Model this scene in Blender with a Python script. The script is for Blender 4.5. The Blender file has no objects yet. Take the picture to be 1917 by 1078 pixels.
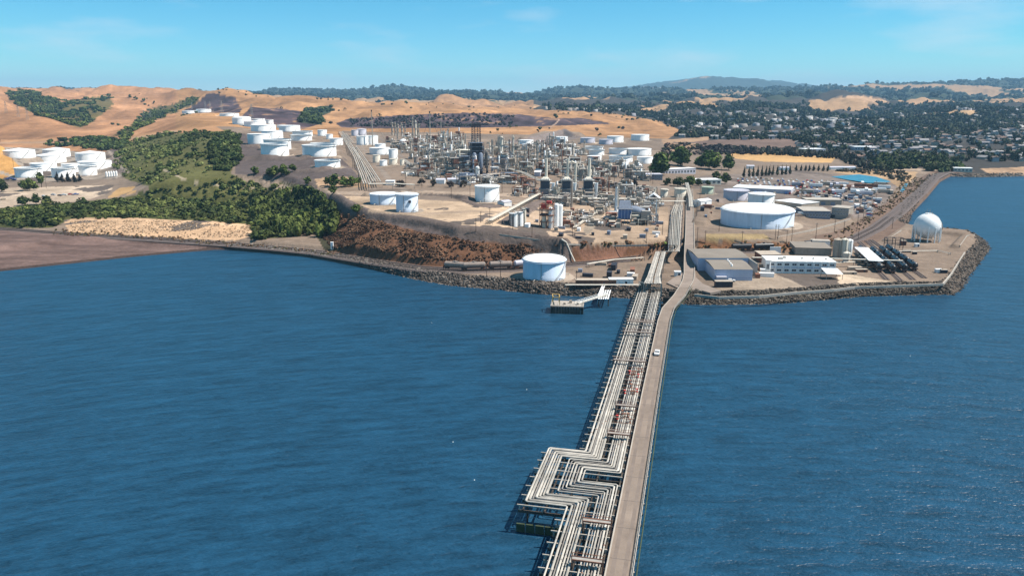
import bpy, bmesh, math, random, time
import numpy as np
from mathutils import Vector, Matrix
T_START = time.time()
scene = bpy.context.scene
R = math.radians
# ------------------------------------------------------------------ camera
CAM_H, FPX, CX, CY = 95.0, 1476.0, 958.5, 539.0
PITCH = math.atan(352.0 / FPX)
SP, CP = math.sin(PITCH), math.cos(PITCH)
cam = bpy.data.cameras.new('camera')
cam.sensor_width = 36.0
cam.lens = 36.0 * FPX / 1917.0
cam.clip_start = 1.0
cam.clip_end = 60000.0
cam_o = bpy.data.objects.new('camera', cam)
cam_o.location = (0, 0, CAM_H)
cam_o.rotation_euler = (math.pi / 2 - PITCH, 0, 0)
scene.collection.objects.link(cam_o)
scene.camera = cam_o
# ------------------------------------------------------------------ sky, sun, exposure
SUN_EL, SUN_AZ = R(56), R(91)          # azimuth clockwise from +Y
world = bpy.data.worlds.new('World'); scene.world = world; world.use_nodes = True
wn, wl = world.node_tree.nodes, world.node_tree.links
wn.clear()
w_out = wn.new('ShaderNodeOutputWorld'); w_bg = wn.new('ShaderNodeBackground'); w_sky = wn.new('ShaderNodeTexSky')
w_sky.sky_type = 'NISHITA'; w_sky.sun_disc = False
w_sky.sun_elevation = SUN_EL; w_sky.sun_rotation = SUN_AZ
w_sky.altitude = 100.0; w_sky.air_density = 0.6; w_sky.dust_density = 0.0; w_sky.ozone_density = 6.0
w_bg.inputs['Strength'].default_value = 0.10
# thin cirrus: a little white mixed into the sky by a stretched noise on the view direction
w_tc = wn.new('ShaderNodeTexCoord'); w_map = wn.new('ShaderNodeMapping'); w_noi = wn.new('ShaderNodeTexNoise')
w_map.inputs['Rotation'].default_value = (0, R(25), R(8)); w_map.inputs['Scale'].default_value = (3.0, 3.0, 14.0)
w_noi.inputs['Scale'].default_value = 1.7; w_noi.inputs['Detail'].default_value = 5; w_noi.inputs['Roughness'].default_value = 0.55
w_rmp = wn.new('ShaderNodeValToRGB'); w_rmp.color_ramp.elements[0].position = 0.50; w_rmp.color_ramp.elements[1].position = 0.76
w_rmp.color_ramp.elements[1].color = (0.5, 0.5, 0.5, 1)
w_mix = wn.new('ShaderNodeMixRGB'); w_mix.inputs[2].default_value = (5.6, 6.2, 6.6, 1)
w_hsv = wn.new('ShaderNodeHueSaturation'); w_hsv.inputs['Hue'].default_value = 0.468; w_hsv.inputs['Saturation'].default_value = 1.24; w_hsv.inputs['Value'].default_value = 1.0
wl.new(w_tc.outputs['Generated'], w_map.inputs['Vector']); wl.new(w_map.outputs['Vector'], w_noi.inputs['Vector'])
wl.new(w_noi.outputs['Fac'], w_rmp.inputs['Fac']); wl.new(w_rmp.outputs['Color'], w_mix.inputs['Fac'])
# the air's brightness levels off towards the horizon
w_sep = wn.new('ShaderNodeSeparateColor'); w_com = wn.new('ShaderNodeCombineColor')
wl.new(w_sky.outputs['Color'], w_hsv.inputs['Color']); wl.new(w_hsv.outputs['Color'], w_sep.inputs[0])
for i_, top_ in enumerate((0.98, 1.02, 0.98)):
    n_ = wn.new('ShaderNodeMath'); n_.operation = 'SMOOTH_MIN'; n_.inputs[1].default_value = top_ / 0.15; n_.inputs[2].default_value = 1.5
    wl.new(w_sep.outputs[i_], n_.inputs[0]); wl.new(n_.outputs[0], w_com.inputs[i_])
wl.new(w_com.outputs[0], w_mix.inputs[1])
wl.new(w_mix.outputs['Color'], w_bg.inputs['Color'])
wl.new(w_bg.outputs['Background'], w_out.inputs['Surface'])
sun_d = bpy.data.lights.new('sun', 'SUN'); sun_d.energy = 5.0; sun_d.angle = R(0.55); sun_d.color = (1.0, 0.925, 0.83)
sun_o = bpy.data.objects.new('sun', sun_d); scene.collection.objects.link(sun_o)
sd = Vector((math.sin(SUN_AZ) * math.cos(SUN_EL), math.cos(SUN_AZ) * math.cos(SUN_EL), math.sin(SUN_EL)))
sun_o.rotation_euler = (-sd).to_track_quat('-Z', 'Y').to_euler()
sun_o.location = (0, 0, 500)
vs = scene.view_settings
vs.view_transform = 'Standard'; vs.look = 'None'; vs.gamma = 1.0; vs.use_curve_mapping = False; vs.exposure = 0.6
cy_ = scene.cycles
cy_.max_bounces = 5; cy_.diffuse_bounces = 2; cy_.glossy_bounces = 2; cy_.transmission_bounces = 2; cy_.volume_bounces = 0
cy_.transparent_max_bounces = 4; cy_.use_denoising = True; cy_.caustics_reflective = False; cy_.caustics_refractive = False

# ------------------------------------------------------------------ helpers: projection
def tan_a(py):
    dy = -(py - CY) / FPX
    return (SP - dy * CP) / (CP + dy * SP)
def at_z(px, py, z):
    Y = (CAM_H - z) / tan_a(py)
    return ((px - CX) / FPX * (Y * CP + (CAM_H - z) * SP), Y, z)
def at_Y(px, py, Y):
    z = CAM_H - Y * tan_a(py)
    return ((px - CX) / FPX * (Y * CP + (CAM_H - z) * SP), Y, z)
def depth_of(p):
    return p[1] * CP + (CAM_H - p[2]) * SP
def mpp(p):                       # metres per photo pixel at a point
    return depth_of(p) / FPX
def proj(x, y, z):
    d = y * CP + (CAM_H - z) * SP
    return CX + FPX * x / d, CY + FPX * (y * SP - (CAM_H - z) * CP) / -d
# ------------------------------------------------------------------ noise
_rng = np.random.RandomState(7)
_perm = _rng.rand(256, 256)
def vnoise(x, y):
    xi = np.floor(x).astype(int); yi = np.floor(y).astype(int)
    fx = x - xi; fy = y - yi
    fx = fx * fx * (3 - 2 * fx); fy = fy * fy * (3 - 2 * fy)
    a = _perm[xi & 255, yi & 255]; b = _perm[(xi + 1) & 255, yi & 255]
    c = _perm[xi & 255, (yi + 1) & 255]; d = _perm[(xi + 1) & 255, (yi + 1) & 255]
    return (a * (1 - fx) + b * fx) * (1 - fy) + (c * (1 - fx) + d * fx) * fy
def fbm(x, y, octv=4):
    s = np.zeros_like(x, dtype=float); a = 0.5; t = 0
    for i in range(octv):
        s = s + a * vnoise(x * 2 ** i + 17.3 * i, y * 2 ** i + 9.1 * i); t += a; a *= 0.5
    return s / t - 0.5
def sstep(a, b, v):
    t = np.clip((v - a) / (b - a), 0, 1); return t * t * (3 - 2 * t)
def in_poly(px, py, poly):
    r = np.zeros(px.shape, bool); n = len(poly)
    for i in range(n):
        x0, y0 = poly[i][0], poly[i][1]; x1, y1 = poly[(i + 1) % n][0], poly[(i + 1) % n][1]
        if y0 == y1: continue
        c = ((y0 > py) != (y1 > py)) & (px < (x1 - x0) * (py - y0) / (y1 - y0) + x0)
        r ^= c
    return r
def d_line(px, py, pts):
    d = np.full(px.shape, 1e9)
    for (a, b) in zip(pts[:-1], pts[1:]):
        ax, ay, bx, by = a[0], a[1], b[0], b[1]
        L = max((bx - ax) ** 2 + (by - ay) ** 2, 1e-9)
        t = np.clip(((px - ax) * (bx - ax) + (py - ay) * (by - ay)) / L, 0, 1)
        d = np.minimum(d, np.hypot(px - ax - t * (bx - ax), py - ay - t * (by - ay)))
    return d
# ------------------------------------------------------------------ terrain: shoreline, bluff, control points
FAR = 40000.0
SHORE_PX = [(-900, 620), (-400, 557), (-150, 525), (0, 508), (120, 495), (250, 481), (350, 472), (425, 466), (480, 470), (540, 476), (600, 484), (650, 492),
            (690, 502), (740, 514), (800, 527), (850, 535), (910, 540), (960, 545), (1010, 550), (1060, 553), (1110, 556), (1160, 557), (1210, 560),
            (1250, 565), (1285, 569), (1340, 570), (1400, 569), (1470, 567), (1560, 559), (1620, 554), (1700, 552), (1785, 551), (1800, 543), (1812, 520),
            (1832, 495), (1852, 470), (1853, 465), (1844, 450), (1826, 441), (1758, 434), (1715, 430), (1699, 423), (1709, 395), (1728, 369), (1752, 334),
            (1757, 330), (1790, 331), (1830, 332), (1917, 330), (2200, 329), (2900, 328)]
SHORE = [at_z(a, b, 0)[:2] for a, b in SHORE_PX]
LAND = SHORE + [(FAR, 1100), (FAR, FAR), (-FAR, FAR), (-FAR, SHORE[0][1])]
BASE_PX = [(-900, 378), (300, 378), (500, 384), (560, 397), (590, 420), (612, 445), (632, 474), (660, 482), (740, 494), (800, 500), (880, 500), (980, 492),
           (1080, 490), (1140, 487), (1200, 480), (1250, 472), (1310, 469), (1400, 469), (1480, 468), (1560, 455), (1620, 430), (1680, 380), (1745, 325), (1900, 318), (2900, 318)]
TOP_PX = [(-900, 370), (300, 370), (520, 362), (600, 360), (625, 366), (652, 385), (690, 400), (740, 406), (800, 416), (860, 430), (920, 437), (1000, 445), (1060, 455),
          (1150, 460), (1250, 457), (1310, 453), (1400, 455), (1480, 460), (1550, 448), (1612, 424), (1672, 377), (1740, 323), (1900, 316), (2900, 316)]
def _plat(px):
    return float(np.interp(px, [-900, 500, 600, 640, 860, 1000, 1100, 1250, 1310, 1480, 1620, 1750], [6, 7, 18, 22, 21, 17, 15, 13, 12, 9, 5, 4]))
BASE = [at_z(a, b, 4.5)[:2] for a, b in BASE_PX]
TOP = [at_z(a, b, _plat(a))[:2] for a, b in TOP_PX]
INL_B = BASE + [(FAR, 1000), (FAR, FAR), (-FAR, FAR), (-FAR, 650)]
INL_T = TOP + [(FAR, 1000), (FAR, FAR), (-FAR, FAR), (-FAR, 660)]
CT = []
def cz(px, *pairs):
    for py, z in pairs: CT.append(at_z(px, py, z))
def cY(px, *pairs):
    for py, Y in pairs: CT.append(at_Y(px, py, Y))
# left edge, lowland with the lot and the tanks, then the dry hills
for px in (-800, -350):
    cz(px, (380, 5), (350, 6), (330, 8)); cY(px, (268, 1450), (230, 1750), (190, 2100), (175, 2500), (176, 3500), (185, 5000), (178, 9000), (186, 12000), (184, 17000))
cz(-60, (380, 5), (350, 6), (330, 8)); cY(-60, (262, 990), (275, 1250), (262, 1500), (225, 1750), (190, 2020), (176, 2250), (182, 2700))
cz(0, (380, 5), (350, 6), (330, 8)); cY(0, (290, 975), (291, 1150), (268, 1500), (235, 1720), (205, 1950), (188, 2100), (195, 2450), (172, 2900), (176, 3300))
cz(100, (380, 5), (350, 6.5), (330, 8.5), (312, 10.5), (300, 12)); cY(100, (270, 1450), (252, 1560), (229, 1760), (237, 2000), (200, 2500), (178, 2900), (167, 3700), (172, 4300))
cY(50, (270, 1450), (240, 1680), (209, 1900), (215, 2150), (186, 2700), (172, 3000))
cz(200, (380, 6), (350, 8), (330, 10), (310, 13)); cY(200, (275, 1350), (258, 1550), (236, 1850), (205, 2400), (185, 2850), (169, 3600), (176, 4300))
cY(130, (258, 1500), (240, 1750), (222, 2150))
cz(260, (350, 12), (330, 15)); cY(260, (312, 880), (285, 1080), (258, 1350), (240, 1600), (232, 1900), (205, 2600), (170, 3250), (163, 3500), (175, 4200))
cY(300, (380, 660), (345, 720), (320, 800), (295, 900), (262, 1150), (245, 1400), (226, 1680), (228, 1800), (220, 2000), (195, 2800), (163, 3400), (172, 4200))
cY(345, (300, 870), (262, 1100), (240, 1330), (222, 1540), (216, 1750), (200, 2600), (178, 3100), (186, 4200))
cY(390, (380, 640), (340, 720), (310, 800), (275, 900), (245, 1120), (222, 1350), (211, 1530), (214, 1750), (203, 2250), (180, 2650), (175, 3000), (188, 4200))
cY(430, (360, 670), (315, 780), (270, 910), (240, 1150), (221, 1380), (216, 1600), (212, 1850), (195, 2350), (164, 2850), (180, 3500), (190, 4500))
cY(480, (385, 610), (345, 695), (310, 790), (277, 900), (258, 1030), (240, 1230), (228, 1380), (222, 1550), (198, 1980), (205, 2300), (183, 2850), (187, 3400))
cY(515, (330, 720), (294, 815), (266, 980), (246, 1180), (235, 1450), (206, 1980), (188, 2750), (192, 3400))
cY(560, (372, 630), (345, 690), (320, 745), (294, 815), (264, 1020), (246, 1230), (238, 1550), (215, 1900), (197, 2450), (189, 2750), (195, 3300))
cY(610, (345, 685), (316, 740), (295, 812), (272, 950), (256, 1110), (244, 1450), (229, 1720), (236, 1900), (212, 2150), (192, 2750), (197, 3300))
cz(650, (375, 22), (345, 24), (315, 27), (290, 31), (265, 36)); cY(650, (246, 1450), (238, 1680), (240, 1850), (208, 2350), (190, 2900), (196, 3500))
cz(720, (395, 22), (370, 22.5), (345, 24), (315, 26), (290, 29), (268, 33)); cY(720, (245, 1560), (238, 1690), (214, 2200), (200, 2650), (189, 3100), (195, 3700))
cz(820, (405, 21.5), (375, 22), (345, 23.5), (315, 26), (290, 28.5), (268, 32)); cY(820, (243, 1560), (237, 1700), (213, 2200), (200, 2650), (194, 3050), (197, 3700))
cz(920, (425, 20.5), (400, 21), (375, 21), (345, 22), (315, 24.5), (290, 27), (268, 31)); cY(920, (247, 1560), (236, 1750), (212, 2200), (204, 2550), (200, 2800), (204, 3300))
cz(1010, (440, 16.5), (400, 17), (370, 18), (340, 20), (310, 23), (288, 26), (266, 30)); cY(1010, (247, 1580), (234, 1850), (216, 2200), (206, 2550), (203, 2850), (200, 3500))
cz(1100, (448, 15), (400, 15.5), (370, 16.5), (340, 18.5), (310, 22), (288, 25), (266, 29)); cY(1100, (246, 1700), (228, 2050), (214, 2400), (209, 2650), (200, 3500))
cz(1200, (450, 13), (400, 13.5), (350, 15), (320, 18), (290, 21), (265, 25)); cY(1200, (243, 1850), (222, 2300), (224, 2500), (210, 2950), (198, 3700))
cz(1260, (448, 12.5), (400, 13), (350, 14), (320, 16)); cY(1260, (262, 1450), (244, 1850), (232, 2150), (222, 2500), (205, 3100), (195, 3900))
cz(1320, (448, 11.5), (400, 11.5), (350, 12), (320, 13), (300, 15), (280, 18), (260, 22), (240, 27), (220, 40)); cY(1320, (205, 3100), (195, 3700), (190, 4300))
cz(1440, (448, 9.5), (400, 10), (350, 10), (320, 11), (300, 13), (280, 16), (260, 20), (240, 25), (222, 36)); cY(1440, (208, 3100), (197, 3700), (190, 4400))
cz(1560, (436, 7.5), (400, 8), (350, 8), (330, 7.5), (310, 8.5), (290, 11), (270, 15), (250, 20), (230, 28)); cY(1560, (214, 3100), (206, 3600), (182, 4250), (184, 4700))
cY(1600, (208, 3500), (178, 4250), (186, 4800)); cY(1640, (200, 3600), (183, 4250), (187, 4800)); cY(1500, (206, 3600), (196, 4250))
cz(1680, (365, 6), (340, 5), (325, 5), (310, 7.5), (290, 11), (270, 15.5), (250, 21), (230, 30)); cY(1680, (222, 2650), (205, 3400), (195, 4300))
cz(1760, (310, 7), (290, 11), (270, 16), (250, 22), (230, 32)); cY(1760, (222, 2500), (209, 2900), (213, 3200), (200, 3600), (190, 4500))
cY(1820, (218, 2550), (208, 2900), (212, 3200)); cY(1710, (224, 2500), (217, 2850))
cz(1850, (308, 7), (290, 11), (270, 16), (250, 22), (230, 32)); cY(1850, (215, 2750), (200, 3500), (190, 4300))
for px in (1960, 2300, 2800):
    cz(px, (308, 7), (290, 11), (270, 16), (250, 22), (230, 32)); cY(px, (215, 2750), (200, 3500), (189, 4300))
# the far ridges
FARC = [(-100, 176), (60, 178), (200, 178), (350, 178), (480, 180), (540, 176), (600, 180), (640, 177), (700, 178), (755, 169), (800, 181), (850, 182), (900, 178), (960, 182),
        (1020, 178), (1080, 171), (1140, 175), (1180, 174), (1260, 172), (1330, 174), (1420, 174), (1500, 172), (1570, 168), (1650, 164), (1710, 164), (1760, 163), (1850, 159), (1917, 159), (2100, 160), (2500, 163), (2900, 166)]
for i, (px, py) in enumerate(FARC):
    if px > 440: cY(px, (190 if px < 1500 else 183, 5600 + 260 * (i % 3)))
    cY(px, (py, 8600 + 500 * (i % 2)), (185, 11800))
for px, py in ((1120, 184), (1200, 170), (1270, 160), (1328, 147), (1370, 155), (1415, 152), (1480, 166), (1560, 176)):
    cY(px, (py, 15000))
for px in (200, 600, 900, 1700, 2000, 2500): cY(px, (186, 15000))
CT = np.array(CT)
def _uv(x, y):
    return np.stack([x / y * FPX / 300.0, np.log(np.maximum(y, 50.0)) * 3.2], -1)
def _phi(d2):
    return 0.5 * d2 * np.log(d2 + 1e-9)
_cu = _uv(CT[:, 0], CT[:, 1]); _cv = CT[:, 2] / CT[:, 1] * 1000.0
_n = len(CT)
_K = _phi(((_cu[:, None] - _cu[None]) ** 2).sum(-1)) + np.eye(_n) * 0.0003
_P = np.concatenate([np.ones((_n, 1)), _cu], 1)
_A = np.block([[_K, _P], [_P.T, np.zeros((3, 3))]])
_w = np.linalg.solve(_A, np.concatenate([_cv, np.zeros(3)]))
def rbf(x, y):
    out = np.empty(x.shape); xf, yf = x.ravel(), y.ravel(); o = out.ravel()
    for i in range(0, len(xf), 20000):
        q = _uv(xf[i:i + 20000], yf[i:i + 20000]).astype(np.float32)
        d2 = (q[:, :1] - _cu[None, :, 0].astype(np.float32)) ** 2 + (q[:, 1:] - _cu[None, :, 1].astype(np.float32)) ** 2
        o[i:i + 20000] = _phi(d2) @ _w[:_n].astype(np.float32) + _w[_n] + q @ _w[_n + 1:]
    return o.reshape(x.shape) * y / 1000.0
def base_h(x, y, detail=True):
    x = np.asarray(x, float); y = np.asarray(y, float)
    z = np.maximum(rbf(x, np.maximum(y, 400)), 3.0)
    if detail:
        amp = np.interp(y, [0, 1300, 2000, 3500, 6000, 10000], [0, 0, 26, 42, 80, 105])
        rid = np.abs(fbm(x / 330.0 + 3, y / 430.0, 4)) * 3.0 - .45
        rid2 = 0.5 - np.abs(fbm(x / 1000.0 + 9, y / 1900.0, 6)) * 2.6
        k = sstep(5000, 7000, y)
        z = z + amp * (rid * (1 - k) + rid2 * k) * sstep(1450, 2300, y)
        z = z + 0.5 * fbm(x / 25.0, y / 25.0, 2) * sstep(1300, 1600, y)
        z = z + (np.abs(fbm(x / 120.0 + 11, y / 170.0 + 2, 3)) * 2 - .3) * np.interp(y, [1500, 2100, 4000], [0, 17, 28])
    inb = in_poly(x, y, INL_B); intp = in_poly(x, y, INL_T)
    near = (y < 1400)
    db = np.full(x.shape, 1e9); dt = np.full(x.shape, 1e9)
    if near.any():
        db[near] = d_line(x[near], y[near], BASE); dt[near] = d_line(x[near], y[near], TOP)
    t = np.where(intp, 1.0, np.where(inb, db / (db + dt + 1e-6), 0.0))
    rough = fbm(x / 8.0, y / 8.0, 4) * 5.5 * np.clip(4 * t * (1 - t), 0, 1) * (np.abs(z - 4.5) / 14)
    bench = 4.5 + 0 * x
    z = bench * (1 - t) + z * t + np.where((t > 0) & (t < 1), rough, 0)
    # shore
    inl = in_poly(x, y, LAND)
    ds = np.full(x.shape, 1e9)
    nr = (y < 1700)
    if nr.any(): ds[nr] = d_line(x[nr], y[nr], SHORE)
    ds = np.where(inl, ds, -ds)
    beach = sstep(at_z(470, 470, 0)[0], at_z(380, 470, 0)[0], x) * (y < 900)
    prof_r = np.interp(ds, [-8, -2, 0, 7, 9, 1e9], [-4, -1.5, -0.1, 4.2, 60, 1e6])
    prof_b = np.interp(ds, [-30, 0, 4, 30, 62, 68, 80, 1e9], [-3, -0.02, 0.35, 1.1, 2.2, 4.6, 60, 1e6])
    return np.minimum(z, prof_r * (1 - beach) + prof_b * beach) if not np.isscalar(beach) else np.minimum(z, prof_r)
PADS = []       # (x, y, r_flat, r_out, z)
BERMS = []      # (pts, height, half width)
CUTS = []       # (pts with z, half width flat, half width blend)
def full_h(x, y):
    x = np.asarray(x, float); y = np.asarray(y, float)
    z = base_h(x, y)
    for pts, hw, ho in CUTS:
        P = np.array(pts); m = (x > P[:, 0].min() - ho) & (x < P[:, 0].max() + ho) & (y > P[:, 1].min() - ho) & (y < P[:, 1].max() + ho)
        if not m.any(): continue
        xs, ys = x[m], y[m]; best = np.full(xs.shape, 1e9); zz = np.zeros(xs.shape)
        for a, b in zip(P[:-1], P[1:]):
            L = (b[0] - a[0]) ** 2 + (b[1] - a[1]) ** 2 + 1e-9
            t = np.clip(((xs - a[0]) * (b[0] - a[0]) + (ys - a[1]) * (b[1] - a[1])) / L, 0, 1)
            d = np.hypot(xs - a[0] - t * (b[0] - a[0]), ys - a[1] - t * (b[1] - a[1]))
            zi = a[2] + t * (b[2] - a[2]); u = d < best
            best = np.where(u, d, best); zz = np.where(u, zi, zz)
        k = 1 - sstep(hw, ho, best)
        z[m] = z[m] * (1 - k) + zz * k
    for (cx, cy, r0, r1, zp) in PADS:
        m = (np.abs(x - cx) < r1) & (np.abs(y - cy) < r1)
        if not m.any(): continue
        d = np.hypot(x[m] - cx, y[m] - cy); k = 1 - sstep(r0, r1, d)
        z[m] = z[m] * (1 - k) + zp * k
    for pts, hgt, hw in BERMS:
        P = np.array(pts); m = (x > P[:, 0].min() - hw * 2) & (x < P[:, 0].max() + hw * 2) & (y > P[:, 1].min() - hw * 2) & (y < P[:, 1].max() + hw * 2)
        if not m.any(): continue
        d = d_line(x[m], y[m], pts)
        z[m] = z[m] + hgt * np.clip((hw * 2 - d) / hw, 0, 1)
    return z
_samples = np.concatenate([np.linspace(300, 800, 400), np.geomspace(803, 16000, 500)])
def ground(px, py, fn=None, ymin=0):
    """the point of the ground seen at a photo pixel"""
    t = tan_a(py); Y = _samples; z = CAM_H - Y * t
    x = (px - CX) / FPX * (Y * CP + (CAM_H - z) * SP)
    g = (fn or full_h)(x, Y)
    hit = np.nonzero((g >= z) & (Y > ymin))[0]
    if len(hit) == 0: return at_Y(px, py, 3000.0)
    i = hit[0]
    if i == 0: return (x[0], Y[0], g[0])
    a, b = (z - g)[i - 1], (z - g)[i]
    k = a / (a - b) if a != b else 0.5
    Yq = Y[i - 1] + (Y[i] - Y[i - 1]) * k
    zq = CAM_H - Yq * t
    return ((px - CX) / FPX * (Yq * CP + (CAM_H - zq) * SP), Yq, zq)
def hz(x, y):
    return float(full_h(np.array([x]), np.array([y]))[0])
# ------------------------------------------------------------------ materials
MATS = {}
def mat(name, col, rough=0.7, var=0.12, scale=0.6, metal=0.0, bump=0.0, bscale=None, spec=0.3, streak=0.0):
    """a painted / earthen surface: base colour broken by two scales of noise in object space"""
    if name in MATS: return MATS[name]
    m = bpy.data.materials.new(name); m.use_nodes = True; nt = m.node_tree; N, L = nt.nodes, nt.links
    b = N['Principled BSDF']; b.inputs['Roughness'].default_value = rough; b.inputs['Metallic'].default_value = metal
    b.inputs['Specular IOR Level'].default_value = spec
    g = N.new('ShaderNodeNewGeometry'); n1 = N.new('ShaderNodeTexNoise'); n1.inputs['Scale'].default_value = scale; n1.inputs['Detail'].default_value = 6
    n1.inputs['Roughness'].default_value = 0.65
    mp = N.new('ShaderNodeMapping'); mp.inputs['Scale'].default_value = (1, 1, 1 - 0.8 * streak)
    L.new(g.outputs['Position'], mp.inputs['Vector']); L.new(mp.outputs['Vector'], n1.inputs['Vector'])
    r = N.new('ShaderNodeMapRange'); r.inputs[1].default_value = 0.3; r.inputs[2].default_value = 0.7
    r.inputs[3].default_value = 1 - var; r.inputs[4].default_value = 1 + var
    L.new(n1.outputs['Fac'], r.inputs[0])
    oi = N.new('ShaderNodeObjectInfo'); r2 = N.new('ShaderNodeMapRange'); r2.inputs[3].default_value = 1 - var * 0.5; r2.inputs[4].default_value = 1 + var * 0.5
    L.new(oi.outputs['Random'], r2.inputs[0])
    mu = N.new('ShaderNodeMath'); mu.operation = 'MULTIPLY'; L.new(r.outputs[0], mu.inputs[0]); L.new(r2.outputs[0], mu.inputs[1])
    vm = N.new('ShaderNodeVectorMath'); vm.operation = 'SCALE'; vm.inputs[0].default_value = col[:3]; L.new(mu.outputs[0], vm.inputs['Scale'])
    L.new(vm.outputs[0], b.inputs['Base Color'])
    if bump:
        n2 = N.new('ShaderNodeTexNoise'); n2.inputs['Scale'].default_value = bscale or scale * 4; n2.inputs['Detail'].default_value = 4
        L.new(g.outputs['Position'], n2.inputs['Vector'])
        bp = N.new('ShaderNodeBump'); bp.inputs['Strength'].default_value = bump; bp.inputs['Distance'].default_value = 0.5
        L.new(n2.outputs['Fac'], bp.inputs['Height']); L.new(bp.outputs[0], b.inputs['Normal'])
    MATS[name] = m; return m
def attr_mat(name, rough=0.9, scale=0.15, var=0.2, bump=0.0, bscale=0.5, spec=0.15, transl=0.0, bdist=0.5):
    """colour from the mesh's own colour attribute, broken by noise"""
    m = bpy.data.materials.new(name); m.use_nodes = True; nt = m.node_tree; N, L = nt.nodes, nt.links
    b = N['Principled BSDF']; b.inputs['Roughness'].default_value = rough; b.inputs['Specular IOR Level'].default_value = spec
    a = N.new('ShaderNodeAttribute'); a.attribute_name = 'col'
    g = N.new('ShaderNodeNewGeometry'); fac = None
    for sc, am in ((scale, var), (scale * 0.12, var * 0.8), (scale * 7, var * 0.7), (scale * .03, var * .6)):
        n = N.new('ShaderNodeTexNoise'); n.inputs['Scale'].default_value = sc; n.inputs['Detail'].default_value = 5; n.inputs['Roughness'].default_value = 0.7
        L.new(g.outputs['Position'], n.inputs['Vector'])
        r = N.new('ShaderNodeMapRange'); r.inputs[1].default_value = 0.28; r.inputs[2].default_value = 0.72; r.inputs[3].default_value = 1 - am; r.inputs[4].default_value = 1 + am
        L.new(n.outputs['Fac'], r.inputs[0])
        if fac is None: fac = r.outputs[0]
        else:
            mu = N.new('ShaderNodeMath'); mu.operation = 'MULTIPLY'; L.new(fac, mu.inputs[0]); L.new(r.outputs[0], mu.inputs[1]); fac = mu.outputs[0]
    vm = N.new('ShaderNodeVectorMath'); vm.operation = 'SCALE'; L.new(a.outputs['Color'], vm.inputs[0]); L.new(fac, vm.inputs['Scale'])
    L.new(vm.outputs[0], b.inputs['Base Color'])
    if bump:
        n2 = N.new('ShaderNodeTexNoise'); n2.inputs['Scale'].default_value = bscale; n2.inputs['Detail'].default_value = 6
        L.new(g.outputs['Position'], n2.inputs['Vector'])
        bp = N.new('ShaderNodeBump'); bp.inputs['Strength'].default_value = bump; bp.inputs['Distance'].default_value = bdist
        L.new(n2.outputs['Fac'], bp.inputs['Height']); L.new(bp.outputs[0], b.inputs['Normal'])
    return m
# ------------------------------------------------------------------ mesh helpers
COL = scene.collection
def np_mesh(name, V, F, material, col=None, smooth=False):
    """V (n,3), F (m,k) all faces with k corners"""
    me = bpy.data.meshes.new(name); V = np.asarray(V, np.float32); F = np.asarray(F, np.int32); k = F.shape[1]
    me.vertices.add(len(V)); me.vertices.foreach_set('co', V.ravel())
    me.loops.add(F.size); me.loops.foreach_set('vertex_index', F.ravel())
    me.polygons.add(len(F)); me.polygons.foreach_set('loop_start', np.arange(0, F.size, k, dtype=np.int32)); me.polygons.foreach_set('loop_total', np.full(len(F), k, np.int32))
    if smooth: me.polygons.foreach_set('use_smooth', np.ones(len(F), bool))
    me.update(calc_edges=True)
    if col is not None:
        a = me.color_attributes.new('col', 'FLOAT_COLOR', 'POINT')
        c = np.ones((len(V), 4), np.float32); c[:, :3] = col; a.data.foreach_set('color', c.ravel())
    me.materials.append(material)
    return me
def link(name, me, parent=None, loc=None, rz=None, label=None, cat=None, group=None, kind=None):
    o = bpy.data.objects.new(name, me); COL.objects.link(o)
    if parent is not None: o.parent = parent
    if loc is not None: o.location = loc
    if rz is not None: o.rotation_euler = (0, 0, rz)
    if label: o['label'] = label
    if cat: o['category'] = cat
    if group: o['group'] = group
    if kind: o['kind'] = kind
    return o
def thing(name, loc, label, cat, group=None, rz=0.0):
    return link(name, None, None, loc, rz, label, cat, group, 'thing')
def copy_tree(o, loc, rz=None, label=None, group=None, parent=None, scale=None):
    c = o.copy(); COL.objects.link(c)
    if parent is not None: c.parent = parent
    if loc is not None: c.location = loc
    if rz is not None: c.rotation_euler = (0, 0, rz)
    if scale is not None: c.scale = scale
    if label: c['label'] = label
    if group: c['group'] = group
    for ch in o.children: copy_tree(ch, None, parent=c)
    return c
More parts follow.
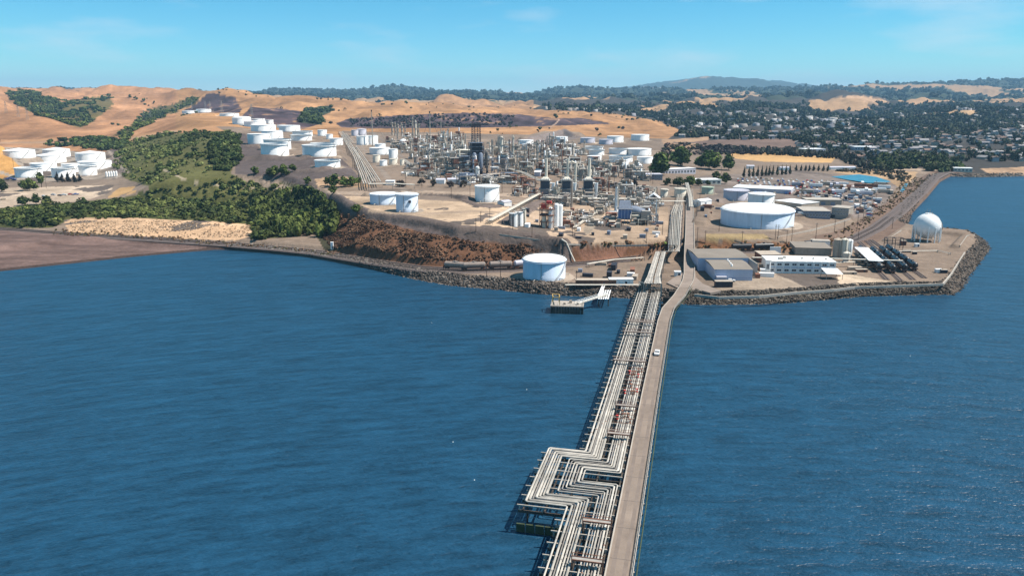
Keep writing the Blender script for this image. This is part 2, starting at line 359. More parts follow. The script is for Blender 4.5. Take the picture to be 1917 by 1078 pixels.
class MB:
    """collects boxes, cylinders and tubes into one mesh"""
    def __init__(s): s.v = []; s.f = []; s.m = []; s.mats = []; s.mi = 0
    def use(s, m):
        if m not in s.mats: s.mats.append(m)
        s.mi = s.mats.index(m); return s
    def add(s, vs, fs):
        b = len(s.v); s.v.extend(vs); s.f.extend([tuple(b + i for i in f) for f in fs]); s.m.extend([s.mi] * len(fs)); return s
    def box(s, c, d, rz=0.0, taper=1.0):
        """c: centre of the bottom face; d: sizes"""
        x, y, z = d[0] / 2, d[1] / 2, d[2]; cs, sn = math.cos(rz), math.sin(rz); vs = []
        for k, (zz, q) in enumerate(((0, 1.0), (z, taper))):
            for (a, b_) in ((-x, -y), (x, -y), (x, y), (-x, y)):
                vs.append((c[0] + a * q * cs - b_ * q * sn, c[1] + a * q * sn + b_ * q * cs, c[2] + zz))
        return s.add(vs, [(0, 3, 2, 1), (4, 5, 6, 7), (0, 1, 5, 4), (1, 2, 6, 5), (2, 3, 7, 6), (3, 0, 4, 7)])
    def bar(s, a, b_, w, h=None):
        a = Vector(a); b_ = Vector(b_); h = h or w; d = b_ - a
        if d.length < 1e-6: return s
        d.normalize(); up = Vector((0, 0, 1)) if abs(d.z) < 0.95 else Vector((1, 0, 0))
        sx = d.cross(up).normalized() * w / 2; sz = sx.cross(d).normalized() * h / 2; vs = []
        for p in (a, b_):
            for q in ((-1, -1), (1, -1), (1, 1), (-1, 1)): vs.append(tuple(p + sx * q[0] + sz * q[1]))
        return s.add(vs, [(0, 1, 2, 3), (7, 6, 5, 4), (0, 4, 5, 1), (1, 5, 6, 2), (2, 6, 7, 3), (3, 7, 4, 0)])
    def lathe(s, c, prof, n=24, caps=True):
        """prof: list of (r, z) from bottom to top, around the vertical through c"""
        vs = []
        for r, z in prof:
            for i in range(n):
                a = 2 * math.pi * i / n; vs.append((c[0] + r * math.cos(a), c[1] + r * math.sin(a), c[2] + z))
        fs = []
        for k in range(len(prof) - 1):
            for i in range(n):
                j = (i + 1) % n; fs.append((k * n + i, k * n + j, (k + 1) * n + j, (k + 1) * n + i))
        if caps:
            fs.append(tuple(reversed(range(n)))); fs.append(tuple((len(prof) - 1) * n + i for i in range(n)))
        return s.add(vs, fs)
    def cyl(s, a, b_, r, n=8, r2=None):
        return s.tube([a, b_], r, n, r2=r2)
    def tube(s, pts, r, n=6, r2=None, caps=True):
        P = [Vector(p) for p in pts]; vs = []; m = len(P)
        for i, p in enumerate(P):
            d = (P[min(i + 1, m - 1)] - P[max(i - 1, 0)])
            if d.length < 1e-7: d = Vector((0, 0, 1))
            d.normalize()
            if 0 < i < m - 1:
                d0 = (P[i] - P[i - 1]).normalized(); k = max(0.5, d0.dot(d)); 
            else: k = 1.0
            up = Vector((0, 0, 1)) if abs(d.z) < 0.9 else Vector((0, 1, 0))
            sx = d.cross(up).normalized(); sz = sx.cross(d).normalized(); rr = r if r2 is None else r + (r2 - r) * i / (m - 1)
            for q in range(n):
                a = 2 * math.pi * (q + 0.5) / n
                vs.append(tuple(p + sx * (math.cos(a) * rr / k) + sz * (math.sin(a) * rr)))
        fs = []
        for k in range(m - 1):
            for i in range(n):
                j = (i + 1) % n; fs.append((k * n + i, k * n + j, (k + 1) * n + j, (k + 1) * n + i))
        if caps: fs.append(tuple(reversed(range(n)))); fs.append(tuple((m - 1) * n + i for i in range(n)))
        return s.add(vs, fs)
    def prism(s, poly, z0, z1):
        n = len(poly); vs = [(p[0], p[1], z0) for p in poly] + [(p[0], p[1], z1) for p in poly]
        return s.add(vs, [tuple(reversed(range(n))), tuple(range(n, 2 * n))] + [(i, (i + 1) % n, n + (i + 1) % n, n + i) for i in range(n)])
    def quad(s, *p): return s.add([tuple(q) for q in p], [tuple(range(len(p)))])
    def mesh(s, name='mesh', smooth=False):
        me = bpy.data.meshes.new(name); me.from_pydata(s.v, [], s.f)
        for m in s.mats: me.materials.append(m)
        if len(s.mats) > 1: me.polygons.foreach_set('material_index', s.m)
        if smooth:
            me.polygons.foreach_set('use_smooth', [len(f) <= 4 for f in s.f]); me.set_sharp_from_angle(angle=R(38))
        me.update(); return me
    def build(s, name, parent=None, smooth=False, **kw):
        return link(name, s.mesh(name, smooth), parent, **kw)
W = dict(
    white=mat('white_paint', (0.84, 0.84, 0.83), 0.45, 0.09, 0.35, streak=1, spec=0.4),
    bluew=mat('pale_blue_paint', (0.62, 0.71, 0.83), 0.5, 0.11, 0.35, streak=1),
    cream=mat('cream_paint', (0.66, 0.60, 0.50), 0.6, 0.10, 0.5, streak=1),
    lilac=mat('lilac_grey_paint', (0.50, 0.49, 0.55), 0.55, 0.08, 0.3),
    green=mat('pale_green_paint', (0.42, 0.48, 0.38), 0.6, 0.1, 0.4),
    brown=mat('brown_tank_paint', (0.26, 0.21, 0.18), 0.6, 0.15, 0.5, streak=1),
    pipe=mat('pipe_insulation', (0.60, 0.555, 0.475), 0.5, 0.2, 0.35, spec=0.4),
    tpipe=mat('trestle_pipe_insulation', (0.42, 0.385, 0.335), 0.55, 0.35, 0.22, spec=0.4),
    tpipe2=mat('weathered_pipe', (0.24, 0.22, 0.20), 0.6, 0.3, 0.3),
    pipe2=mat('pipe_grey', (0.42, 0.375, 0.32), 0.5, 0.14, 0.35),
    steel=mat('galvanised_steel', (0.33, 0.305, 0.275), 0.6, 0.2, 0.8, metal=0.1),
    dsteel=mat('dark_steel', (0.032, 0.033, 0.045), 0.55, 0.2, 0.8),
    bsteel=mat('blue_grey_steel', (0.17, 0.20, 0.26), 0.55, 0.2, 0.8),
    rust=mat('rusty_steel', (0.22, 0.10, 0.065), 0.8, 0.3, 0.9),
    tan=mat('beige_steel', (0.40, 0.335, 0.27), 0.7, 0.2, 0.8),
    conc=mat('concrete', (0.38, 0.34, 0.295), 0.85, 0.12, 0.3, bump=0.1),
    deckc=mat('trestle_concrete', (0.235, 0.185, 0.15), 0.85, 0.2, 0.14, bump=0.12, bscale=2),
    wood=mat('creosoted_timber', (0.07, 0.058, 0.048), 0.85, 0.3, 0.8),
    algae=mat('wet_timber_with_algae', (0.045, 0.06, 0.03), 0.7, 0.3, 0.8),
    asph=mat('asphalt', (0.10, 0.092, 0.09), 0.9, 0.15, 0.15, bump=0.1),
    roadt=mat('worn_road', (0.235, 0.19, 0.16), 0.9, 0.2, 0.15),
    black=mat('black_tank_car_paint', (0.02, 0.02, 0.024), 0.35, 0.3, 0.6, spec=0.5),
    glass=mat('window_glass', (0.03, 0.045, 0.07), 0.08, 0.1, 1.0, spec=0.6),
    red=mat('red_paint', (0.50, 0.05, 0.04), 0.5, 0.15, 0.8),
    bluebox=mat('blue_cladding', (0.10, 0.17, 0.36), 0.5, 0.1, 0.5, streak=1),
    pblue=mat('pale_blue_cladding', (0.44, 0.50, 0.64), 0.5, 0.06, 0.4, streak=1),
    roofg=mat('brown_grey_roofing', (0.22, 0.19, 0.16), 0.9, 0.12, 0.12),
    yellow=mat('ochre_steel', (0.50, 0.33, 0.10), 0.6, 0.15, 0.8),
    polew=mat('pole_timber', (0.075, 0.05, 0.04), 0.9, 0.2, 0.8),
    ball=mat('railway_ballast', (0.115, 0.09, 0.082), 0.95, 0.2, 0.4, bump=0.3),
    rail=mat('rail_steel', (0.10, 0.075, 0.065), 0.5, 0.2, 0.8),
    bark=mat('bark', (0.10, 0.075, 0.055), 0.9, 0.25, 1.0),
    rubber=mat('rubber', (0.02, 0.02, 0.02), 0.9, 0.1, 1.0),
)
# ------------------------------------------------------------------ tanks: where they stand (photo pixels of the shell), so that pads can be cut
# (x0, x1, base y, shell height px, roof, paint, label, group)
GL, GH, GM, GR, GF = 'tanks in the side valley', 'tanks on the terraced hillside', 'tanks beside the central pipeway', 'tanks behind the process units', 'tanks along the waterfront plateau'
TANKS = [
 (11, 64, 297, 14, 'cone', 'white', 'white cone-roof tank beside the orange knoll in the side valley', GL),
 (84, 130, 295, 14, 'cone', 'white', 'white cone-roof tank at the back of the side valley group', GL),
 (70, 122, 306, 14, 'cone', 'white', 'white cone-roof tank overlapping the one behind it in the side valley', GL),
 (145, 196, 303, 15, 'cone', 'white', 'tall white cone-roof tank beside the gravel ramp of the side valley', GL),
 (150, 208, 318, 14, 'flat', 'white', 'wide flat-roof white tank in front of the gravel ramp', GL),
 (60, 105, 321, 14, 'flat', 'white', 'flat-roof white tank in the middle of the side valley group', GL),
 (32, 78, 333, 18, 'open', 'white', 'white open-top tank next to blue vehicles in the side valley', GL),
 (118, 149, 323, 15, 'flat', 'white', 'small flat-roof white tank between two open-top tanks', GL),
 (100, 140, 333, 18, 'open', 'white', 'white open-top tank behind dark conifers in the side valley', GL),
 (150, 181, 329, 19, 'open', 'white', 'narrow white tank next to the row of small silos', GL),
 (342, 371, 213, 5, 'flat', 'white', 'low white tank on the hill crest', GH),
 (368, 395, 211, 6, 'flat', 'white', 'white tank on the hilltop beside the pylons', GH),
 (412, 447, 218, 5, 'flat', 'white', 'low wide white tank near the hilltop', GH),
 (436, 470, 233, 12, 'dome', 'white', 'domed white tank highest in the hillside rows', GH),
 (471, 496, 228, 5, 'flat', 'white', 'low white tank behind the domed hillside tank', GH),
 (498, 512, 233, 8, 'flat', 'white', 'narrow white tank beside the dark burnt slope', GH),
 (458, 498, 238, 10, 'flat', 'white', 'white flat-roof tank just below the domed tank', GH),
 (518, 538, 240, 5, 'flat', 'white', 'small low white tank at the edge of the burnt slope', GH),
 (471, 516, 247, 12, 'flat', 'white', 'white flat-roof tank in the third hillside row', GH),
 (523, 562, 247, 11, 'flat', 'white', 'white flat-roof tank in the third row on the pipeway side', GH),
 (491, 530, 262, 16, 'flat', 'white', 'tall white tank partly behind another on the hillside', GH),
 (465, 507, 272, 20, 'flat', 'white', 'tall white tank closest to the green slope', GH),
 (548, 585, 256, 10, 'open', 'white', 'white open-top tank at the back of the stepped pair', GH),
 (545, 584, 264, 11, 'open', 'white', 'white open-top tank at the front of the stepped pair', GH),
 (495, 545, 281, 19, 'open', 'white', 'white open-top tank right behind the tall hillside tank', GH),
 (490, 541, 293, 23, 'open', 'white', 'tall white open-top tank above the dark gravel slope', GH),
 (582, 627, 283, 14, 'open', 'white', 'open-top tank peeking over the wide tank in front', GH),
 (567, 630, 294, 21, 'open', 'white', 'widest white open-top tank on the hillside', GH),
 (590, 637, 315, 14, 'open', 'white', 'lowest open-top tank of the hillside above the green bushes', GH),
 (595, 612, 255, 11, 'flat', 'white', 'small white tank beside a gravel wedge on the hillside', GH),
 (611, 623, 261, 9, 'flat', 'white', 'small white tank by the upper pipeway', GH),
 (618, 642, 272, 12, 'flat', 'white', 'white tank against the upper pipeway', GH),
 (658, 671, 255, 11, 'flat', 'lilac', 'lilac grey tank far up the pipeway', GM),
 (668, 686, 254, 11, 'dome', 'lilac', 'lilac grey domed tank far up the pipeway', GM),
 (668, 690, 272, 16, 'flat', 'white', 'white tank across the pipeway from the hillside', GM),
 (685, 708, 272, 17, 'flat', 'white', 'white tank under the tall thin mast', GM),
 (692, 731, 290, 12, 'flat', 'white', 'wide white tank in the pipeway cluster', GM),
 (702, 722, 283, 13, 'flat', 'white', 'white tank at the back of the pipeway cluster', GM),
 (728, 745, 299, 19, 'flat', 'white', 'tall white tank beside the brown tanks', GM),
 (698, 712, 305, 14, 'flat', 'cream', 'cream tank at the front of the pipeway cluster', GM),
 (711, 725, 311, 10, 'cone', 'white', 'small white cone-topped tank in the pipeway cluster', GM),
 (729, 744, 309, 11, 'flat', 'cream', 'small pale pink-white tank in front of the tall white one', GM),
 (749, 757, 310, 11, 'flat', 'cream', 'very narrow cream tank by the process units', GM),
 (775, 786, 309, 15, 'flat', 'brown', 'brown tank closer to the white tank cluster', GM),
 (790, 801, 309, 15, 'flat', 'brown', 'brown tank closer to the dark process unit', GM),
 (801, 809, 303, 12, 'flat', 'white', 'narrow white tank behind the brown tanks', GM),
 (693, 746, 384, 19, 'flat', 'bluew', 'wide low pale blue-white tank on the waterfront plateau', GF),
 (742, 783, 398, 33, 'cone', 'bluew', 'tall light blue tank with a black opening', GF),
 (889, 935, 379, 29, 'flat', 'white', 'white tank standing alone on the beige plateau', GF),
 (972, 999, 270, 7, 'flat', 'white', 'white tank under the dark gravel berm', GR),
 (977, 999, 279, 8, 'flat', 'white', 'white tank among the pale distillation columns', GR),
 (1035, 1063, 266, 9, 'flat', 'white', 'white tank in the back row below the dry field', GR),
 (1035, 1048, 278, 10, 'flat', 'white', 'small white tank beside a thin column', GR),
 (1049, 1078, 279, 8, 'flat', 'white', 'low white tank behind the second furnace stack', GR),
 (1050, 1075, 291, 12, 'flat', 'white', 'white tank directly behind the second furnace stack', GR),
 (1076, 1092, 288, 7, 'flat', 'white', 'small low white tank between larger ones', GR),
 (1086, 1114, 268, 9, 'flat', 'lilac', 'lilac-tinted tank in the back row', GR),
 (1095, 1129, 281, 6, 'open', 'white', 'low open white tank in the middle of the rear farm', GR),
 (1102, 1131, 291, 10, 'open', 'white', 'white open-top tank over the third furnace stack', GR),
 (1099, 1126, 304, 11, 'flat', 'white', 'white tank just behind the third furnace stack', GR),
 (1121, 1147, 271, 9, 'flat', 'lilac', 'pale tank overlapping its neighbour in the back row', GR),
 (1136, 1167, 267, 11, 'flat', 'white', 'white tank in the back row beneath the lone dark bush', GR),
 (1181, 1215, 264, 11, 'flat', 'white', 'white tank standing apart at the end of the back row', GR),
 (1140, 1174, 289, 10, 'open', 'white', 'white open-top tank in the front half of the rear farm', GR),
 (1172, 1219, 292, 12, 'flat', 'white', 'wide white tank beside the poplar-like tree', GR),
 (1140, 1184, 305, 12, 'open', 'white', 'white open-top tank with a dark rim above the long shed', GR),
 (1155, 1177, 310, 9, 'flat', 'white', 'small white tank next to the long white shed', GR),
 (1192, 1222, 307, 12, 'flat', 'white', 'white tank half behind the big green tree', GR),
 (1354, 1400, 377, 19, 'flat', 'lilac', 'pale grey tank touching the one beside it', GF),
 (1400, 1448, 386, 21, 'flat', 'white', 'white tank right behind the huge domed tank', GF),
 (1347, 1484, 429, 29, 'dome', 'bluew', 'huge low domed white tank by the access road', GF),
 (1313, 1335, 364, 13, 'flat', 'green', 'pale green tank near the access road', GF),
 (1236, 1250, 370, 15, 'flat', 'cream', 'small cream tank by the gabled frame', GF),
 (1262, 1284, 370, 16, 'flat', 'cream', 'cream tank beside the road pipe rack', GF),
 (978, 1059, 527, 36, 'dome', 'bluew', 'white domed tank at the foot of the bluff by the shore', GF),
]
TPOS = []
for (x0, x1, by, hp, roof, pm, lab, grp) in TANKS:
    P = ground((x0 + x1) / 2, by, base_h)
    s = mpp(P); rr = (x1 - x0) / 2 * s
    dv = Vector((P[0], P[1], 0)).normalized()
    c = (P[0] + dv.x * rr, P[1] + dv.y * rr, P[2])
    TPOS.append((c, rr, hp * s))
    PADS.append((c[0], c[1], rr * 1.12 + 1.0, rr * 1.3 + 7.0, P[2]))
for i in range(len(TPOS)):
    for j in range(i):
        d = math.hypot(TPOS[i][0][0] - TPOS[j][0][0], TPOS[i][0][1] - TPOS[j][0][1])
        if d < TPOS[i][1] + TPOS[j][1]: print('TANK OVERLAP', i, j, round(d - TPOS[i][1] - TPOS[j][1], 1))
def gline(pts, fn=base_h, dz=0.0):
    o = []
    for p in pts:
        g = ground(p[0], p[1], fn); o.append((g[0], g[1], g[2] + dz))
    return o
# dikes round the tank yards
for pts, hg, hw in (
    ([(625, 366), (652, 386), (690, 401), (740, 408), (800, 418), (860, 431), (920, 438), (1000, 446), (1055, 455)], 2.6, 2.6),
    ([(690, 366), (760, 362), (850, 368), (880, 375)], 2.4, 3.0),
    ([(945, 420), (1000, 385), (1040, 372)], 2.2, 2.6),
    ([(860, 372), (900, 388), (960, 386)], 1.2, 2.0),
    ([(1310, 420), (1322, 385), (1350, 376)], 2.6, 3.5),
    ([(1484, 407), (1585, 407), (1592, 412)], 3.0, 1.8),
    ([(1310, 447), (1400, 447), (1455, 447), (1520, 431), (1592, 412)], 1.6, 1.6),
    ([(1664, 452), (1690, 434), (1760, 437), (1812, 443), (1792, 464)], 2.2, 2.4),
    ([(440, 298), (490, 297), (560, 299), (640, 298)], 2.0, 3.0),
    ([(560, 322), (600, 320), (668, 319)], 2.0, 3.0),
    ([(462, 274), (520, 268), (560, 268)], 1.5, 3.0),
    ([(985, 265), (1058, 246), (1082, 258)], 7.0, 9.0),
):
    BERMS.append(([q[:2] for q in gline(pts)], hg, hw))
RAILPX = [(-500, 400), (-200, 415), (0, 428.5), (130, 438), (300, 448), (430, 456.5), (520, 464), (590, 471), (640, 479.5), (700, 489), (780, 501), (870, 507), (960, 504), (1060, 495), (1140, 489), (1200, 481), (1262, 473), (1310, 471), (1400, 470), (1480, 468), (1550, 461), (1600, 447), (1640, 427), (1680, 397), (1722, 360), (1748, 333), (1768, 323), (1800, 319)]
RAIL3 = [at_z(a, b_, float(np.interp(a, [-500, 300, 430, 640, 720, 830, 3000], [4.0, 3.4, 2.7, 2.4, 3.2, 4.7, 4.9]))) for a, b_ in RAILPX]
RAIL = [q[:2] for q in RAIL3]
CUTS.append(([(q[0], q[1], q[2] - .25) for q in RAIL3], 5.0, 8.5))
# ------------------------------------------------------------------ the ground sheet
_u = np.concatenate([np.linspace(-1200, -60, 46, endpoint=False), np.linspace(-60, 1977, 760), np.linspace(1977, 3100, 47)[1:]])
_u = (_u - CX) / FPX
_yy = np.concatenate([np.geomspace(300, 620, 300, endpoint=False), np.geomspace(620, 2500, 330, endpoint=False), np.geomspace(2500, 17500, 190)])
GU, GY = np.meshgrid(_u, _yy)
# screen x depends on depth, not on Y alone: scale so that columns follow the picture
GX = GU * (GY * CP + 85 * SP)
GZ = full_h(GX, GY)
SX, SY = proj(GX, GY, GZ)
nx = 5.0 * fbm(GX / 30.0, GY / 45.0, 4) * np.clip(900 / GY, 0.25, 1.4) * 2
ny = 3.0 * fbm(GX / 30.0 + 50, GY / 45.0, 4) * np.clip(900 / GY, 0.25, 1.4) * 2
def mask(poly, y0=0, y1=1e9, warp=1.0):
    return in_poly(SX + nx * warp, SY + ny * warp, poly) & (GY >= y0) & (GY <= y1)
C = np.zeros(GX.shape + (3,)); C[:] = (0.225, 0.182, 0.152)
def paint(m, c): C[m] = c
C_TAN, C_BURN, C_GRN, C_DGR, C_BEI = (0.355, 0.208, 0.108), (0.072, 0.052, 0.064), (0.075, 0.085, 0.03), (0.115, 0.098, 0.102), (0.47, 0.37, 0.28)
paint(GY > 1480, C_TAN)
yl = (SX < 640) & (GY > 1200) ; paint(yl, C_TAN)
# rolling hills: slightly different hues of dry grass
hv = fbm(GX / 260.0, GY / 260.0, 4)
hm = (GY > 1200)
C[hm] *= (1 + 0.55 * hv[hm])[:, None] * np.array([1.0, 1.0, 1.0])
hv2 = fbm(GX / 60.0 + 40, GY / 140.0, 4); C[hm] *= (1 + 0.9 * hv2[hm])[:, None]; hv3 = fbm(GX / 25.0 + 4, GY / 60.0, 3); C[hm] *= (1 + 0.5 * hv3[hm])[:, None]
pk = hm & (SX < 330); C[pk] *= np.array([1.0, .95, 1.0])
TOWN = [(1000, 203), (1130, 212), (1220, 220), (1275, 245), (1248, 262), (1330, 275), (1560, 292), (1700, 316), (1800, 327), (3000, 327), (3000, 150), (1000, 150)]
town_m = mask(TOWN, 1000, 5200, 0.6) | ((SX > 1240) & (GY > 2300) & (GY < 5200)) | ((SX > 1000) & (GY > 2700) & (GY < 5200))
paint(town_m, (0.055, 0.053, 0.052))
far = GY > 4600
paint(far, (0.042, 0.056, 0.036))
fm = fbm(GX / 900.0 + 4, GY / 1700.0 + 2, 5) + 0.25 * fbm(GX / 250.0, GY / 500.0, 3)
tanp = far & (fm > np.interp(GY, [4600, 9000, 14000], [0.13, 0.13, 0.2]))
paint(tanp, (0.36, 0.24, 0.135))
for poly, y0, y1, c, w in (
    ([(-1300, 660), (-1300, 415), (0, 426), (130, 436), (300, 447), (430, 455), (520, 466), (430, 474), (0, 520)], 0, 620, (0.150, 0.106, 0.100), 0.4),
    ([(0, 340), (-1300, 345), (-1300, 260), (0, 268), (200, 290), (240, 325), (215, 335), (90, 340)], 600, 1400, (0.30, 0.265, 0.235), 0.5),
    ([(-900, 345), (-900, 240), (0, 268), (30, 305), (48, 322), (20, 330), (0, 335)], 600, 1300, (0.52, 0.30, 0.11), 0.3),
    ([(-1300, 445), (-1300, 380), (0, 390), (60, 384), (120, 378), (230, 372), (300, 350), (420, 336), (560, 345), (600, 376), (606, 420), (540, 445), (470, 447), (470, 421), (300, 410), (130, 412), (100, 427), (0, 428)], 0, 900, C_GRN, 0.6),
    ([(235, 335), (212, 312), (212, 290), (235, 268), (290, 250), (350, 245), (432, 243), (448, 270), (442, 300), (430, 325), (470, 343), (500, 365), (380, 372), (300, 356)], 600, 1500, (0.115, 0.12, 0.045), 0.8),
    ([(120, 412), (160, 407), (300, 410), (400, 414), (472, 420), (470, 444), (440, 451), (300, 446), (130, 436)], 0, 700, (0.52, 0.37, 0.25), 0.5),
    ([(-1300, 405), (-1300, 345), (0, 352), (90, 350), (214, 346), (205, 362), (150, 378), (60, 384), (0, 390)], 0, 1100, (0.47, 0.395, 0.325), 0.3),
    ([(204, 371), (224, 353), (254, 349), (258, 360), (225, 373)], 0, 1100, (0.42, 0.28, 0.14), 2.5),
    ([(200, 280), (220, 280), (240, 322), (215, 326)], 700, 1500, (0.20, 0.165, 0.155), 0.3),
    ([(8, 172), (50, 168), (118, 192), (205, 178), (214, 190), (200, 212), (160, 235), (122, 260), (80, 244), (92, 228), (40, 202)], 1800, 3300, (0.12, 0.10, 0.04), 5.0),
    ([(215, 258), (240, 238), (280, 205), (360, 183), (378, 188), (330, 210), (240, 250)], 1250, 3000, (0.10, 0.085, 0.035), 4.0),
    ([(0, 270), (0, 262), (200, 258), (400, 236), (420, 245), (300, 252), (220, 278)], 1100, 1700, (0.42, 0.245, 0.135), 0.6),
    ([(340, 209), (368, 196), (384, 178), (400, 174), (440, 184), (452, 205), (446, 216), (400, 216)], 1800, 3200, C_BURN, 0.6),
    ([(448, 224), (468, 201), (490, 196), (540, 206), (585, 212), (605, 232), (565, 242), (510, 237)], 1450, 2400, C_BURN, 0.5),
    ([(560, 230), (570, 203), (620, 197), (625, 208), (600, 218), (605, 235)], 1600, 2500, (0.04, 0.055, 0.035), 0.9),
    ([(628, 232), (650, 223), (700, 219), (730, 217), (800, 214), (870, 211), (900, 213), (960, 213), (1040, 222), (1090, 221), (1145, 232), (1060, 235), (960, 238), (860, 240), (700, 241), (640, 239)], 1500, 2600, C_BURN, 0.6),
    ([(940, 268), (1058, 241), (1088, 258), (1050, 266), (990, 268)], 1200, 2000, (0.19, 0.165, 0.165), 0.3),
    ([(432, 250), (458, 250), (500, 290), (640, 296), (672, 330), (640, 348), (560, 346), (500, 330), (440, 326)], 500, 1400, C_DGR, 0.3),
    ([(458, 334), (500, 340), (560, 352), (700, 356), (700, 366), (560, 362), (480, 346)], 500, 900, (0.34, 0.27, 0.22), 0.3),
    ([(575, 335), (650, 330), (700, 350), (640, 352), (580, 350)], 500, 900, (0.36, 0.26, 0.18), 0.6),
    ([(630, 366), (700, 368), (800, 374), (980, 385), (960, 432), (860, 430), (760, 408), (700, 400)], 300, 760, C_BEI, 0.3),
    ([(690, 350), (880, 362), (870, 375), (690, 368)], 300, 900, (0.21, 0.175, 0.155), 0.5),
    ([(960, 380), (1250, 390), (1252, 458), (1060, 456), (950, 436)], 300, 760, (0.40, 0.315, 0.245), 0.4),
    ([(608, 362), (640, 368), (700, 397), (760, 407), (860, 428), (960, 439), (1064, 453), (1064, 464), (960, 456), (880, 452), (760, 433), (690, 412), (640, 390), (612, 376)], 300, 760, C_DGR, 0.3),
    ([(600, 445), (612, 400), (640, 388), (690, 408), (760, 430), (880, 450), (1062, 460), (1250, 456), (1256, 476), (1100, 494), (980, 497), (880, 506), (740, 502), (632, 482)], 300, 640, (0.165, 0.088, 0.055), 0.8),
    ([(1084, 458), (1125, 462), (1168, 460), (1150, 476), (1120, 488), (1095, 484)], 300, 600, (0.26, 0.14, 0.10), 3.0),
    ([(560, 400), (636, 384), (640, 470), (610, 470)], 300, 640, (0.05, 0.05, 0.03), 0.8),
    ([(1306, 451), (1480, 456), (1570, 446), (1560, 464), (1480, 472), (1306, 472)], 300, 560, (0.26, 0.135, 0.075), 0.5),
    ([(1320, 437), (1430, 438), (1445, 448), (1320, 450)], 300, 700, (0.33, 0.26, 0.15), 0.3),
    ([(1440, 505), (1560, 508), (1600, 515), (1690, 530), (1560, 547), (1470, 544)], 300, 560, (0.47, 0.40, 0.325), 0.2),
    ([(1410, 512), (1495, 512), (1520, 545), (1400, 556), (1300, 556)], 300, 560, (0.30, 0.255, 0.215), 0.2),
    ([(1310, 330), (1500, 318), (1680, 345), (1650, 400), (1590, 410), (1480, 402), (1330, 378)], 500, 1200, (0.215, 0.185, 0.175), 0.3),
    ([(1340, 282), (1440, 287), (1500, 291), (1565, 296), (1555, 305), (1430, 303), (1380, 297)], 800, 2000, (0.50, 0.33, 0.16), 0.7),
    ([(1238, 262), (1330, 256), (1318, 276), (1250, 284)], 900, 2200, (0.36, 0.25, 0.17), 0.8),
    ([(1300, 266), (1400, 258), (1490, 262), (1500, 274), (1420, 284), (1320, 280)], 1000, 2200, (0.16, 0.115, 0.10), 0.8),
    ([(1560, 322), (1600, 318), (1720, 322), (1700, 345), (1680, 350), (1665, 338)], 700, 1300, (0.42, 0.30, 0.19), 0.5),
    ([(1640, 310), (1770, 312), (1760, 320), (1660, 318)], 800, 1500, (0.40, 0.33, 0.27), 0.4),
    ([(1500, 207), (1530, 195), (1560, 185), (1590, 179), (1640, 182), (1668, 192), (1600, 201)], 3400, 5200, (0.46, 0.31, 0.20), 0.8),
    ([(1690, 224), (1706, 216), (1760, 211), (1800, 206), (1834, 207), (1828, 214), (1740, 219)], 2300, 3400, (0.46, 0.32, 0.19), 0.5),
    ([(1836, 316), (1925, 312), (1925, 326), (1850, 325)], 900, 1400, (0.40, 0.28, 0.19), 0.5),
):
    paint(mask(poly, y0, y1, w), c)
bm_ = (np.abs(C[..., 0] - C_BURN[0]) < .004) & (GY > 1400)
bn = fbm(GX / 35.0 + 8, GY / 70.0 + 1, 4); bn2 = fbm(GX / 12.0, GY / 25.0, 3)
C[bm_] *= np.clip(1 + 1.6 * bn[bm_] + 1.0 * bn2[bm_], .45, 2.0)[:, None]
bt = bm_ & (bn + .6 * bn2 > .26); C[bt] = (0.26, 0.165, 0.11)
md = (np.abs(C[..., 0] - .150) < .004) & (GY < 620); mn = fbm(GX / 40.0, GY / 5.0, 4); mn2 = fbm(GX / 9.0, GY / 3.0, 3); C[md] *= np.clip(1 + .7 * mn[md] + .5 * mn2[md], .6, 1.5)[:, None]
tr_ = np.sin(GZ * 1.1 + 9 * fbm(GX / 60.0, GY / 90.0, 3)); hg = (GY > 1500) & (GY < 4200) & (C[..., 0] > .2); C[hg] *= (1 + .07 * tr_[hg])[:, None]
# golden hills with patches of dry brown between houses at the edge of town
tp = town_m & (GY > 2600) & (GY < 4600) & (fbm(GX / 380.0 + 31, GY / 620.0 + 5, 4) > 0.14); paint(tp, (0.40, 0.265, 0.155))
ds_ = d_line(GX[:300].ravel(), GY[:300].ravel(), SHORE).reshape(GX[:300].shape)
wet = np.zeros(GX.shape, bool); wet[:300] = (ds_ < 6) & (GX[:300] < at_z(470, 470, 0)[0]); paint(wet, (0.065, 0.048, 0.045))
rip = np.zeros(GX.shape, bool); rip[:300] = (ds_ < 9) & (GX[:300] >= at_z(440, 470, 0)[0]) & (GZ[:300] < 4.3); paint(rip, (0.10, 0.085, 0.075))
for (cx, cy, r0, r1, zp) in PADS:
    m = np.hypot(GX - cx, GY - cy) < r0 + 2.5
    paint(m, (0.36, 0.31, 0.265))
for pts, hg, hw in BERMS[:4] + BERMS[8:11]:
    m = np.zeros(GX.shape, bool); sub = (GY < 1300); m[sub] = d_line(GX[sub], GY[sub], pts) < hw * 1.9; paint(m, (0.15, 0.125, 0.12))
# oil stains, worn tarmac and pale gravel over the works ground
wk = (GY > 380) & (GY < 1450) & (C[..., 1] > .17) & (C[..., 2] > .16) & (GZ > 4)
n1_ = fbm(GX / 22.0 + 5, GY / 30.0, 4); n2_ = fbm(GX / 70.0 + 15, GY / 90.0 + 3, 3)
C[wk] *= np.clip(1 + 0.9 * n1_[wk] + 0.9 * n2_[wk], .45, 1.45)[:, None]
dk = wk & (n1_ + .5 * n2_ > .17); C[dk] = (0.13, 0.112, 0.105)
C[(GY < 1480)] *= .92
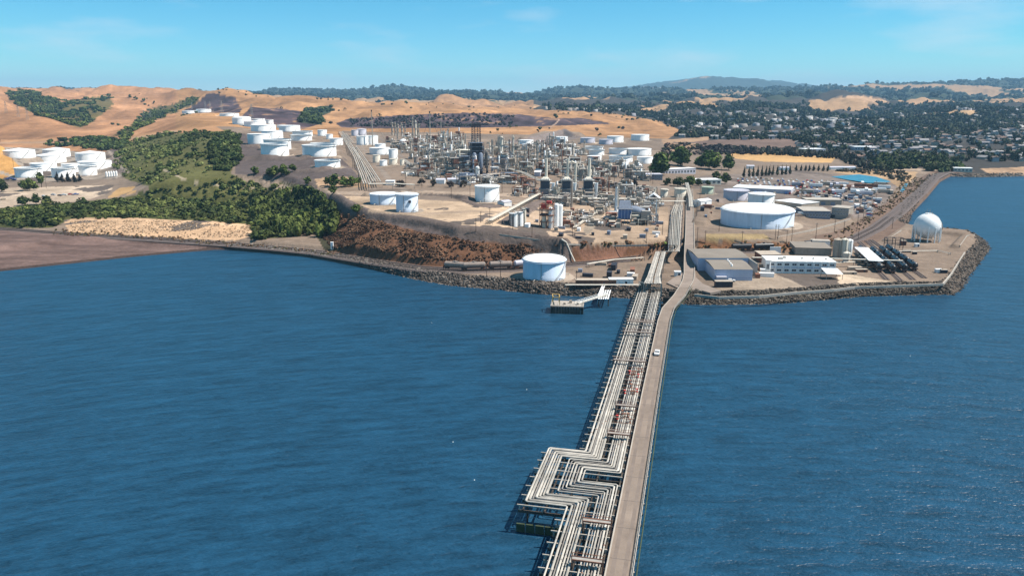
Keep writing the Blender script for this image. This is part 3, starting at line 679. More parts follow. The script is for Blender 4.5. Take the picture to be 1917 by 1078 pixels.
# dirt tracks and service roads
for pts, wpx, c in (([(456, 335), (500, 346), (560, 358), (640, 361), (700, 363), (800, 360), (980, 366), (1020, 372)], 2.6, (.33, .27, .225)), ([(306, 318), (340, 333), (370, 343), (430, 350), (500, 353), (560, 352)], 1.5, (.33, .29, .22)),
                    ([(230, 274), (262, 262), (300, 250), (330, 246)], 1.5, (.36, .27, .20)), ([(0, 322), (30, 333), (60, 340)], 2.2, (.36, .32, .28)), ([(203, 282), (226, 312), (240, 322)], 2.0, (.36, .31, .27)), ([(1028, 240), (1040, 232), (1046, 225)], .8, (.40, .30, .25)),
                    ([(690, 395), (780, 402), (880, 396), (935, 398)], 2.0, (.30, .24, .19)), ([(700, 250), (760, 300), (815, 340)], 2.2, (.20, .175, .16)), ([(660, 262), (700, 300), (735, 345), (760, 356)], 4.0, (.22, .19, .17)), ([(1100, 430), (1125, 395), (1150, 380)], 7.0, (.30, .26, .22)),
                    ([(1320, 372), (1450, 345), (1560, 372), (1640, 386)], 3.0, (.16, .14, .135)), ([(1300, 352), (1420, 350), (1520, 366), (1600, 384)], 2.0, (.17, .15, .14)), ([(1090, 350), (1240, 352), (1290, 352)], 3.0, (.20, .175, .16)), ([(0, 268), (120, 266), (215, 263), (330, 248)], 1.6, (.36, .24, .16))):
    m = (GY < 2500); m2 = np.zeros(GX.shape, bool); m2[m] = d_line(SX[m], SY[m], pts) < wpx * (.8 + .6 * (n1_[m] + .5)); C[m2] = c
for x_ in range(12):
    y_ = 352 + x_ * 2.6; m = (GY < 1000) & (SX < 205 - x_ * 4) & (np.abs(SY - y_ - SX * -.012) < .35) & (C[..., 0] > .4); C[m] *= .8
rcm = (GX > at_z(1540, 462, 4.9)[0]) & (GY < 1150); rc = np.zeros(GX.shape, bool); rc[rcm] = d_line(GX[rcm], GY[rcm], RAIL) < 15; C[rc] = C[rc] * .25 + np.array([.13, .088, .072]) * .75
ny_, nx_ = GX.shape
idx = np.arange(ny_ * nx_).reshape(ny_, nx_)
C *= np.array([1.05, .97, .88]) * .9
F = np.stack([idx[:-1, :-1], idx[:-1, 1:], idx[1:, 1:], idx[1:, :-1]], -1).reshape(-1, 4)
keep = (GZ[:-1, :-1] > -3.5) | (GZ[1:, 1:] > -3.5); F = F[keep.ravel()]
M_GROUND = attr_mat('ground_earth_and_grass', 0.95, 0.16, 0.24, bump=0.6, bscale=0.5, bdist=0.8)
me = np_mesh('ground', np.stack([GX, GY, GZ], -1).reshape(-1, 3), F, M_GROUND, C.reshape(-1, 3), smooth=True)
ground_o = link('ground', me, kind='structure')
def fast_h(x, y):
    """height of the built sheet itself"""
    x = np.asarray(x, float); y = np.asarray(y, float); u = x / (y * CP + 85 * SP)
    i = np.clip(np.searchsorted(_u, u) - 1, 0, len(_u) - 2); j = np.clip(np.searchsorted(_yy, y) - 1, 0, len(_yy) - 2)
    a = np.clip((u - _u[i]) / (_u[i + 1] - _u[i]), 0, 1); b_ = np.clip((y - _yy[j]) / (_yy[j + 1] - _yy[j]), 0, 1)
    return (GZ[j, i] * (1 - a) + GZ[j, i + 1] * a) * (1 - b_) + (GZ[j + 1, i] * (1 - a) + GZ[j + 1, i + 1] * a) * b_
full_h = fast_h
print('terrain', time.time() - T_START)
# ------------------------------------------------------------------ water
def water_mat(name, deep, bumpd=0.35, gloss=0.12):
    m = bpy.data.materials.new(name); m.use_nodes = True; N, L = m.node_tree.nodes, m.node_tree.links
    b = N['Principled BSDF']; b.inputs['Roughness'].default_value = gloss; b.inputs['IOR'].default_value = 1.33; b.inputs['Base Color'].default_value = (*deep, 1)
    b.inputs['Specular IOR Level'].default_value = 0.5
    g = N.new('ShaderNodeNewGeometry'); hsum = None
    # wave fronts are long arcs that spread from the open bay towards the shore
    off = N.new('ShaderNodeVectorMath'); off.operation = 'ADD'; off.inputs[1].default_value = (-60, 260, 0); L.new(g.outputs['Position'], off.inputs[0])
    sx_ = N.new('ShaderNodeSeparateXYZ'); L.new(off.outputs[0], sx_.inputs[0])
    an = N.new('ShaderNodeMath'); an.operation = 'ARCTAN2'; L.new(sx_.outputs[0], an.inputs[0]); L.new(sx_.outputs[1], an.inputs[1])
    am_ = N.new('ShaderNodeMath'); am_.operation = 'MULTIPLY'; am_.inputs[1].default_value = 500.0; L.new(an.outputs[0], am_.inputs[0])
    ln = N.new('ShaderNodeVectorMath'); ln.operation = 'LENGTH'; L.new(off.outputs[0], ln.inputs[0])
    pc = N.new('ShaderNodeCombineXYZ'); L.new(am_.outputs[0], pc.inputs[0]); L.new(ln.outputs['Value'], pc.inputs[1])
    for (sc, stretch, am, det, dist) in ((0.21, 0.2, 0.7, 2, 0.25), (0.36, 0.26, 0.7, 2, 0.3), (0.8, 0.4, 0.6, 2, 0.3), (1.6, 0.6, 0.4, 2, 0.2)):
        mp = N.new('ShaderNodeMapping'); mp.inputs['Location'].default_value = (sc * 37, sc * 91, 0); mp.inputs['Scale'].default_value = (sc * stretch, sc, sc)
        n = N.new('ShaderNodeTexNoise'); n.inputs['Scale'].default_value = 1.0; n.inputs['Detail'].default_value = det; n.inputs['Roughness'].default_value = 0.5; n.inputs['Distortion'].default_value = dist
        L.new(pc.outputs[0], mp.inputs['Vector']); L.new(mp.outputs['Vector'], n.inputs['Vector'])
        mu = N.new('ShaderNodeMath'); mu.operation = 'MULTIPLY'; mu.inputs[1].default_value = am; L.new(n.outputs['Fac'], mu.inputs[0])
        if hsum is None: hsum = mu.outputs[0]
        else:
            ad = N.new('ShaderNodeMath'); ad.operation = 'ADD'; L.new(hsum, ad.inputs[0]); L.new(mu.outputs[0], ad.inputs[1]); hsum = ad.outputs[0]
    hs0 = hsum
    lane = N.new('ShaderNodeTexNoise'); lane.inputs['Scale'].default_value = 1.0; lane.inputs['Detail'].default_value = 3
    lm = N.new('ShaderNodeMapping'); lm.inputs['Rotation'].default_value = (0, 0, R(-14)); lm.inputs['Scale'].default_value = (.004, .014, .01); L.new(g.outputs['Position'], lm.inputs['Vector']); L.new(lm.outputs[0], lane.inputs['Vector'])
    lr = N.new('ShaderNodeMapRange'); lr.inputs[1].default_value = .35; lr.inputs[2].default_value = .65; lr.inputs[3].default_value = .7; lr.inputs[4].default_value = 1.1; L.new(lane.outputs['Fac'], lr.inputs[0])
    hm2 = N.new('ShaderNodeMath'); hm2.operation = 'MULTIPLY'; L.new(hsum, hm2.inputs[0]); L.new(lr.outputs[0], hm2.inputs[1]); hsum = hm2.outputs[0]
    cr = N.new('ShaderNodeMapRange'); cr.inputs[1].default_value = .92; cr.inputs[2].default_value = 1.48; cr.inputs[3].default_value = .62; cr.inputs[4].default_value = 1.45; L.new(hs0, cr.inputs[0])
    cv = N.new('ShaderNodeVectorMath'); cv.operation = 'SCALE'; cv.inputs[0].default_value = deep; L.new(cr.outputs[0], cv.inputs['Scale']); L.new(cv.outputs[0], b.inputs['Base Color'])  # ripple light and dark painted into the base colour: crests lighter, troughs darker
    bp = N.new('ShaderNodeBump'); bp.inputs['Strength'].default_value = 1.0; bp.inputs['Distance'].default_value = bumpd
    L.new(hsum, bp.inputs['Height']); L.new(bp.outputs[0], b.inputs['Normal'])
    return m
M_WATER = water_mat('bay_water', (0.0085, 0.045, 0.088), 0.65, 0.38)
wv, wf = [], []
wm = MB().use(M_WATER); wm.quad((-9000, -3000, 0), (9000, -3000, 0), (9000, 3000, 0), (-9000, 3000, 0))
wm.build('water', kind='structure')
# ------------------------------------------------------------------ trestle
random.seed(11)
T_O = Vector((20.4, 134.6)); T_D = Vector((0.2285, 0.9735)).normalized(); T_N = Vector((T_D.y, -T_D.x))
def TP(s, l, z):
    p = T_O + T_D * s + T_N * l; return (p.x, p.y, z)
DZ = 6.0
S_END = 232.0
trestle = thing('trestle_bridge', TP(0, 0, 0), 'long concrete trestle carrying a roadway and pipelines over the bay to the shore', 'bridge')
def local(root, p): return (p[0] - root.location.x, p[1] - root.location.y, p[2] - root.location.z)
edgeL = [TP(-70, -2.65, DZ), TP(100, -2.65, DZ)] + [at_z(a, b, z) for a, b, z in ((1231, 600, DZ), (1239, 577, DZ), (1260, 553.5, DZ), (1271, 537, DZ - .1))]
edgeR = [TP(-70, 2.65, DZ), TP(100, 2.65, DZ)] + [at_z(a, b, z) for a, b, z in ((1255.5, 600, DZ), (1263, 577, DZ), (1284, 553.5, DZ), (1293, 537, DZ - .1))]
def strip(root, L, Rr, th, m, name, dz=0.0):
    b = MB().use(m); n = len(L); L = [local(root, p) for p in L]; Rr = [local(root, p) for p in Rr]
    vs = [(p[0], p[1], p[2] + dz) for p in L] + [(p[0], p[1], p[2] + dz) for p in Rr] + [(p[0], p[1], p[2] + dz - th) for p in L] + [(p[0], p[1], p[2] + dz - th) for p in Rr]
    fs = []
    for i in range(n - 1):
        fs += [(i, n + i, n + i + 1, i + 1), (2 * n + i, 2 * n + i + 1, 3 * n + i + 1, 3 * n + i), (i, i + 1, 2 * n + i + 1, 2 * n + i), (n + i, 3 * n + i, 3 * n + i + 1, n + i + 1)]
    fs += [(0, 2 * n, 3 * n, n), (n - 1, 2 * n - 1, 4 * n - 1, 3 * n - 1)]
    b.add(vs, fs); return b.build(name, root)
deck = strip(trestle, edgeL, edgeR, 0.55, W['deckc'], 'deck')
def off_line(pts, d):
    out = []
    for i, p in enumerate(pts):
        a = Vector(pts[max(i - 1, 0)][:2]); c = Vector(pts[min(i + 1, len(pts) - 1)][:2]); t = (c - a).normalized(); nn = Vector((t.y, -t.x))
        out.append((p[0] + nn.x * d, p[1] + nn.y * d, p[2]))
    return out
def resample(pts, step):
    out = [pts[0]]; 
    for a, b in zip(pts[:-1], pts[1:]):
        L = (Vector(b) - Vector(a)).length; n = max(1, int(L / step))
        for k in range(1, n + 1): out.append(tuple(a[i] + (b[i] - a[i]) * k / n for i in range(3)))
    return out
for e, d, nm in ((edgeL, 0.16, 'kerb'), (edgeR, -0.16, 'kerb')):
    b = MB().use(W['conc'])
    q = [local(trestle, p) for p in off_line(e, d)]
    for a, c in zip(q[:-1], q[1:]): b.bar((a[0], a[1], a[2] + .12), (c[0], c[1], c[2] + .12), 0.3, 0.24)
    b.build(nm, deck)
jm = MB().use(W['asph'])
for s in range(-66, 180, 12):
    a, c = local(trestle, TP(s, -2.3, DZ + .006)), local(trestle, TP(s, 2.3, DZ + .006)); jm.bar(a, c, 0.10, 0.012)
jm.build('expansion_joint', deck)['kind'] = 'stuff'
dl = MB().use(mat('road_tyre_wear', (0.195, 0.155, 0.13), 0.85, 0.15, 0.3))
for l in (-1.25, 1.1):
    a, c, g2, h2 = TP(-69, l - .42, DZ + .004), TP(-69, l + .42, DZ + .004), TP(178, l + .42, DZ + .004), TP(178, l - .42, DZ + .004)
    dl.quad(*[local(trestle, p) for p in (a, c, g2, h2)])
dl.build('wheel_track', deck)
def railing(root, pts, h=1.1, step=2.4, m='pipe2', m2='conc'):
    b = MB().use(W[m]); q = [local(root, p) for p in resample(pts, step)]
    for k, p in enumerate(q): b.bar((p[0], p[1], p[2] - .3), (p[0], p[1], p[2] + h), 0.13)
    for zz in (h, h * .55):
        for a, c in zip(q[:-1], q[1:]): b.bar((a[0], a[1], a[2] + zz), (c[0], c[1], c[2] + zz), 0.11)
    return b.build('railing', root)
railing(trestle, off_line(edgeR, 0.12))
# service walkway and conduit outside the railing
b = MB().use(W['algae'])
q = [local(trestle, p) for p in off_line(edgeR, 0.75)]
b.tube([(p[0], p[1], p[2] - .25) for p in q], 0.14, 6); b.build('conduit', trestle)
# pile bents
bent0 = None
bents = [s for s in np.arange(-66, S_END - 3, 4.6)]
for k, s in enumerate(bents):
    loop = 20.5 < s < 53
    l0 = -24.6 if loop else -15.2
    road = s < 180
    l1 = 2.9 if road else -2.9
    b = MB().use(W['wood' if k % 3 else 'conc'])
    a, c = local(trestle, TP(s, l0, 5.15)), local(trestle, TP(s, l1, 5.15)); b.bar(a, c, 0.42, 0.55)
    cap = b.build('cap_beam', trestle)
    b = MB().use(W['pipe2']); a, c = local(trestle, TP(s, l0 - .2, 6.62)), local(trestle, TP(s, -3.0, 6.62)); b.bar(a, c, 0.26, 0.3)
    for l in np.linspace(l0 + .4, -3.3, 5): p = local(trestle, TP(s, l, 5.4)); b.box(p, (.3, .3, 1.1))
    b.build('pipe_support', cap)
    if k % 2 == 0:
        for l in ((l0 + 1.2, -9.0, -4.2, 1.6) if road else (l0 + 1.2, -9.0, -4.2)):
            bb = MB().use(W['wood']); p = local(trestle, TP(s, l, 0)); bb.cyl((p[0], p[1], -3), (p[0], p[1], 4.9), 0.24, 7); bb.build('pile', cap)
# longitudinal stringers under the pipes
for l in (-13.9, -9.0, -3.4):
    b = MB().use(W['wood']); b.bar(local(trestle, TP(-66, l, 5.6)), local(trestle, TP(S_END - 4, l, 5.6)), 0.3, 0.4); b.build('stringer', trestle)
for l in (-23.4, -18.5):
    b = MB().use(W['wood']); b.bar(local(trestle, TP(21, l, 5.6)), local(trestle, TP(52.5, l, 5.6)), 0.3, 0.4); b.build('stringer', trestle)
# piers under the curved road end
for px, py in ((1247, 590), (1251, 577), (1262, 565), (1273, 553)):
    p = at_z(px, py, 0); b = MB().use(W['wood']); lp = local(trestle, p); b.box((lp[0], lp[1], -3), (5.2, .8, 8.3)); b.build('pier', trestle)
# fender wall under the loop corner
b = MB().use(W['algae'])
for l in np.arange(-24, -14.5, 2.2):
    p = local(trestle, TP(21.4, l, 0)); b.box((p[0], p[1], -2), (1.9, .5, 4.0), rz=math.atan2(T_N.y, T_N.x))
b.build('fender', trestle)
# ------------------------------------------------------------------ pipelines on the trestle
LG = [(-13.6, .20, 'pipe'), (-12.55, .25, 'pipe'), (-11.95, .15, 'pipe2'), (-11.35, .24, 'pipe'), (-10.7, .20, 'pipe'), (-10.1, .15, 'pipe'), (-9.45, .26, 'pipe')]
RG = [(-7.4, .16, 'pipe'), (-6.75, .12, 'pipe2'), (-6.2, .13, 'pipe'), (-5.6, .22, 'pipe'), (-4.95, .15, 'pipe2'), (-4.35, .24, 'pipe'), (-3.7, .16, 'pipe')]
PZ = 7.05
def shore_path(l, k):
    t = (l + 13.6) / 9.9
    pts = [TP(S_END, l, PZ), TP(S_END + .6, l, PZ + 4.2), at_z(1206 + 31 * t, 531, 11.3), at_z(1213 + 22 * t, 516, 11.3), at_z(1228 + 18 * t, 471, 11.3)]
    if k % 2 == 0 or l > -8: pts += [at_z(1252 + 20 * t, 470.5, 11.6), at_z(1252 + 20 * t, 458, 14.2), at_z(1256 + 20 * t, 400, 14.2), at_z(1262 + 16 * t, 384, 14.6)]
    return pts
ordn = ['outermost', 'second', 'third', 'fourth', 'fifth', 'sixth', 'seventh']
for i, (l, r, mm) in enumerate(LG + RG):
    left = i < len(LG); j = i if left else i - len(LG)
    if left: o = -23.1 + 0.66 * j; s0, s1 = 22.6 + .68 * j, 51.4 - .68 * j
    else: o = -16.9 + 0.78 * j; s0, s1 = 29.0 + 1.05 * j, 46.4 - 0.85 * j
    pts = [TP(-68, l, PZ), TP(s0 - .35, l, PZ), TP(s0, l - .35, PZ + .02), TP(s0, o + .35, PZ + .02), TP(s0 + .35, o, PZ), TP(s1 - .35, o, PZ), TP(s1, o + .35, PZ + .02), TP(s1, l - .35, PZ + .02), TP(s1 + .35, l, PZ), TP(140 + 3 * i, l, PZ)] + shore_path(l, i)
    b = MB().use(W['tpipe' if mm == 'pipe' else 'tpipe2']); b.tube([(p[0], p[1], p[2] + (r - .25)) for p in pts], r, 8)
    for s_c in np.arange(-60 + 2.1 * i, 225, 13.7):
        if 20 < s_c < 54: continue
        b.use(W['tpipe2' if (i + int(s_c)) % 3 else 'rust']); b.cyl(TP(s_c, l, PZ + r - .25), TP(s_c + .35, l, PZ + r - .25), r * 1.22, 8)
    lab = f"{'cream' if mm == 'pipe' else 'grey'} trestle pipeline, {ordn[j]} counted inward in the {'open-water' if left else 'roadside'} bundle"
    b.build('pipeline', smooth=True, label=lab, cat='pipeline', group='pipelines along the trestle')
# crossover bridges over the pipes
for k, (py, lab) in enumerate(((608, 'brown steel crossover spanning the pipes close to the shore'), (628, 'second brown steel crossover out from the shore'), (683, 'brown steel crossover spanning the pipes level with the white car'),
                (768, 'brown steel crossover behind the red valve cluster'), (822, 'brown steel crossover just shoreward of the expansion loop'), (991, 'brown steel crossover on the seaward side of the expansion loop'), (1066, 'brown steel crossover at the bottom edge of the view'))):
    Y = (CAM_H - 8) / tan_a(py); s = (Y - T_O.y) / T_D.y + 1
    l0, l1 = (-14, -3) if k < 3 else (-9.0, -3)
    root = thing('pipe_crossover', TP(s, (l0 + l1) / 2, 6.7), lab, 'footbridge', 'crossovers over the trestle pipes')
    b = MB().use(W['rust'])
    for ds in (-.55, .55):
        b.bar(local(root, TP(s + ds, l0, 8.6)), local(root, TP(s + ds, l1, 8.6)), .18, .3); b.bar(local(root, TP(s + ds, l0, 9.5)), local(root, TP(s + ds, l1, 9.5)), .09, .09)
    b.build('girder', root)
    b = MB().use(W['steel']); b.bar(local(root, TP(s, l0, 8.68)), local(root, TP(s, l1, 8.68)), .9, .08); b.build('walkway', root)
    for l in (l0, l1):
        b = MB().use(W['rust'])
        for ds in (-.55, .55): b.bar(local(root, TP(s + ds, l, 5.4)), local(root, TP(s + ds, l, 9.5)), .16)
        b.build('post', root)
# valve manifolds on the right hand bundle
for k, (py, nn, lab) in enumerate(((702, 7, 'cluster of red and brown valves beside the roadway, level with the white car'), (728, 6, 'cluster of brown valves in the middle of the trestle'), (785, 5, 'valve cluster with a bright red handwheel frame'))):
    Y = (CAM_H - 7.5) / tan_a(py); s = (Y - T_O.y) / T_D.y
    root = thing('valve_cluster', TP(s, -5.5, 6.9), lab, 'valves', 'valve clusters on the trestle')
    for i in range(nn):
        l = -7.6 + 4.4 * i / nn + random.uniform(-.2, .2); ss = s + random.uniform(-5, 5)
        b = MB().use(W['rust' if i % 5 else 'red']); p = local(root, TP(ss, l, 6.6)); b.cyl((p[0], p[1], p[2]), (p[0], p[1], p[2] + 1.6), .12, 6); b.lathe((p[0], p[1], p[2] + .3), [(.3, 0), (.42, .25), (.3, .5)], 8)
        b.cyl((p[0], p[1], p[2] + 1.55), (p[0], p[1], p[2] + 1.65), .42, 10); b.build('valve', root)
    for i in range(4):
        b = MB().use(W['rust']); ss = s - 5 + 3.2 * i; b.bar(local(root, TP(ss, -8.2, 8.0)), local(root, TP(ss, -3.1, 8.0)), .14); b.bar(local(root, TP(ss, -8.2, 5.6)), local(root, TP(ss, -8.2, 8.0)), .12); b.bar(local(root, TP(ss, -3.1, 5.6)), local(root, TP(ss, -3.1, 8.0)), .12); b.build('frame', root)
# ------------------------------------------------------------------ car builder
CARMESH = {}
def car_parts(kind='car'):
    """returns shared meshes body, glass, wheel for a car of real size (length along +Y)"""
    if kind in CARMESH: return CARMESH[kind]
    L, Wd = (4.5, 1.8) if kind == 'car' else (5.4, 1.95)
    prof = [(-.5, .35), (-.5, .85), (-.44, .95), (-.2, .98), (-.1, 1.42), (.25, 1.45), (.42, 1.0), (.5, .9), (.5, .35)] if kind == 'car' else [(-.5, .45), (-.5, 1.1), (-.12, 1.15), (-.10, 1.75), (.16, 1.8), (.28, 1.2), (.5, 1.1), (.5, .45)]
    b = MB(); n = len(prof); b.mats = [None]
    vs = [(-Wd / 2 * (0.86 if z > 1.2 else 1), y * L, z) for y, z in prof] + [(Wd / 2 * (0.86 if z > 1.2 else 1), y * L, z) for y, z in prof]
    b.add(vs, [tuple(range(n)), tuple(reversed(range(n, 2 * n)))] + [(i, n + i, n + (i + 1) % n, (i + 1) % n) for i in range(n)])
    body = b
    g = MB().use(W['glass'])
    if kind == 'car': y0, y1, z0, z1 = -.13, .32, 1.05, 1.38
    else: y0, y1, z0, z1 = -.09, .18, 1.25, 1.7
    for sx in (-1, 1): g.quad((sx * Wd * .475, (y0 - .03) * L, z0), (sx * Wd * .475, (y1 + .04) * L, z0), (sx * Wd * .437, y1 * L * .85, z1), (sx * Wd * .437, y0 * L, z1))
    g.quad((-Wd * .42, (y1 + .10) * L, z0), (Wd * .42, (y1 + .10) * L, z0), (Wd * .38, (y1 - .03) * L, z1 + .03), (-Wd * .38, (y1 - .03) * L, z1 + .03))
    g.quad((-Wd * .42, (y0 - .065) * L, z0), (Wd * .42, (y0 - .065) * L, z0), (Wd * .38, (y0 + .015) * L, z1 + .03), (-Wd * .38, (y0 + .015) * L, z1 + .03))
    wm_ = MB().use(W['rubber']).cyl((-.11, 0, .33), (.11, 0, .33), .33, 12)
    CARMESH[kind] = (body, g.mesh('window'), wm_.mesh('wheel'), L, Wd)
    return CARMESH[kind]
CARBODY = {}
def car(loc, rz, paint, label, kind='car', group=None, name=None, parts=True):
    body, g, wh, L, Wd = car_parts(kind)
    if (kind, paint) not in CARBODY:
        body.mats = [W[paint] if paint in W else MATS[paint]]; CARBODY[(kind, paint)] = body.mesh('body')
    nm = name or ('parked_car' if kind == 'car' else 'pickup_truck')
    if not parts:
        o = link(nm, CARBODY[(kind, paint)], None, loc, rz, label, 'car' if kind == 'car' else 'truck', group); return o
    root = thing(nm, loc, label, 'car' if kind == 'car' else 'truck', group, rz)
    link('body', CARBODY[(kind, paint)], root); link('window', g, root)
    for sx in (-1, 1):
        for sy in (-.31, .31): link('wheel', wh, root, (sx * (Wd / 2 - .1), sy * L, 0))
    return root
for nm_, c_ in (('car_white', (.75, .75, .74)), ('car_silver', (.42, .43, .45)), ('car_black', (.025, .025, .03)), ('car_red', (.32, .03, .03)), ('car_blue', (.05, .10, .28)), ('car_tan', (.38, .32, .24))):
    mat(nm_, c_, .25, .03, .2, spec=.5)
p = at_z(1232, 663, DZ)
s_ = (p[1] - T_O.y) / T_D.y
car(TP(s_, -0.1, DZ + .012), -math.atan2(T_D.x, T_D.y), 'car_white', 'white car driving along the trestle roadway', name='car')
# ------------------------------------------------------------------ shore rack under the rising pipes
rack = thing('pipe_rack', at_z(1225, 500, 4.5), 'elevated pipe rack running ashore beside the access road', 'pipe rack')
for (xa, xb, y, z0, z1) in ((1206, 1238, 531, 0, 11), (1210, 1237, 522, 3, 11), (1214, 1236, 514, 4.3, 11), (1218, 1238, 502, 4.3, 11), (1222, 1241, 490, 4.3, 11), (1227, 1245, 475, 4.3, 11)):
    A, B_ = at_z(xa - 1, y, z1), at_z(xb + 1, y, z1); b = MB().use(W['steel'])
    b.bar(local(rack, A), local(rack, B_), .35, .35)
    b.bar(local(rack, (A[0], A[1], A[2] - 2.2)), local(rack, (B_[0], B_[1], B_[2] - 2.2)), .25, .25)
    for q in (A, B_): b.bar(local(rack, (q[0], q[1], z0)), local(rack, q), .35)
    b.build('portal', rack)
rack2 = thing('pipe_rack', at_z(1265, 430, 12.6), 'dense pipe rack parallel to the access road on the plateau', 'pipe rack')
for y in (457, 450, 443, 436, 428, 420, 412, 404, 396, 388):
    A, B_ = at_z(1251 + (457 - y) * .07, y, 13.8), at_z(1275 + (457 - y) * .05, y, 13.8); b = MB().use(W['bsteel'])
    b.bar(local(rack2, A), local(rack2, B_), .35, .35)
    for q in (A, B_): b.bar(local(rack2, (q[0], q[1], 10.5)), local(rack2, (q[0], q[1], 15.2)), .3)
    b.build('portal', rack2)
for k in range(7):
    t = (k + .5) / 7
    b = MB().use(W['pipe' if k % 2 else 'pipe2']); b.tube([local(rack2, at_z(1253 + 20 * t, 459, 15)), local(rack2, at_z(1256 + 20 * t, 400, 15)), local(rack2, at_z(1264 + 15 * t, 380, 15)), local(rack2, at_z(1270 + 12 * t, 352, 16.5))], .17, 6); b.build('pipe', rack2)
# ------------------------------------------------------------------ access road ashore: a ramp from the trestle up to the plateau
road = thing('access_road', (0, 0, 0), '', '', None); 
for k_ in ('label', 'category'):
    if k_ in road: del road[k_]
road['kind'] = 'structure'
RL = [(1271, 537, 5.9), (1277, 526, 5.6), (1280, 512, 5.6), (1280, 495, 6.4), (1280.5, 478, 9.0), (1281, 463, 12.2), (1282, 452, 13.2), (1283, 430, 13.2), (1283.5, 400, 13.2), (1284, 378, 13.6), (1285, 355, 14.2)]
RR = [(1293, 537, 5.9), (1299, 526, 5.6), (1301, 512, 5.6), (1301, 495, 6.4), (1301, 478, 9.0), (1300.5, 463, 12.2), (1300.5, 452, 13.2), (1300, 430, 13.2), (1299, 400, 13.2), (1298.5, 378, 13.6), (1297, 355, 14.2)]
eL = [at_z(*q) for q in RL]; eR = [at_z(*q) for q in RR]
b = MB().use(W['roadt']); n = len(eL)
vs = [p for p in eL] + [p for p in eR] + [(p[0], p[1], 1.0) for p in eL] + [(p[0], p[1], 1.0) for p in eR]; fs = []
for i in range(n - 1): fs += [(i, n + i, n + i + 1, i + 1), (i, i + 1, 2 * n + i + 1, 2 * n + i), (n + i, 3 * n + i, 3 * n + i + 1, n + i + 1)]
b.add(vs, fs).build('road_surface', road)
for e, d in ((eL, .2), (eR, -.2)):
    b = MB().use(W['conc']); q = off_line(e, d)
    for a, c in zip(q[:-1], q[1:]): b.bar((a[0], a[1], a[2] + .25), (c[0], c[1], c[2] + .25), .3, .5)
    b.build('parapet', road)
# apron between the ramp, the rack and the warehouse
b = MB().use(W['roadt']); pts = [at_z(x, y, 4.9) for x, y in ((1272, 541), (1248, 530), (1262, 520), (1279, 510), (1301, 505), (1303, 520), (1316, 532), (1350, 545), (1330, 549), (1302, 541), (1294, 545))]
b.prism([q[:2] for q in pts], 4.0, 5.15); b.build('apron', road)
# ------------------------------------------------------------------ mooring platform with gangway beside the trestle
dk = thing('mooring_platform', at_z(1060, 584, 0), 'small timber mooring platform with an ochre gantry off the shore', 'platform')
A, B_, C_ = at_z(1030, 586, 0), at_z(1092, 588, 0), at_z(1090, 574, 0)
w_ = (Vector(B_) - Vector(A)).length; d_ = 10.0; ang = math.atan2(B_[1] - A[1], B_[0] - A[0])
cc = local(dk, ((A[0] + B_[0]) / 2 - math.sin(ang) * d_ / 2, (A[1] + B_[1]) / 2 + math.cos(ang) * d_ / 2, 0))
b = MB().use(W['conc']); b.box((cc[0], cc[1], 3.0), (w_, d_, .5), ang); b.build('deck', dk)
for i in range(12):
    b = MB().use(W['wood']); t = (i + .5) / 12; p = local(dk, (A[0] + (B_[0] - A[0]) * t, A[1] + (B_[1] - A[1]) * t, 0)); b.box((p[0], p[1] - .2, -2), (w_ / 12 * .86, .5, 5.2), ang); b.build('fender', dk)
for i in range(8):
    b = MB().use(W['wood']); p = (cc[0] + (w_ * .45) * (-1 if i % 2 else 1), cc[1] + (i // 2 - 1.5) * 2.4, 0); b.cyl((p[0], p[1], -3), (p[0], p[1], 3), .3, 7); b.build('pile', dk)
b = MB().use(W['yellow'])
for dx in (-.45, -.25):
    for dy in (-3, 3): b.bar((cc[0] + w_ * dx, cc[1] + dy, 3.4), (cc[0] + w_ * dx, cc[1] + dy, 7.2), .3)
    b.bar((cc[0] + w_ * dx, cc[1] - 3, 7.2), (cc[0] + w_ * dx, cc[1] + 3, 7.2), .3)
for dy in (-3, 3): b.bar((cc[0] - w_ * .45, cc[1] + dy, 7.2), (cc[0] - w_ * .25, cc[1] + dy, 7.2), .3)
b.build('gantry', dk)
for dx, dy, s2 in ((.1, 1, 1.2), (.3, -2, .9), (-.1, -2, 1.0), (.38, 2, .8)):
    b = MB().use(W['tan']); b.box((cc[0] + w_ * dx, cc[1] + dy, 3.5), (s2, s2, s2)); b.build('bollard', dk)
b = MB().use(W['pipe2']); cs_, sn_ = math.cos(ang), math.sin(ang)
crn = [(cc[0] + cs_ * w_ * .48 * a - sn_ * d_ * .46 * e, cc[1] + sn_ * w_ * .48 * a + cs_ * d_ * .46 * e, 3.5) for a, e in ((-1, -1), (1, -1), (1, 1), (-1, 1))]
for i in range(4):
    a, c = crn[i], crn[(i + 1) % 4]
    for zz in (.55, 1.1): b.bar((a[0], a[1], 3.5 + zz), (c[0], c[1], 3.5 + zz), .07)
    for t in np.linspace(0, 1, 6)[:-1]: q = (a[0] + (c[0] - a[0]) * t, a[1] + (c[1] - a[1]) * t); b.bar((q[0], q[1], 3.5), (q[0], q[1], 4.6), .08)
b.build('railing', dk)
gw = thing('gangway', at_z(1090, 570, 0), 'white gangway linking the mooring platform to the trestle shore', 'gangway')
a, c = Vector(local(gw, at_z(1078, 569, 3.6))), Vector(local(gw, at_z(1136, 551, 5.2)))
b = MB().use(W['pipe']); b.bar(a, c, 1.8, .25); b.build('walkway', gw)
side = (c - a).normalized().cross(Vector((0, 0, 1))) * .9
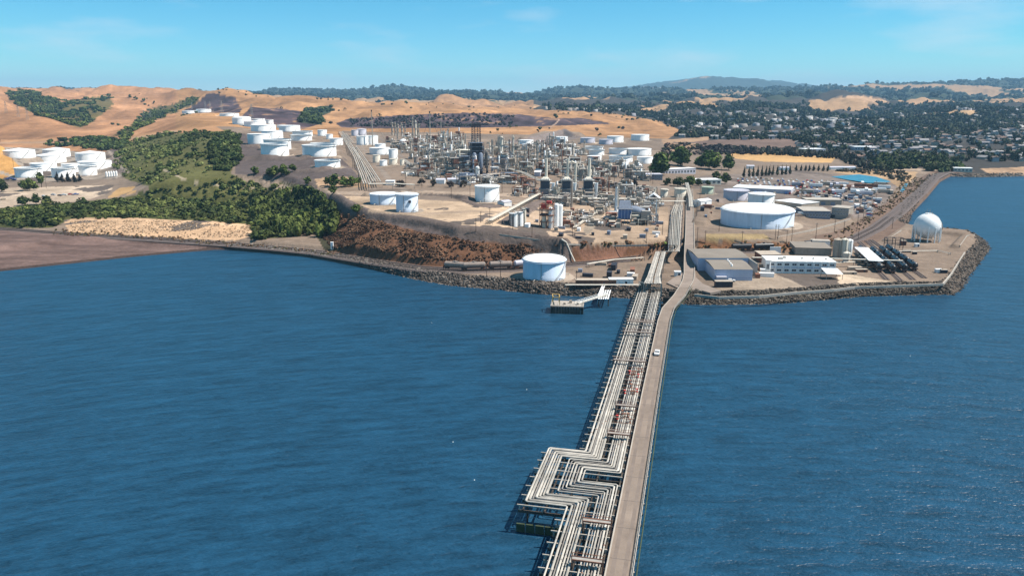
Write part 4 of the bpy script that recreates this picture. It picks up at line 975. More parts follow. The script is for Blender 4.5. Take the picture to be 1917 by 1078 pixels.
for sg in (-1, 1):
    b = MB().use(W['white']); n = 12
    b.bar(a + side * sg + Vector((0, 0, 1.1)), c + side * sg + Vector((0, 0, 1.1)), .12)
    for i in range(n + 1):
        q = a.lerp(c, i / n) + side * sg; b.bar(q, q + Vector((0, 0, 1.1)), .1)
        if i < n: q2 = a.lerp(c, (i + 1) / n) + side * sg; b.bar(q, q2 + Vector((0, 0, 1.1)), .08)
    b.build('truss', gw)
ld = thing('pipe_landing', at_z(1132, 556, 0), 'slatted white landing stage at the end of the gangway', 'landing stage')
for i in range(5):
    b = MB().use(W['white']); a = Vector(local(ld, at_z(1121 + i * 4.2, 560, 4.4))); c = Vector(local(ld, at_z(1126 + i * 4.2, 543, 4.4))); b.bar(a, c, .6, .2); b.build('slat', ld)
for x, y in ((1121, 558), (1139, 557), (1129, 546), (1143, 545)):
    b = MB().use(W['wood']); p = local(ld, at_z(x, y, 4.2)); b.cyl((p[0], p[1], -3), (p[0], p[1], 4.2), .25, 7); b.build('pile', ld)
b = MB().use(W['white']); b.bar(Vector(local(ld, at_z(1122, 553, 4.7))), Vector(local(ld, at_z(1131, 532, 5.0))), 1.6, .2); b.build('ramp', ld)
# ------------------------------------------------------------------ tanks
def arc_ring(b, r0, r1, z, th, n=48):
    vs = []
    for i in range(n):
        a = 2 * math.pi * i / n
        for r, zz in ((r0, z), (r1, z), (r1, z + th), (r0, z + th)): vs.append((r * math.cos(a), r * math.sin(a), zz))
    fs = []
    for i in range(n):
        j = (i + 1) % n
        for q in range(4): fs.append((4 * i + q, 4 * i + (q + 1) % 4, 4 * j + (q + 1) % 4, 4 * j + q))
    b.add(vs, fs)
def tank(c, r, h, roof, pm, lab, grp, near):
    root = thing('storage_tank', c, lab, 'tank', grp)
    n = 56 if near else 36
    m = W[pm]
    b = MB().use(m); prof = [(r, -1.5)]
    nc = 5
    for k in range(nc):                                   # plate courses with a small lap
        prof += [(r + .012 * (nc - k), h * k / nc), (r + .012 * (nc - k), h * (k + 1) / nc - .02)]
    prof += [(r, h)]
    b.lathe((0, 0, 0), prof, n, caps=False); b.build('shell', root, smooth=True)
    if roof == 'open':
        b = MB().use(W['dsteel']); b.lathe((0, 0, h * .62), [(r - .05, 0), (r - .06, .3), (.01, .5)], n, caps=False)
        b.use(m); b.lathe((0, 0, h * .8), [(r - .04, -h * .35), (r - .04, h * .2)], n, caps=False); b.build('floating_roof', root)
        b = MB().use(m); arc_ring(b, r, r + max(.9, r * .05), h * .9, .18, n); arc_ring(b, r, r + .35, h - .1, .12, n); b.build('wind_girder', root)
    else:
        top = {'cone': r * .16, 'dome': r * .13, 'flat': r * .045}[roof]
        pr = [(r + .25, h - .05), (r + .25, h + .12)]
        if roof == 'dome': pr += [(r * math.cos(a), h + .12 + top * math.sin(a)) for a in np.linspace(.15, 1.5, 8)]
        else: pr += [(r * .98, h + .15), (r * .03, h + top)]
        b = MB().use(m if pm in ('lilac', 'cream', 'green', 'brown') else W['white']); b.lathe((0, 0, 0), pr, n); b.build('roof', root, smooth=True)
        if near:
            b = MB().use(W['steel']); arc_ring(b, r + .05, r + .12, h + 1.0, .07, n)
            for i in range(0, 28): a = 2 * math.pi * i / 28; b.bar((r * math.cos(a), r * math.sin(a), h), (r * math.cos(a), r * math.sin(a), h + 1.05), .06)
            b.build('handrail', root)
            b = MB().use(m); arc_ring(b, r, r + .7, h - .6, .15, n); b.build('wind_girder', root)
    # helical stair on the lit side
    b = MB().use(W['steel']); a0 = -1.1 if near else -.9; a1 = a0 + min(1.5, 1.25 * h / r * .8); st = 14
    for k in range(st):
        q0, q1 = a0 + (a1 - a0) * k / st, a0 + (a1 - a0) * (k + 1) / st; z0, z1 = h * k / st, h * (k + 1) / st
        for dr in (.15, .95): b.bar(((r + dr) * math.cos(q0), (r + dr) * math.sin(q0), z0 + .1), ((r + dr) * math.cos(q1), (r + dr) * math.sin(q1), z1 + .1), .12, .22)
        b.bar(((r + .95) * math.cos(q0), (r + .95) * math.sin(q0), z0 + 1.1), ((r + .95) * math.cos(q1), (r + .95) * math.sin(q1), z1 + 1.1), .08)
    b.build('stair', root)
    if near:
        b = MB().use(W['steel']); q = -1.75; b.bar(((r + .2) * math.cos(q), (r + .2) * math.sin(q), 0), ((r + .2) * math.cos(q), (r + .2) * math.sin(q), h), .22); b.build('ladder', root)
        for q in (-2.0, -.8, .3):
            b = MB().use(W['pipe2']); b.tube([((r - .1) * math.cos(q), (r - .1) * math.sin(q), .9), ((r + 2.5) * math.cos(q), (r + 2.5) * math.sin(q), .9), ((r + 3) * math.cos(q), (r + 3) * math.sin(q), .3)], .25, 6); b.build('nozzle', root)
    return root
for (x0, x1, by, hp, roof, pm, lab, grp), (c, rr, hh) in zip(TANKS, TPOS):
    t_ = tank(c, rr, hh, roof, pm, lab, grp, by > 340)
    if lab.startswith('tall light blue'):
        b = MB().use(W['dsteel']); q = math.atan2(-c[1], -c[0]) + .25
        b.box((rr * math.cos(q), rr * math.sin(q), hh * .55), (1.5, 1.5, 1.6), q); b.build('opening', t_)
# small cone-topped silos in the valley
for k in range(5):
    g = ground(200 + k * 4.6, 331 - k * .3); s = mpp(g)
    root = thing('silo', g, 'small white cone-topped silo in the row beside the side valley tanks', 'silo', 'row of small silos')
    b = MB().use(W['white']); b.lathe((0, 0, -1), [(1.9 * s, 0), (1.9 * s, 7 * s + 1)], 12); b.build('shell', root); b = MB().use(W['white']); b.lathe((0, 0, 7 * s), [(2.0 * s, 0), (.3, 3 * s)], 12); b.build('roof', root)
# ------------------------------------------------------------------ spheres
def sphere_tank(g, r, lab, legs=12, clear=1.6, detail=True):
    root = thing('sphere_tank', g, lab, 'tank', 'spherical gas tanks'); zc = r + clear
    n = 40 if detail else 20; k = 20 if detail else 10
    b = MB().use(W['white']); b.lathe((0, 0, zc), [(max(.01, r * math.cos(a)), r * math.sin(a)) for a in np.linspace(-math.pi / 2, math.pi / 2, k)], n); b.build('sphere', root, smooth=True)
    for i in range(legs):
        a = 2 * math.pi * (i + .3) / legs; b = MB().use(W['white']); b.cyl((r * 1.0 * math.cos(a), r * 1.0 * math.sin(a), -.5), (r * 1.0 * math.cos(a), r * 1.0 * math.sin(a), zc), r * .045, 8)
        b.build('leg', root)
        if detail:
            a2 = 2 * math.pi * (i + 1.3) / legs; b = MB().use(W['steel']); b.bar((r * math.cos(a), r * math.sin(a), .3), (r * math.cos(a2), r * math.sin(a2), zc * .75), .1); b.bar((r * math.cos(a2), r * math.sin(a2), .3), (r * math.cos(a), r * math.sin(a), zc * .75), .1); b.build('brace', root)
    b = MB().use(W['white']); b.lathe((0, 0, zc + r * .97), [(r * .28, 0), (r * .28, .25)], 14); b.build('platform', root)
    b = MB().use(W['steel'])
    for i in range(7): a = i * .9; b.cyl((r * .24 * math.cos(a), r * .24 * math.sin(a), zc + r), (r * .24 * math.cos(a), r * .24 * math.sin(a), zc + r + 1.2 + (i % 3) * .9), .1, 5)
    b.build('vent', root)
    if detail:
        b = MB().use(W['steel'])
        pts = [(r * 1.05 * math.cos(t) * math.cos(-.6 - t * .4), r * 1.05 * math.cos(t) * math.sin(-.6 - t * .4), zc + r * 1.05 * math.sin(t)) for t in np.linspace(-.2, 1.35, 12)]
        for a, c in zip(pts[:-1], pts[1:]): b.bar(a, c, .5, .15)
        b.build('stair', root)
    return root
g = ground(1733, 451); sphere_tank(g, 23.6 * mpp(g), 'big white spherical gas tank on legs at the tip of the point')
g = ground(755, 279); sphere_tank(g, 7.6 * mpp(g), 'small white sphere tank among the process units', 8, 2.5, False)
# ------------------------------------------------------------------ railway
def drape(pts, fn=full_h, dz=0.0, step=8.0):
    q = resample([(p[0], p[1], 0) for p in pts], step)
    zz = fn(np.array([p[0] for p in q]), np.array([p[1] for p in q]))
    return [(p[0], p[1], float(z) + dz) for p, z in zip(q, zz)]
rl3 = [(q[0], q[1], q[2] + .08) for q in resample(RAIL3, 10.0)]
trk = link('railway_track', None, None, (0, 0, 0), None, 'double railway track curving along the shore', 'railway')
b = MB().use(W['ball']); Lq, Rq = off_line(rl3, -5.6), off_line(rl3, 5.6); L2, R2 = off_line(rl3, -6.6), off_line(rl3, 6.6); n = len(rl3)
vs = Lq + Rq + [(p[0], p[1], p[2] - .7) for p in L2] + [(p[0], p[1], p[2] - .7) for p in R2]; fs = []
f2 = []
for i in range(n - 1): fs += [(i, n + i, n + i + 1, i + 1)]; f2 += [(2 * n + i, i, i + 1, 2 * n + i + 1), (n + i, 3 * n + i, 3 * n + i + 1, n + i + 1)]
b.add(vs, fs + f2).build('ballast', trk)

for d in (-2.95, -1.5, 1.5, 2.95):
    b = MB().use(W['rail']); q = off_line(rl3, d)
    for a, c in zip(q[:-1], q[1:]): b.bar((a[0], a[1], a[2] + .2), (c[0], c[1], c[2] + .2), .16, .2)
    b.build('rail', trk)
b = MB().use(W['wood']); fine = resample(rl3, 2.2)
fine = [p for p in fine if p[1] < 620]
for d in (-2.2, 2.2):
    for p, t in zip(off_line(fine, d), off_line(fine, d + 1)):
        v = Vector((t[0] - p[0], t[1] - p[1], 0)) * 1.25; b.bar((p[0] - v.x, p[1] - v.y, p[2] + .05), (p[0] + v.x, p[1] + v.y, p[2] + .05), .26, .16)
b.build('sleepers', trk)['kind'] = 'stuff'
# rail sidings at the loading rack
def tank_car_proto(pm):
    root = link('tank_car', None, None, (0, 0, -500)); b = MB().use(W[pm]); r = 1.55; L = 12.6
    ring = [(.2, -L / 2), (r * .7, -L / 2 + .12), (r, -L / 2 + .6), (r, L / 2 - .6), (r * .7, L / 2 - .12), (.2, L / 2)]
    n = 14; vs = [(q * math.cos(2 * math.pi * i / n), y, 2.75 + q * math.sin(2 * math.pi * i / n)) for q, y in ring for i in range(n)]
    fs = [(k * n + i, (k + 1) * n + i, (k + 1) * n + (i + 1) % n, k * n + (i + 1) % n) for k in range(len(ring) - 1) for i in range(n)] + [tuple(range(n)), tuple(reversed(range((len(ring) - 1) * n, len(ring) * n)))]
    b.add(vs, fs); b.build('tank', root, smooth=True)
    b = MB().use(W[pm]); b.lathe((0, 0, 4.2), [(.75, 0), (.75, .5), (.3, .6)], 12); b.build('dome', root)
    b = MB().use(W['dsteel']); b.box((0, 0, .95), (1.1, 14, .35)); b.box((0, -6.6, .9), (2.7, .5, .5)); b.box((0, 6.6, .9), (2.7, .5, .5)); b.build('underframe', root)
    b = MB().use(W['steel']); b.box((0, 0, 4.35), (.9, 3.4, .1))
    for sx in (-1, 1): b.bar((sx * 1.3, .4, 1.2), (sx * .6, .4, 4.4), .1)
    b.build('walkway', root)
    for y in (-4.9, 4.9):
        b = MB().use(W['rust']); b.box((0, y, .35), (2.0, 2.3, .5))
        for dy in (-.8, .8):
            for sx in (-1, 1): b.cyl((sx * .75 - .07, y + dy, .45), (sx * .75 + .07, y + dy, .45), .45, 10)
        b.build('bogie', root)
    return root
TC = {pm: tank_car_proto(pm) for pm in ('black', 'brown', 'lilac')}
def tank_car(p, d, pm, label, group):
    c = copy_tree(TC[pm], p, -math.atan2(d[0], d[1]), label, group); c['category'] = 'rail car'; return c
rows = [((1648, 511), (1606, 470), 'first row from the white canopy'), ((1673, 513), (1625, 468), 'second row from the white canopy'), ((1695, 511), (1641, 466), 'third row from the white canopy'), ((1714, 508), (1652, 464), 'outermost row beside the open yard')]
ordr = ['end', 'second', 'third', 'last']
for k, (a, c, lab) in enumerate(rows):
    A, B_ = Vector(at_z(*a, 4.75)), Vector(at_z(*c, 4.75)); d = (B_ - A).normalized(); Ls = (B_ - A).length
    sd_ = thing('rail_siding', tuple(A), f'rail siding under the {lab}', 'railway', 'loading sidings on the point'); nrm = Vector((d.y, -d.x, 0))
    for q in (-.72, .72):
        b = MB().use(W['rail']); b.bar(nrm * q - d * 16 + Vector((0, 0, .12)), nrm * q + d * (Ls + 30) + Vector((0, 0, .12)), .16, .2); b.build('rail', sd_)
    b = MB().use(W['ball']); b.bar(-d * 16 + Vector((0, 0, -.18)), d * (Ls + 30) + Vector((0, 0, -.18)), 3.0, .3); b.build('ballast', sd_)
    for i in range(4):
        p = A + d * (7.5 + 15.4 * i); tank_car((p.x, p.y, 4.9), (d.x, d.y), 'black', f'black rail tank car, {ordr[i]} from the water, {lab}', 'black rail tank cars on the point')
for k, (xa, xb, pm, lab) in enumerate(((838, 862, 'brown', 'dark brown tank car at the open end of the train under the bluff'), (864, 912, 'brown', 'brown-black tank car in the middle of the train under the bluff'), (914, 963, 'brown', 'dark tank car next to the white shore tank'), (965, 1005, 'lilac', 'pale tank car half hidden behind the white shore tank'),
                                       (1370, 1410, 'black', 'black tank car standing below the small orange bluff'), (1412, 1452, 'black', 'black tank car coupled beside the white screen wall'), (1500, 1548, 'black', 'black tank car near the cream silos'))):
    xm = (xa + xb) / 2; a = np.array([p[0] for p in RAILPX]); y = np.interp(xm, a, [p[1] for p in RAILPX]); y0, y1 = np.interp(xm - 20, a, [p[1] for p in RAILPX]), np.interp(xm + 20, a, [p[1] for p in RAILPX])
    P = Vector(at_z(xm, y, 5.1)); Q0, Q1 = Vector(at_z(xm - 20, y0, 5.1)), Vector(at_z(xm + 20, y1, 5.1)); d = (Q1 - Q0).normalized(); nn = Vector((-d.y, d.x, 0)) * 2.2
    if xm > 1300: nn = nn * 1.0
    tank_car(tuple(P + nn), (d.x, d.y), pm, lab, 'tank cars on the main line')
for pm, root in TC.items():
    for ch in list(root.children): bpy.data.objects.remove(ch)
    bpy.data.objects.remove(root)
# ------------------------------------------------------------------ buildings
def building(name, fl, fr, depth, h, wall, roofm, label, rows=0, cols=0, gable=0.0, group=None, par=0.0, z=None, cat='building', doors=0, overhang=.3):
    """fl, fr: pixels of the front base corners; windows on the front wall"""
    A = Vector(ground(*fl) if z is None else at_z(fl[0], fl[1], z)); B_ = Vector(ground(*fr) if z is None else at_z(fr[0], fr[1], z)); zb = min(A.z, B_.z) if z is None else z
    d = Vector((B_.x - A.x, B_.y - A.y, 0)); w = d.length; rz = math.atan2(d.y, d.x)
    root = thing(name, (A.x, A.y, zb), label, cat, group, rz)
    b = MB().use(W[wall]); b.box((w / 2, depth / 2, -2.5), (w, depth, h + 2.5)); b.build('wall', root)
    b = MB().use(W[roofm]); o = overhang
    if gable:
        for s in (0, 1):
            pass
        vs = [(-o, -o, h), (w + o, -o, h), (w + o, depth + o, h), (-o, depth + o, h), (-o, depth / 2, h + gable), (w + o, depth / 2, h + gable)]
        b.add(vs, [(0, 1, 5, 4), (2, 3, 4, 5), (0, 4, 3), (1, 2, 5), (0, 3, 2, 1)])
    else: b.box((w / 2, depth / 2, h), (w + 2 * o, depth + 2 * o, .3))
    rf = b.build('roof', root)
    if rows:
        wh = h / rows * .42; ww = w / cols * .62
        fr_ = MB().use(W['white']); gl = MB().use(W['glass'])
        fr_.box((0, -.03, 0), (ww, .1, .12)).box((0, -.03, wh - .12), (ww, .1, .12)).box((-ww / 2 + .06, -.03, 0), (.12, .1, wh)).box((ww / 2 - .06, -.03, 0), (.12, .1, wh)).box((0, -.03, 0), (.1, .1, wh))
        gl.box((0, 0, .06), (ww - .1, .05, wh - .12)); fm_, gm_ = fr_.mesh('frame'), gl.mesh('window')
        for r_ in range(rows):
            for c_ in range(cols):
                o_ = link('window', gm_, root, (w * (c_ + .5) / cols, -.02, h * (r_ + .32) / rows)); link('frame', fm_, o_)
    for k in range(doors):
        b = MB().use(W['bsteel']); b.box((w * (k + .7) / (doors + .6), -.03, 0), (min(3.6, w * .15), .1, min(3.4, h * .7))); b.build('door', root)
    return root, w, rz
bw, ww_, _ = building('warehouse', (1337, 525), (1408, 525.5), 29, 5.9, 'pblue', 'roofg', 'large pale blue warehouse with a flat brown roof by the seawall', gable=.9, z=4.5)
for i in range(11):
    b = MB().use(W['pblue']); b.box((ww_ * (i + .5) / 11, -.05, 0), (.14, .16, 5.7)); b.build('rib', bw)
for i in range(4):
    b = MB().use(W['white']); b.lathe((ww_ * .55 + (i - 2) * .3, 6 + i * 4.5, 6.2), [(.5, 0), (.5, .9), (.2, 1.2)], 8); b.build('roof_vent', bw)
b = MB().use(W['bluebox']); b.box((ww_ / 2, -.02, 1.4), (ww_ - .5, .12, .12)); b.build('trim', bw)
b = MB().use(W['lilac']); b.box((ww_ * .17, -1.4, -.2), (5.2, 2.6, 2.7)); b.build('lean_to', bw)
bw, ww_, _ = building('warehouse', (1306, 507), (1400, 507), 27, 7.2, 'pblue', 'roofg', 'older lilac-walled warehouse wing behind the big pale blue warehouse', gable=.7, z=4.5)
b = MB().use(W['conc']); b.box((ww_ + .5, 4, 0), (.5, 36, 6.9)); b.build('parapet', bw)
ofc, wof, rof = building('office_building', (1437, 511), (1563, 513), 15, 6.3, 'white', 'white', 'long two-storey white office with rows of dark windows', 2, 9, z=4.5)
for i in range(10):
    b = MB().use(W['white']); b.box((wof * i / 9 + (.2 if i == 0 else -.2 if i == 9 else 0), -.25, 0), (.3, .5, 6.3)); b.build('pilaster', ofc)
b = MB().use(W['pblue']); b.box((wof / 2, -.2, 3.0), (wof, .36, .45)); b.build('spandrel', ofc)
for x, y, s2 in ((.22, 6, 2.2), (.30, 9, 1.4), (.55, 7, .8), (.72, 7, .8), (.9, 6, .8)):
    b = MB().use(W['steel']); b.box((wof * x, y, 6.5), (s2, s2, .9)); b.build('roof_unit', ofc)
sb, w_, _ = building('stair_block', (1432, 511), (1441, 512), 6, 6.9, 'white', 'white', 'narrow white stair block at the end of the office', 1, 1, z=4.5)
building('control_shed', (1424, 492), (1462, 492), 12, 4.5, 'rust', 'tan', 'reddish cluttered process shed behind the office', z=4.5)
building('workshop', (1489, 477), (1556, 479), 22, 4.2, 'tan', 'roofg', 'low workshop with a broad grey-brown roof near the silos', z=4.5)
building('storage_hut', (1520, 466), (1553, 467), 6, 5.0, 'white', 'conc', 'pale concrete hut beside the cream silos', doors=2, z=4.5)
b = thing('screen_wall', at_z(1451, 475, 4.5), 'blank white screen wall beside the railway', 'wall'); q = MB().use(W['white']); q.box((0, 0, -.5), (6.6, .6, 4.7)); q.build('panel', b)
q = MB().use(W['steel'])
for sx in (-3, 0, 3): q.bar((sx, .35, -.5), (sx, .35, 4.2), .25); q.bar((sx, .35, 3), (sx, 2.4, -.3), .18)
q.build('brace', b)
# open canopy with truck
cn = thing('canopy', at_z(1556, 521, 4.5), 'white sloping canopy beside the office', 'canopy'); q = MB().use(W['white']); q.quad((-4, -3.5, 3.2), (4.6, -3.5, 3.0), (4.2, 3.5, 4.6), (-4.4, 3.5, 4.8)); q.quad((-4, -3.5, 3.05), (-4.4, 3.5, 4.65), (4.2, 3.5, 4.45), (4.6, -3.5, 2.85)); q.build('roof', cn)
for x, y, h_ in ((-3.9, -3.4, 3.1), (4.4, -3.4, 2.9), (-4.2, 3.4, 4.6), (4.1, 3.4, 4.4)):
    q = MB().use(W['steel']); q.bar((x, y, -.3), (x, y, h_), .2); q.build('post', cn)
# silos
for k, (x, y, h_, m_, lab) in enumerate(((1566, 481, 10.5, 'tan', 'tan concrete silo on the warehouse side of the cluster'), (1579, 482, 10.8, 'cream', 'cream silo in the middle of the silo cluster'), (1588, 481, 10.0, 'white', 'whitish silo on the loading rack side of the cluster'), (1584, 490, 5.2, 'cream', 'short cream silo in front of the taller ones'))):
    g = at_z(x, y, 4.5); root = thing('silo', g, lab, 'silo', 'silos at the loading yard'); r_ = 1.9 if k else 2.4
    q = MB().use(W[m_]); q.lathe((0, 0, -.5), [(r_, 0), (r_, h_ * .5), (r_ + .06, h_ * .5), (r_ + .06, h_ * .52), (r_, h_ * .52), (r_, h_ + .5)], 18); q.build('shell', root)
    q = MB().use(W[m_]); q.lathe((0, 0, h_), [(r_ + .15, 0), (r_ * .3, .8)], 18); q.build('roof', root)
    q = MB().use(W['steel']); q.bar((0, -r_ - .2, 0), (0, -r_ - .2, h_ + 1), .18); q.build('ladder', root)
# long pipe bridge between silos and rack
def pipe_run(pts, n, r, sp, zsup, lab, name='pipe_rack', m='pipe', step=14, cat='pipe rack', sm='steel', group=None):
    root = thing(name, pts[0], lab, cat, group); q0 = [local(root, p) for p in pts]
    for k in range(n):
        d = (k - (n - 1) / 2) * sp; b = MB().use(W[m if k % 3 != 2 else 'pipe2']); b.tube(off_line(q0, d), r, 6); b.build('pipe', root)
    for p in resample(q0, step):
        b = MB().use(W[sm]); i = min(range(len(q0)), key=lambda t: (Vector(q0[t]) - Vector(p)).length); a = Vector(q0[max(i - 1, 0)]); c = Vector(q0[min(i + 1, len(q0) - 1)]); t = (c - a); t.z = 0; t.normalize(); nn = Vector((t.y, -t.x, 0)) * (n * sp / 2 + .2)
        P = Vector(p); b.bar(P - nn - Vector((0, 0, r + .12)), P + nn - Vector((0, 0, r + .12)), .22)
        gz = (zsup if zsup is not None else hz(p[0] + root.location.x, p[1] + root.location.y)) - root.location.z - .3
        for s in (-1, 1):
            if p[2] - gz > .6: b.bar((P.x + nn.x * s, P.y + nn.y * s, gz), (P.x + nn.x * s, P.y + nn.y * s, P.z + .3), .2)
        b.build('support', root)
    return root
pipe_run([at_z(1408, 482, 9.0), at_z(1560, 484, 9.0), at_z(1690, 488, 9.0)], 2, .28, .8, 4.5, 'long white pipe bridge crossing above the loading sidings')
pipe_run([at_z(1600, 490, 7.0), at_z(1562, 492, 7.0)], 2, .2, .6, 4.5, 'short pipe bridge between the office and the sidings')
pipe_run([at_z(1682, 470, 5.6), at_z(1755, 469, 5.6), at_z(1778, 474, 5.6)], 2, .16, .5, 4.5, 'low white pipe running from the sidings toward the sphere')
pipe_run([at_z(1058, 533, 5.6), at_z(1130, 533, 5.6), at_z(1200, 533, 5.6)], 4, .16, .5, 4.5, 'low pipe rack along the shore behind the landing stage')
pipe_run([at_z(1100, 494, 6.4), at_z(1150, 486, 6.4), at_z(1205, 482, 6.4)], 3, .2, .7, 4.5, 'cream pipe rack along the foot of the pink bluff')
pipe_run([ (lambda g: (g[0], g[1], g[2] + .7))(ground(x, y)) for x, y in ((1051, 450), (1060, 456), (1068, 475), (1076, 492))], 1, .45, 1, None, 'thick pale pipe dropping down the bluff face', cat='pipe', name='drop_pipe', step=30)
# loading canopy over the sidings
lc = thing('loading_canopy', at_z(1620, 486, 4.5), 'long white canopy over the black rail tank cars', 'canopy')
A, B_ = Vector(local(lc, at_z(1641, 489, 9.6))), Vector(local(lc, at_z(1612, 463, 9.6))); d = (B_ - A); dn = d.normalized(); nn = Vector((dn.y, -dn.x, 0))
for k in range(5):
    q = MB().use(W['white']); a, c = A.lerp(B_, k / 5 + .01), A.lerp(B_, (k + 1) / 5 - .01); q.bar(a, c, 7.5, .25); q.build('roof_panel', lc)
for k in range(5):
    q = MB().use(W['steel']); p = A.lerp(B_, (k + .5) / 5)
    for s in (-3.4, 3.4): q.bar((p.x + nn.x * s, p.y + nn.y * s, -.3), (p.x + nn.x * s, p.y + nn.y * s, p.z), .25)
    q.build('column', lc)
q = MB().use(W['steel'])
for s in (-3.4, 3.4): q.bar(A + nn * s - Vector((0, 0, 2.2)), B_ + nn * s - Vector((0, 0, 2.2)), .8, .15)
q.build('walkway', lc)
lg_ = thing('loading_gantry', at_z(1672, 466, 4.5), 'steel loading gantry at the head of the outer sidings', 'gantry'); q = MB().use(W['dsteel'])
for x in (-5, 0, 5):
    for y in (-2, 2): q.bar((x, y, -.3), (x, y, 7), .3)
    q.bar((x, -2, 7), (x, 2, 7), .3)
for y in (-2, 2):
    for zz in (3.5, 5.2, 7): q.bar((-5, y, zz), (5, y, zz), .25)
q.build('frame', lg_)
# seawall around the point
sw = [(1300, 553), (1345, 558), (1420, 556), (1490, 549), (1560, 544), (1600, 539), (1660, 537), (1765, 533), (1780, 515), (1798, 486), (1806, 474)]
q3 = [at_z(a, b_, 4.6) for a, b_ in sw]
wl_ = thing('seawall', (0, 0, 0), 'low pale concrete seawall edging the point', 'wall')
for a, c in zip(q3[:-1], q3[1:]):
    b = MB().use(W['conc']); b.bar((a[0], a[1], 4.75), (c[0], c[1], 4.75), .7, 1.2); b.build('wall_section', wl_)
for pts, lab in (([(1797, 462), (1810, 443), (1824, 441)], 'concrete wall on the seaward side of the sphere yard'),
                 ([(1661, 451), (1687, 433)], 'concrete kerb wall on the sidings side of the sphere yard'),
                 ([(1456, 446), (1520, 432), (1560, 421), (1592, 411)], 'pale concrete wall sweeping round the yard of the huge tank'),
                 ([(1484, 405), (1540, 405), (1583, 405)], 'dark retaining wall behind the huge domed tank'),
                 ([(935, 440), (1000, 449), (1060, 458), (1150, 461), (1248, 459)], 'low wall along the bluff edge by the process yard')):
    g = [ground(*p) for p in pts]; o = thing('retaining_wall', g[0], lab, 'wall', 'yard walls')
    for a, c in zip(g[:-1], g[1:]):
        b = MB().use(W['dsteel' if 'dark' in lab else 'conc']); a, c = local(o, a), local(o, c); b.bar((a[0], a[1], a[2] + .2), (c[0], c[1], c[2] + .2), .35, 1.5 if 'bluff' not in lab else .9); b.build('wall_section', o)
# containers, sheds and small yard things
for x, y, w_, d_, h_, m_, nm, lab, ct in ((1354, 537, 8.5, 3, 3.0, 'dsteel', 'container', 'dark maroon container by the seawall', 'container'), (1368, 527, 4.6, 1.9, 1.5, None, 'car', 'white car in front of the blue warehouse', 'car'),
        (1600, 505, 7, 3, 1.6, 'tan', 'flatbed_trailer', 'tan flatbed trailer beside the sidings', 'trailer'), (1612, 509, 6, 2.6, 1.5, 'rust', 'flatbed_trailer', 'rusty trailer beside the first tank car row', 'trailer'),
        (1590, 513, 7, 2.4, 1.2, 'tan', 'pipe_stack', 'low stack of pale pipes on the pavement', 'pipes'),
        (1757, 510, 3.4, 2.4, 1.8, 'white', 'skip_bin', 'white skip bin near the seawall', 'bin'), (1766, 511, 3.4, 2.2, 1.8, 'dsteel', 'skip_bin', 'dark skip bin next to the white one', 'bin'),
        (1690, 459, 3, 3, 3, 'rust', 'pump_house', 'small rusty pump house before the sphere', 'hut'), (1716, 462, 2.5, 2, 2.0, 'white', 'equipment_cabinet', 'small white cabinet before the sphere', 'cabinet'), (1697, 472, 5, 1.6, 1.4, 'dsteel', 'pump_skid', 'dark pump skid by the low white pipe', 'pump'), (1712, 476, 2.4, 1.4, 1.5, 'dsteel', 'pump_skid', 'smaller dark pump skid under the sphere yard', 'pump'),
        (1268, 517, 3.2, 2.6, 2.6, 'white', 'equipment_cabinet', 'white cabinet between rack and ramp', 'cabinet'), (1162, 533, 12, 4, 3.2, 'white', 'shore_shed', 'long low white-roofed shed behind the landing stage', 'shed'), (1115, 534, 20, 4, 3.0, 'rust', 'shore_shed', 'brown shed with a pink roof behind the landing stage', 'shed'), (1022, 487, 3, 3, 3.4, 'white', 'hut', 'small white hut at the bluff foot behind the shore tank', 'hut'),
        (622, 466, 1.6, 1.6, 4.2, 'white', 'marker_post', 'white marker post at the mouth of the gully', 'post')):
    g = ground(x, y)
    if m_ is None: car((g[0], g[1], g[2] + .02), R(80), 'car_white', lab); continue
    root = thing(nm, g, lab, ct); b = MB().use(W[m_]); b.box((0, 0, -.3), (w_, d_, h_ + .3)); b.build('body', root)
    b = MB().use(W['white' if m_ == 'white' else 'tan']); b.box((0, 0, h_), (w_ + .3, d_ + .3, .15)); b.build('roof', root)
    b = MB().use(W['dsteel']); b.box((w_ * .2, -d_ / 2 - .02, 0.1), (min(1.0, w_ * .3), .06, min(2, h_ * .7))); b.build('door', root)
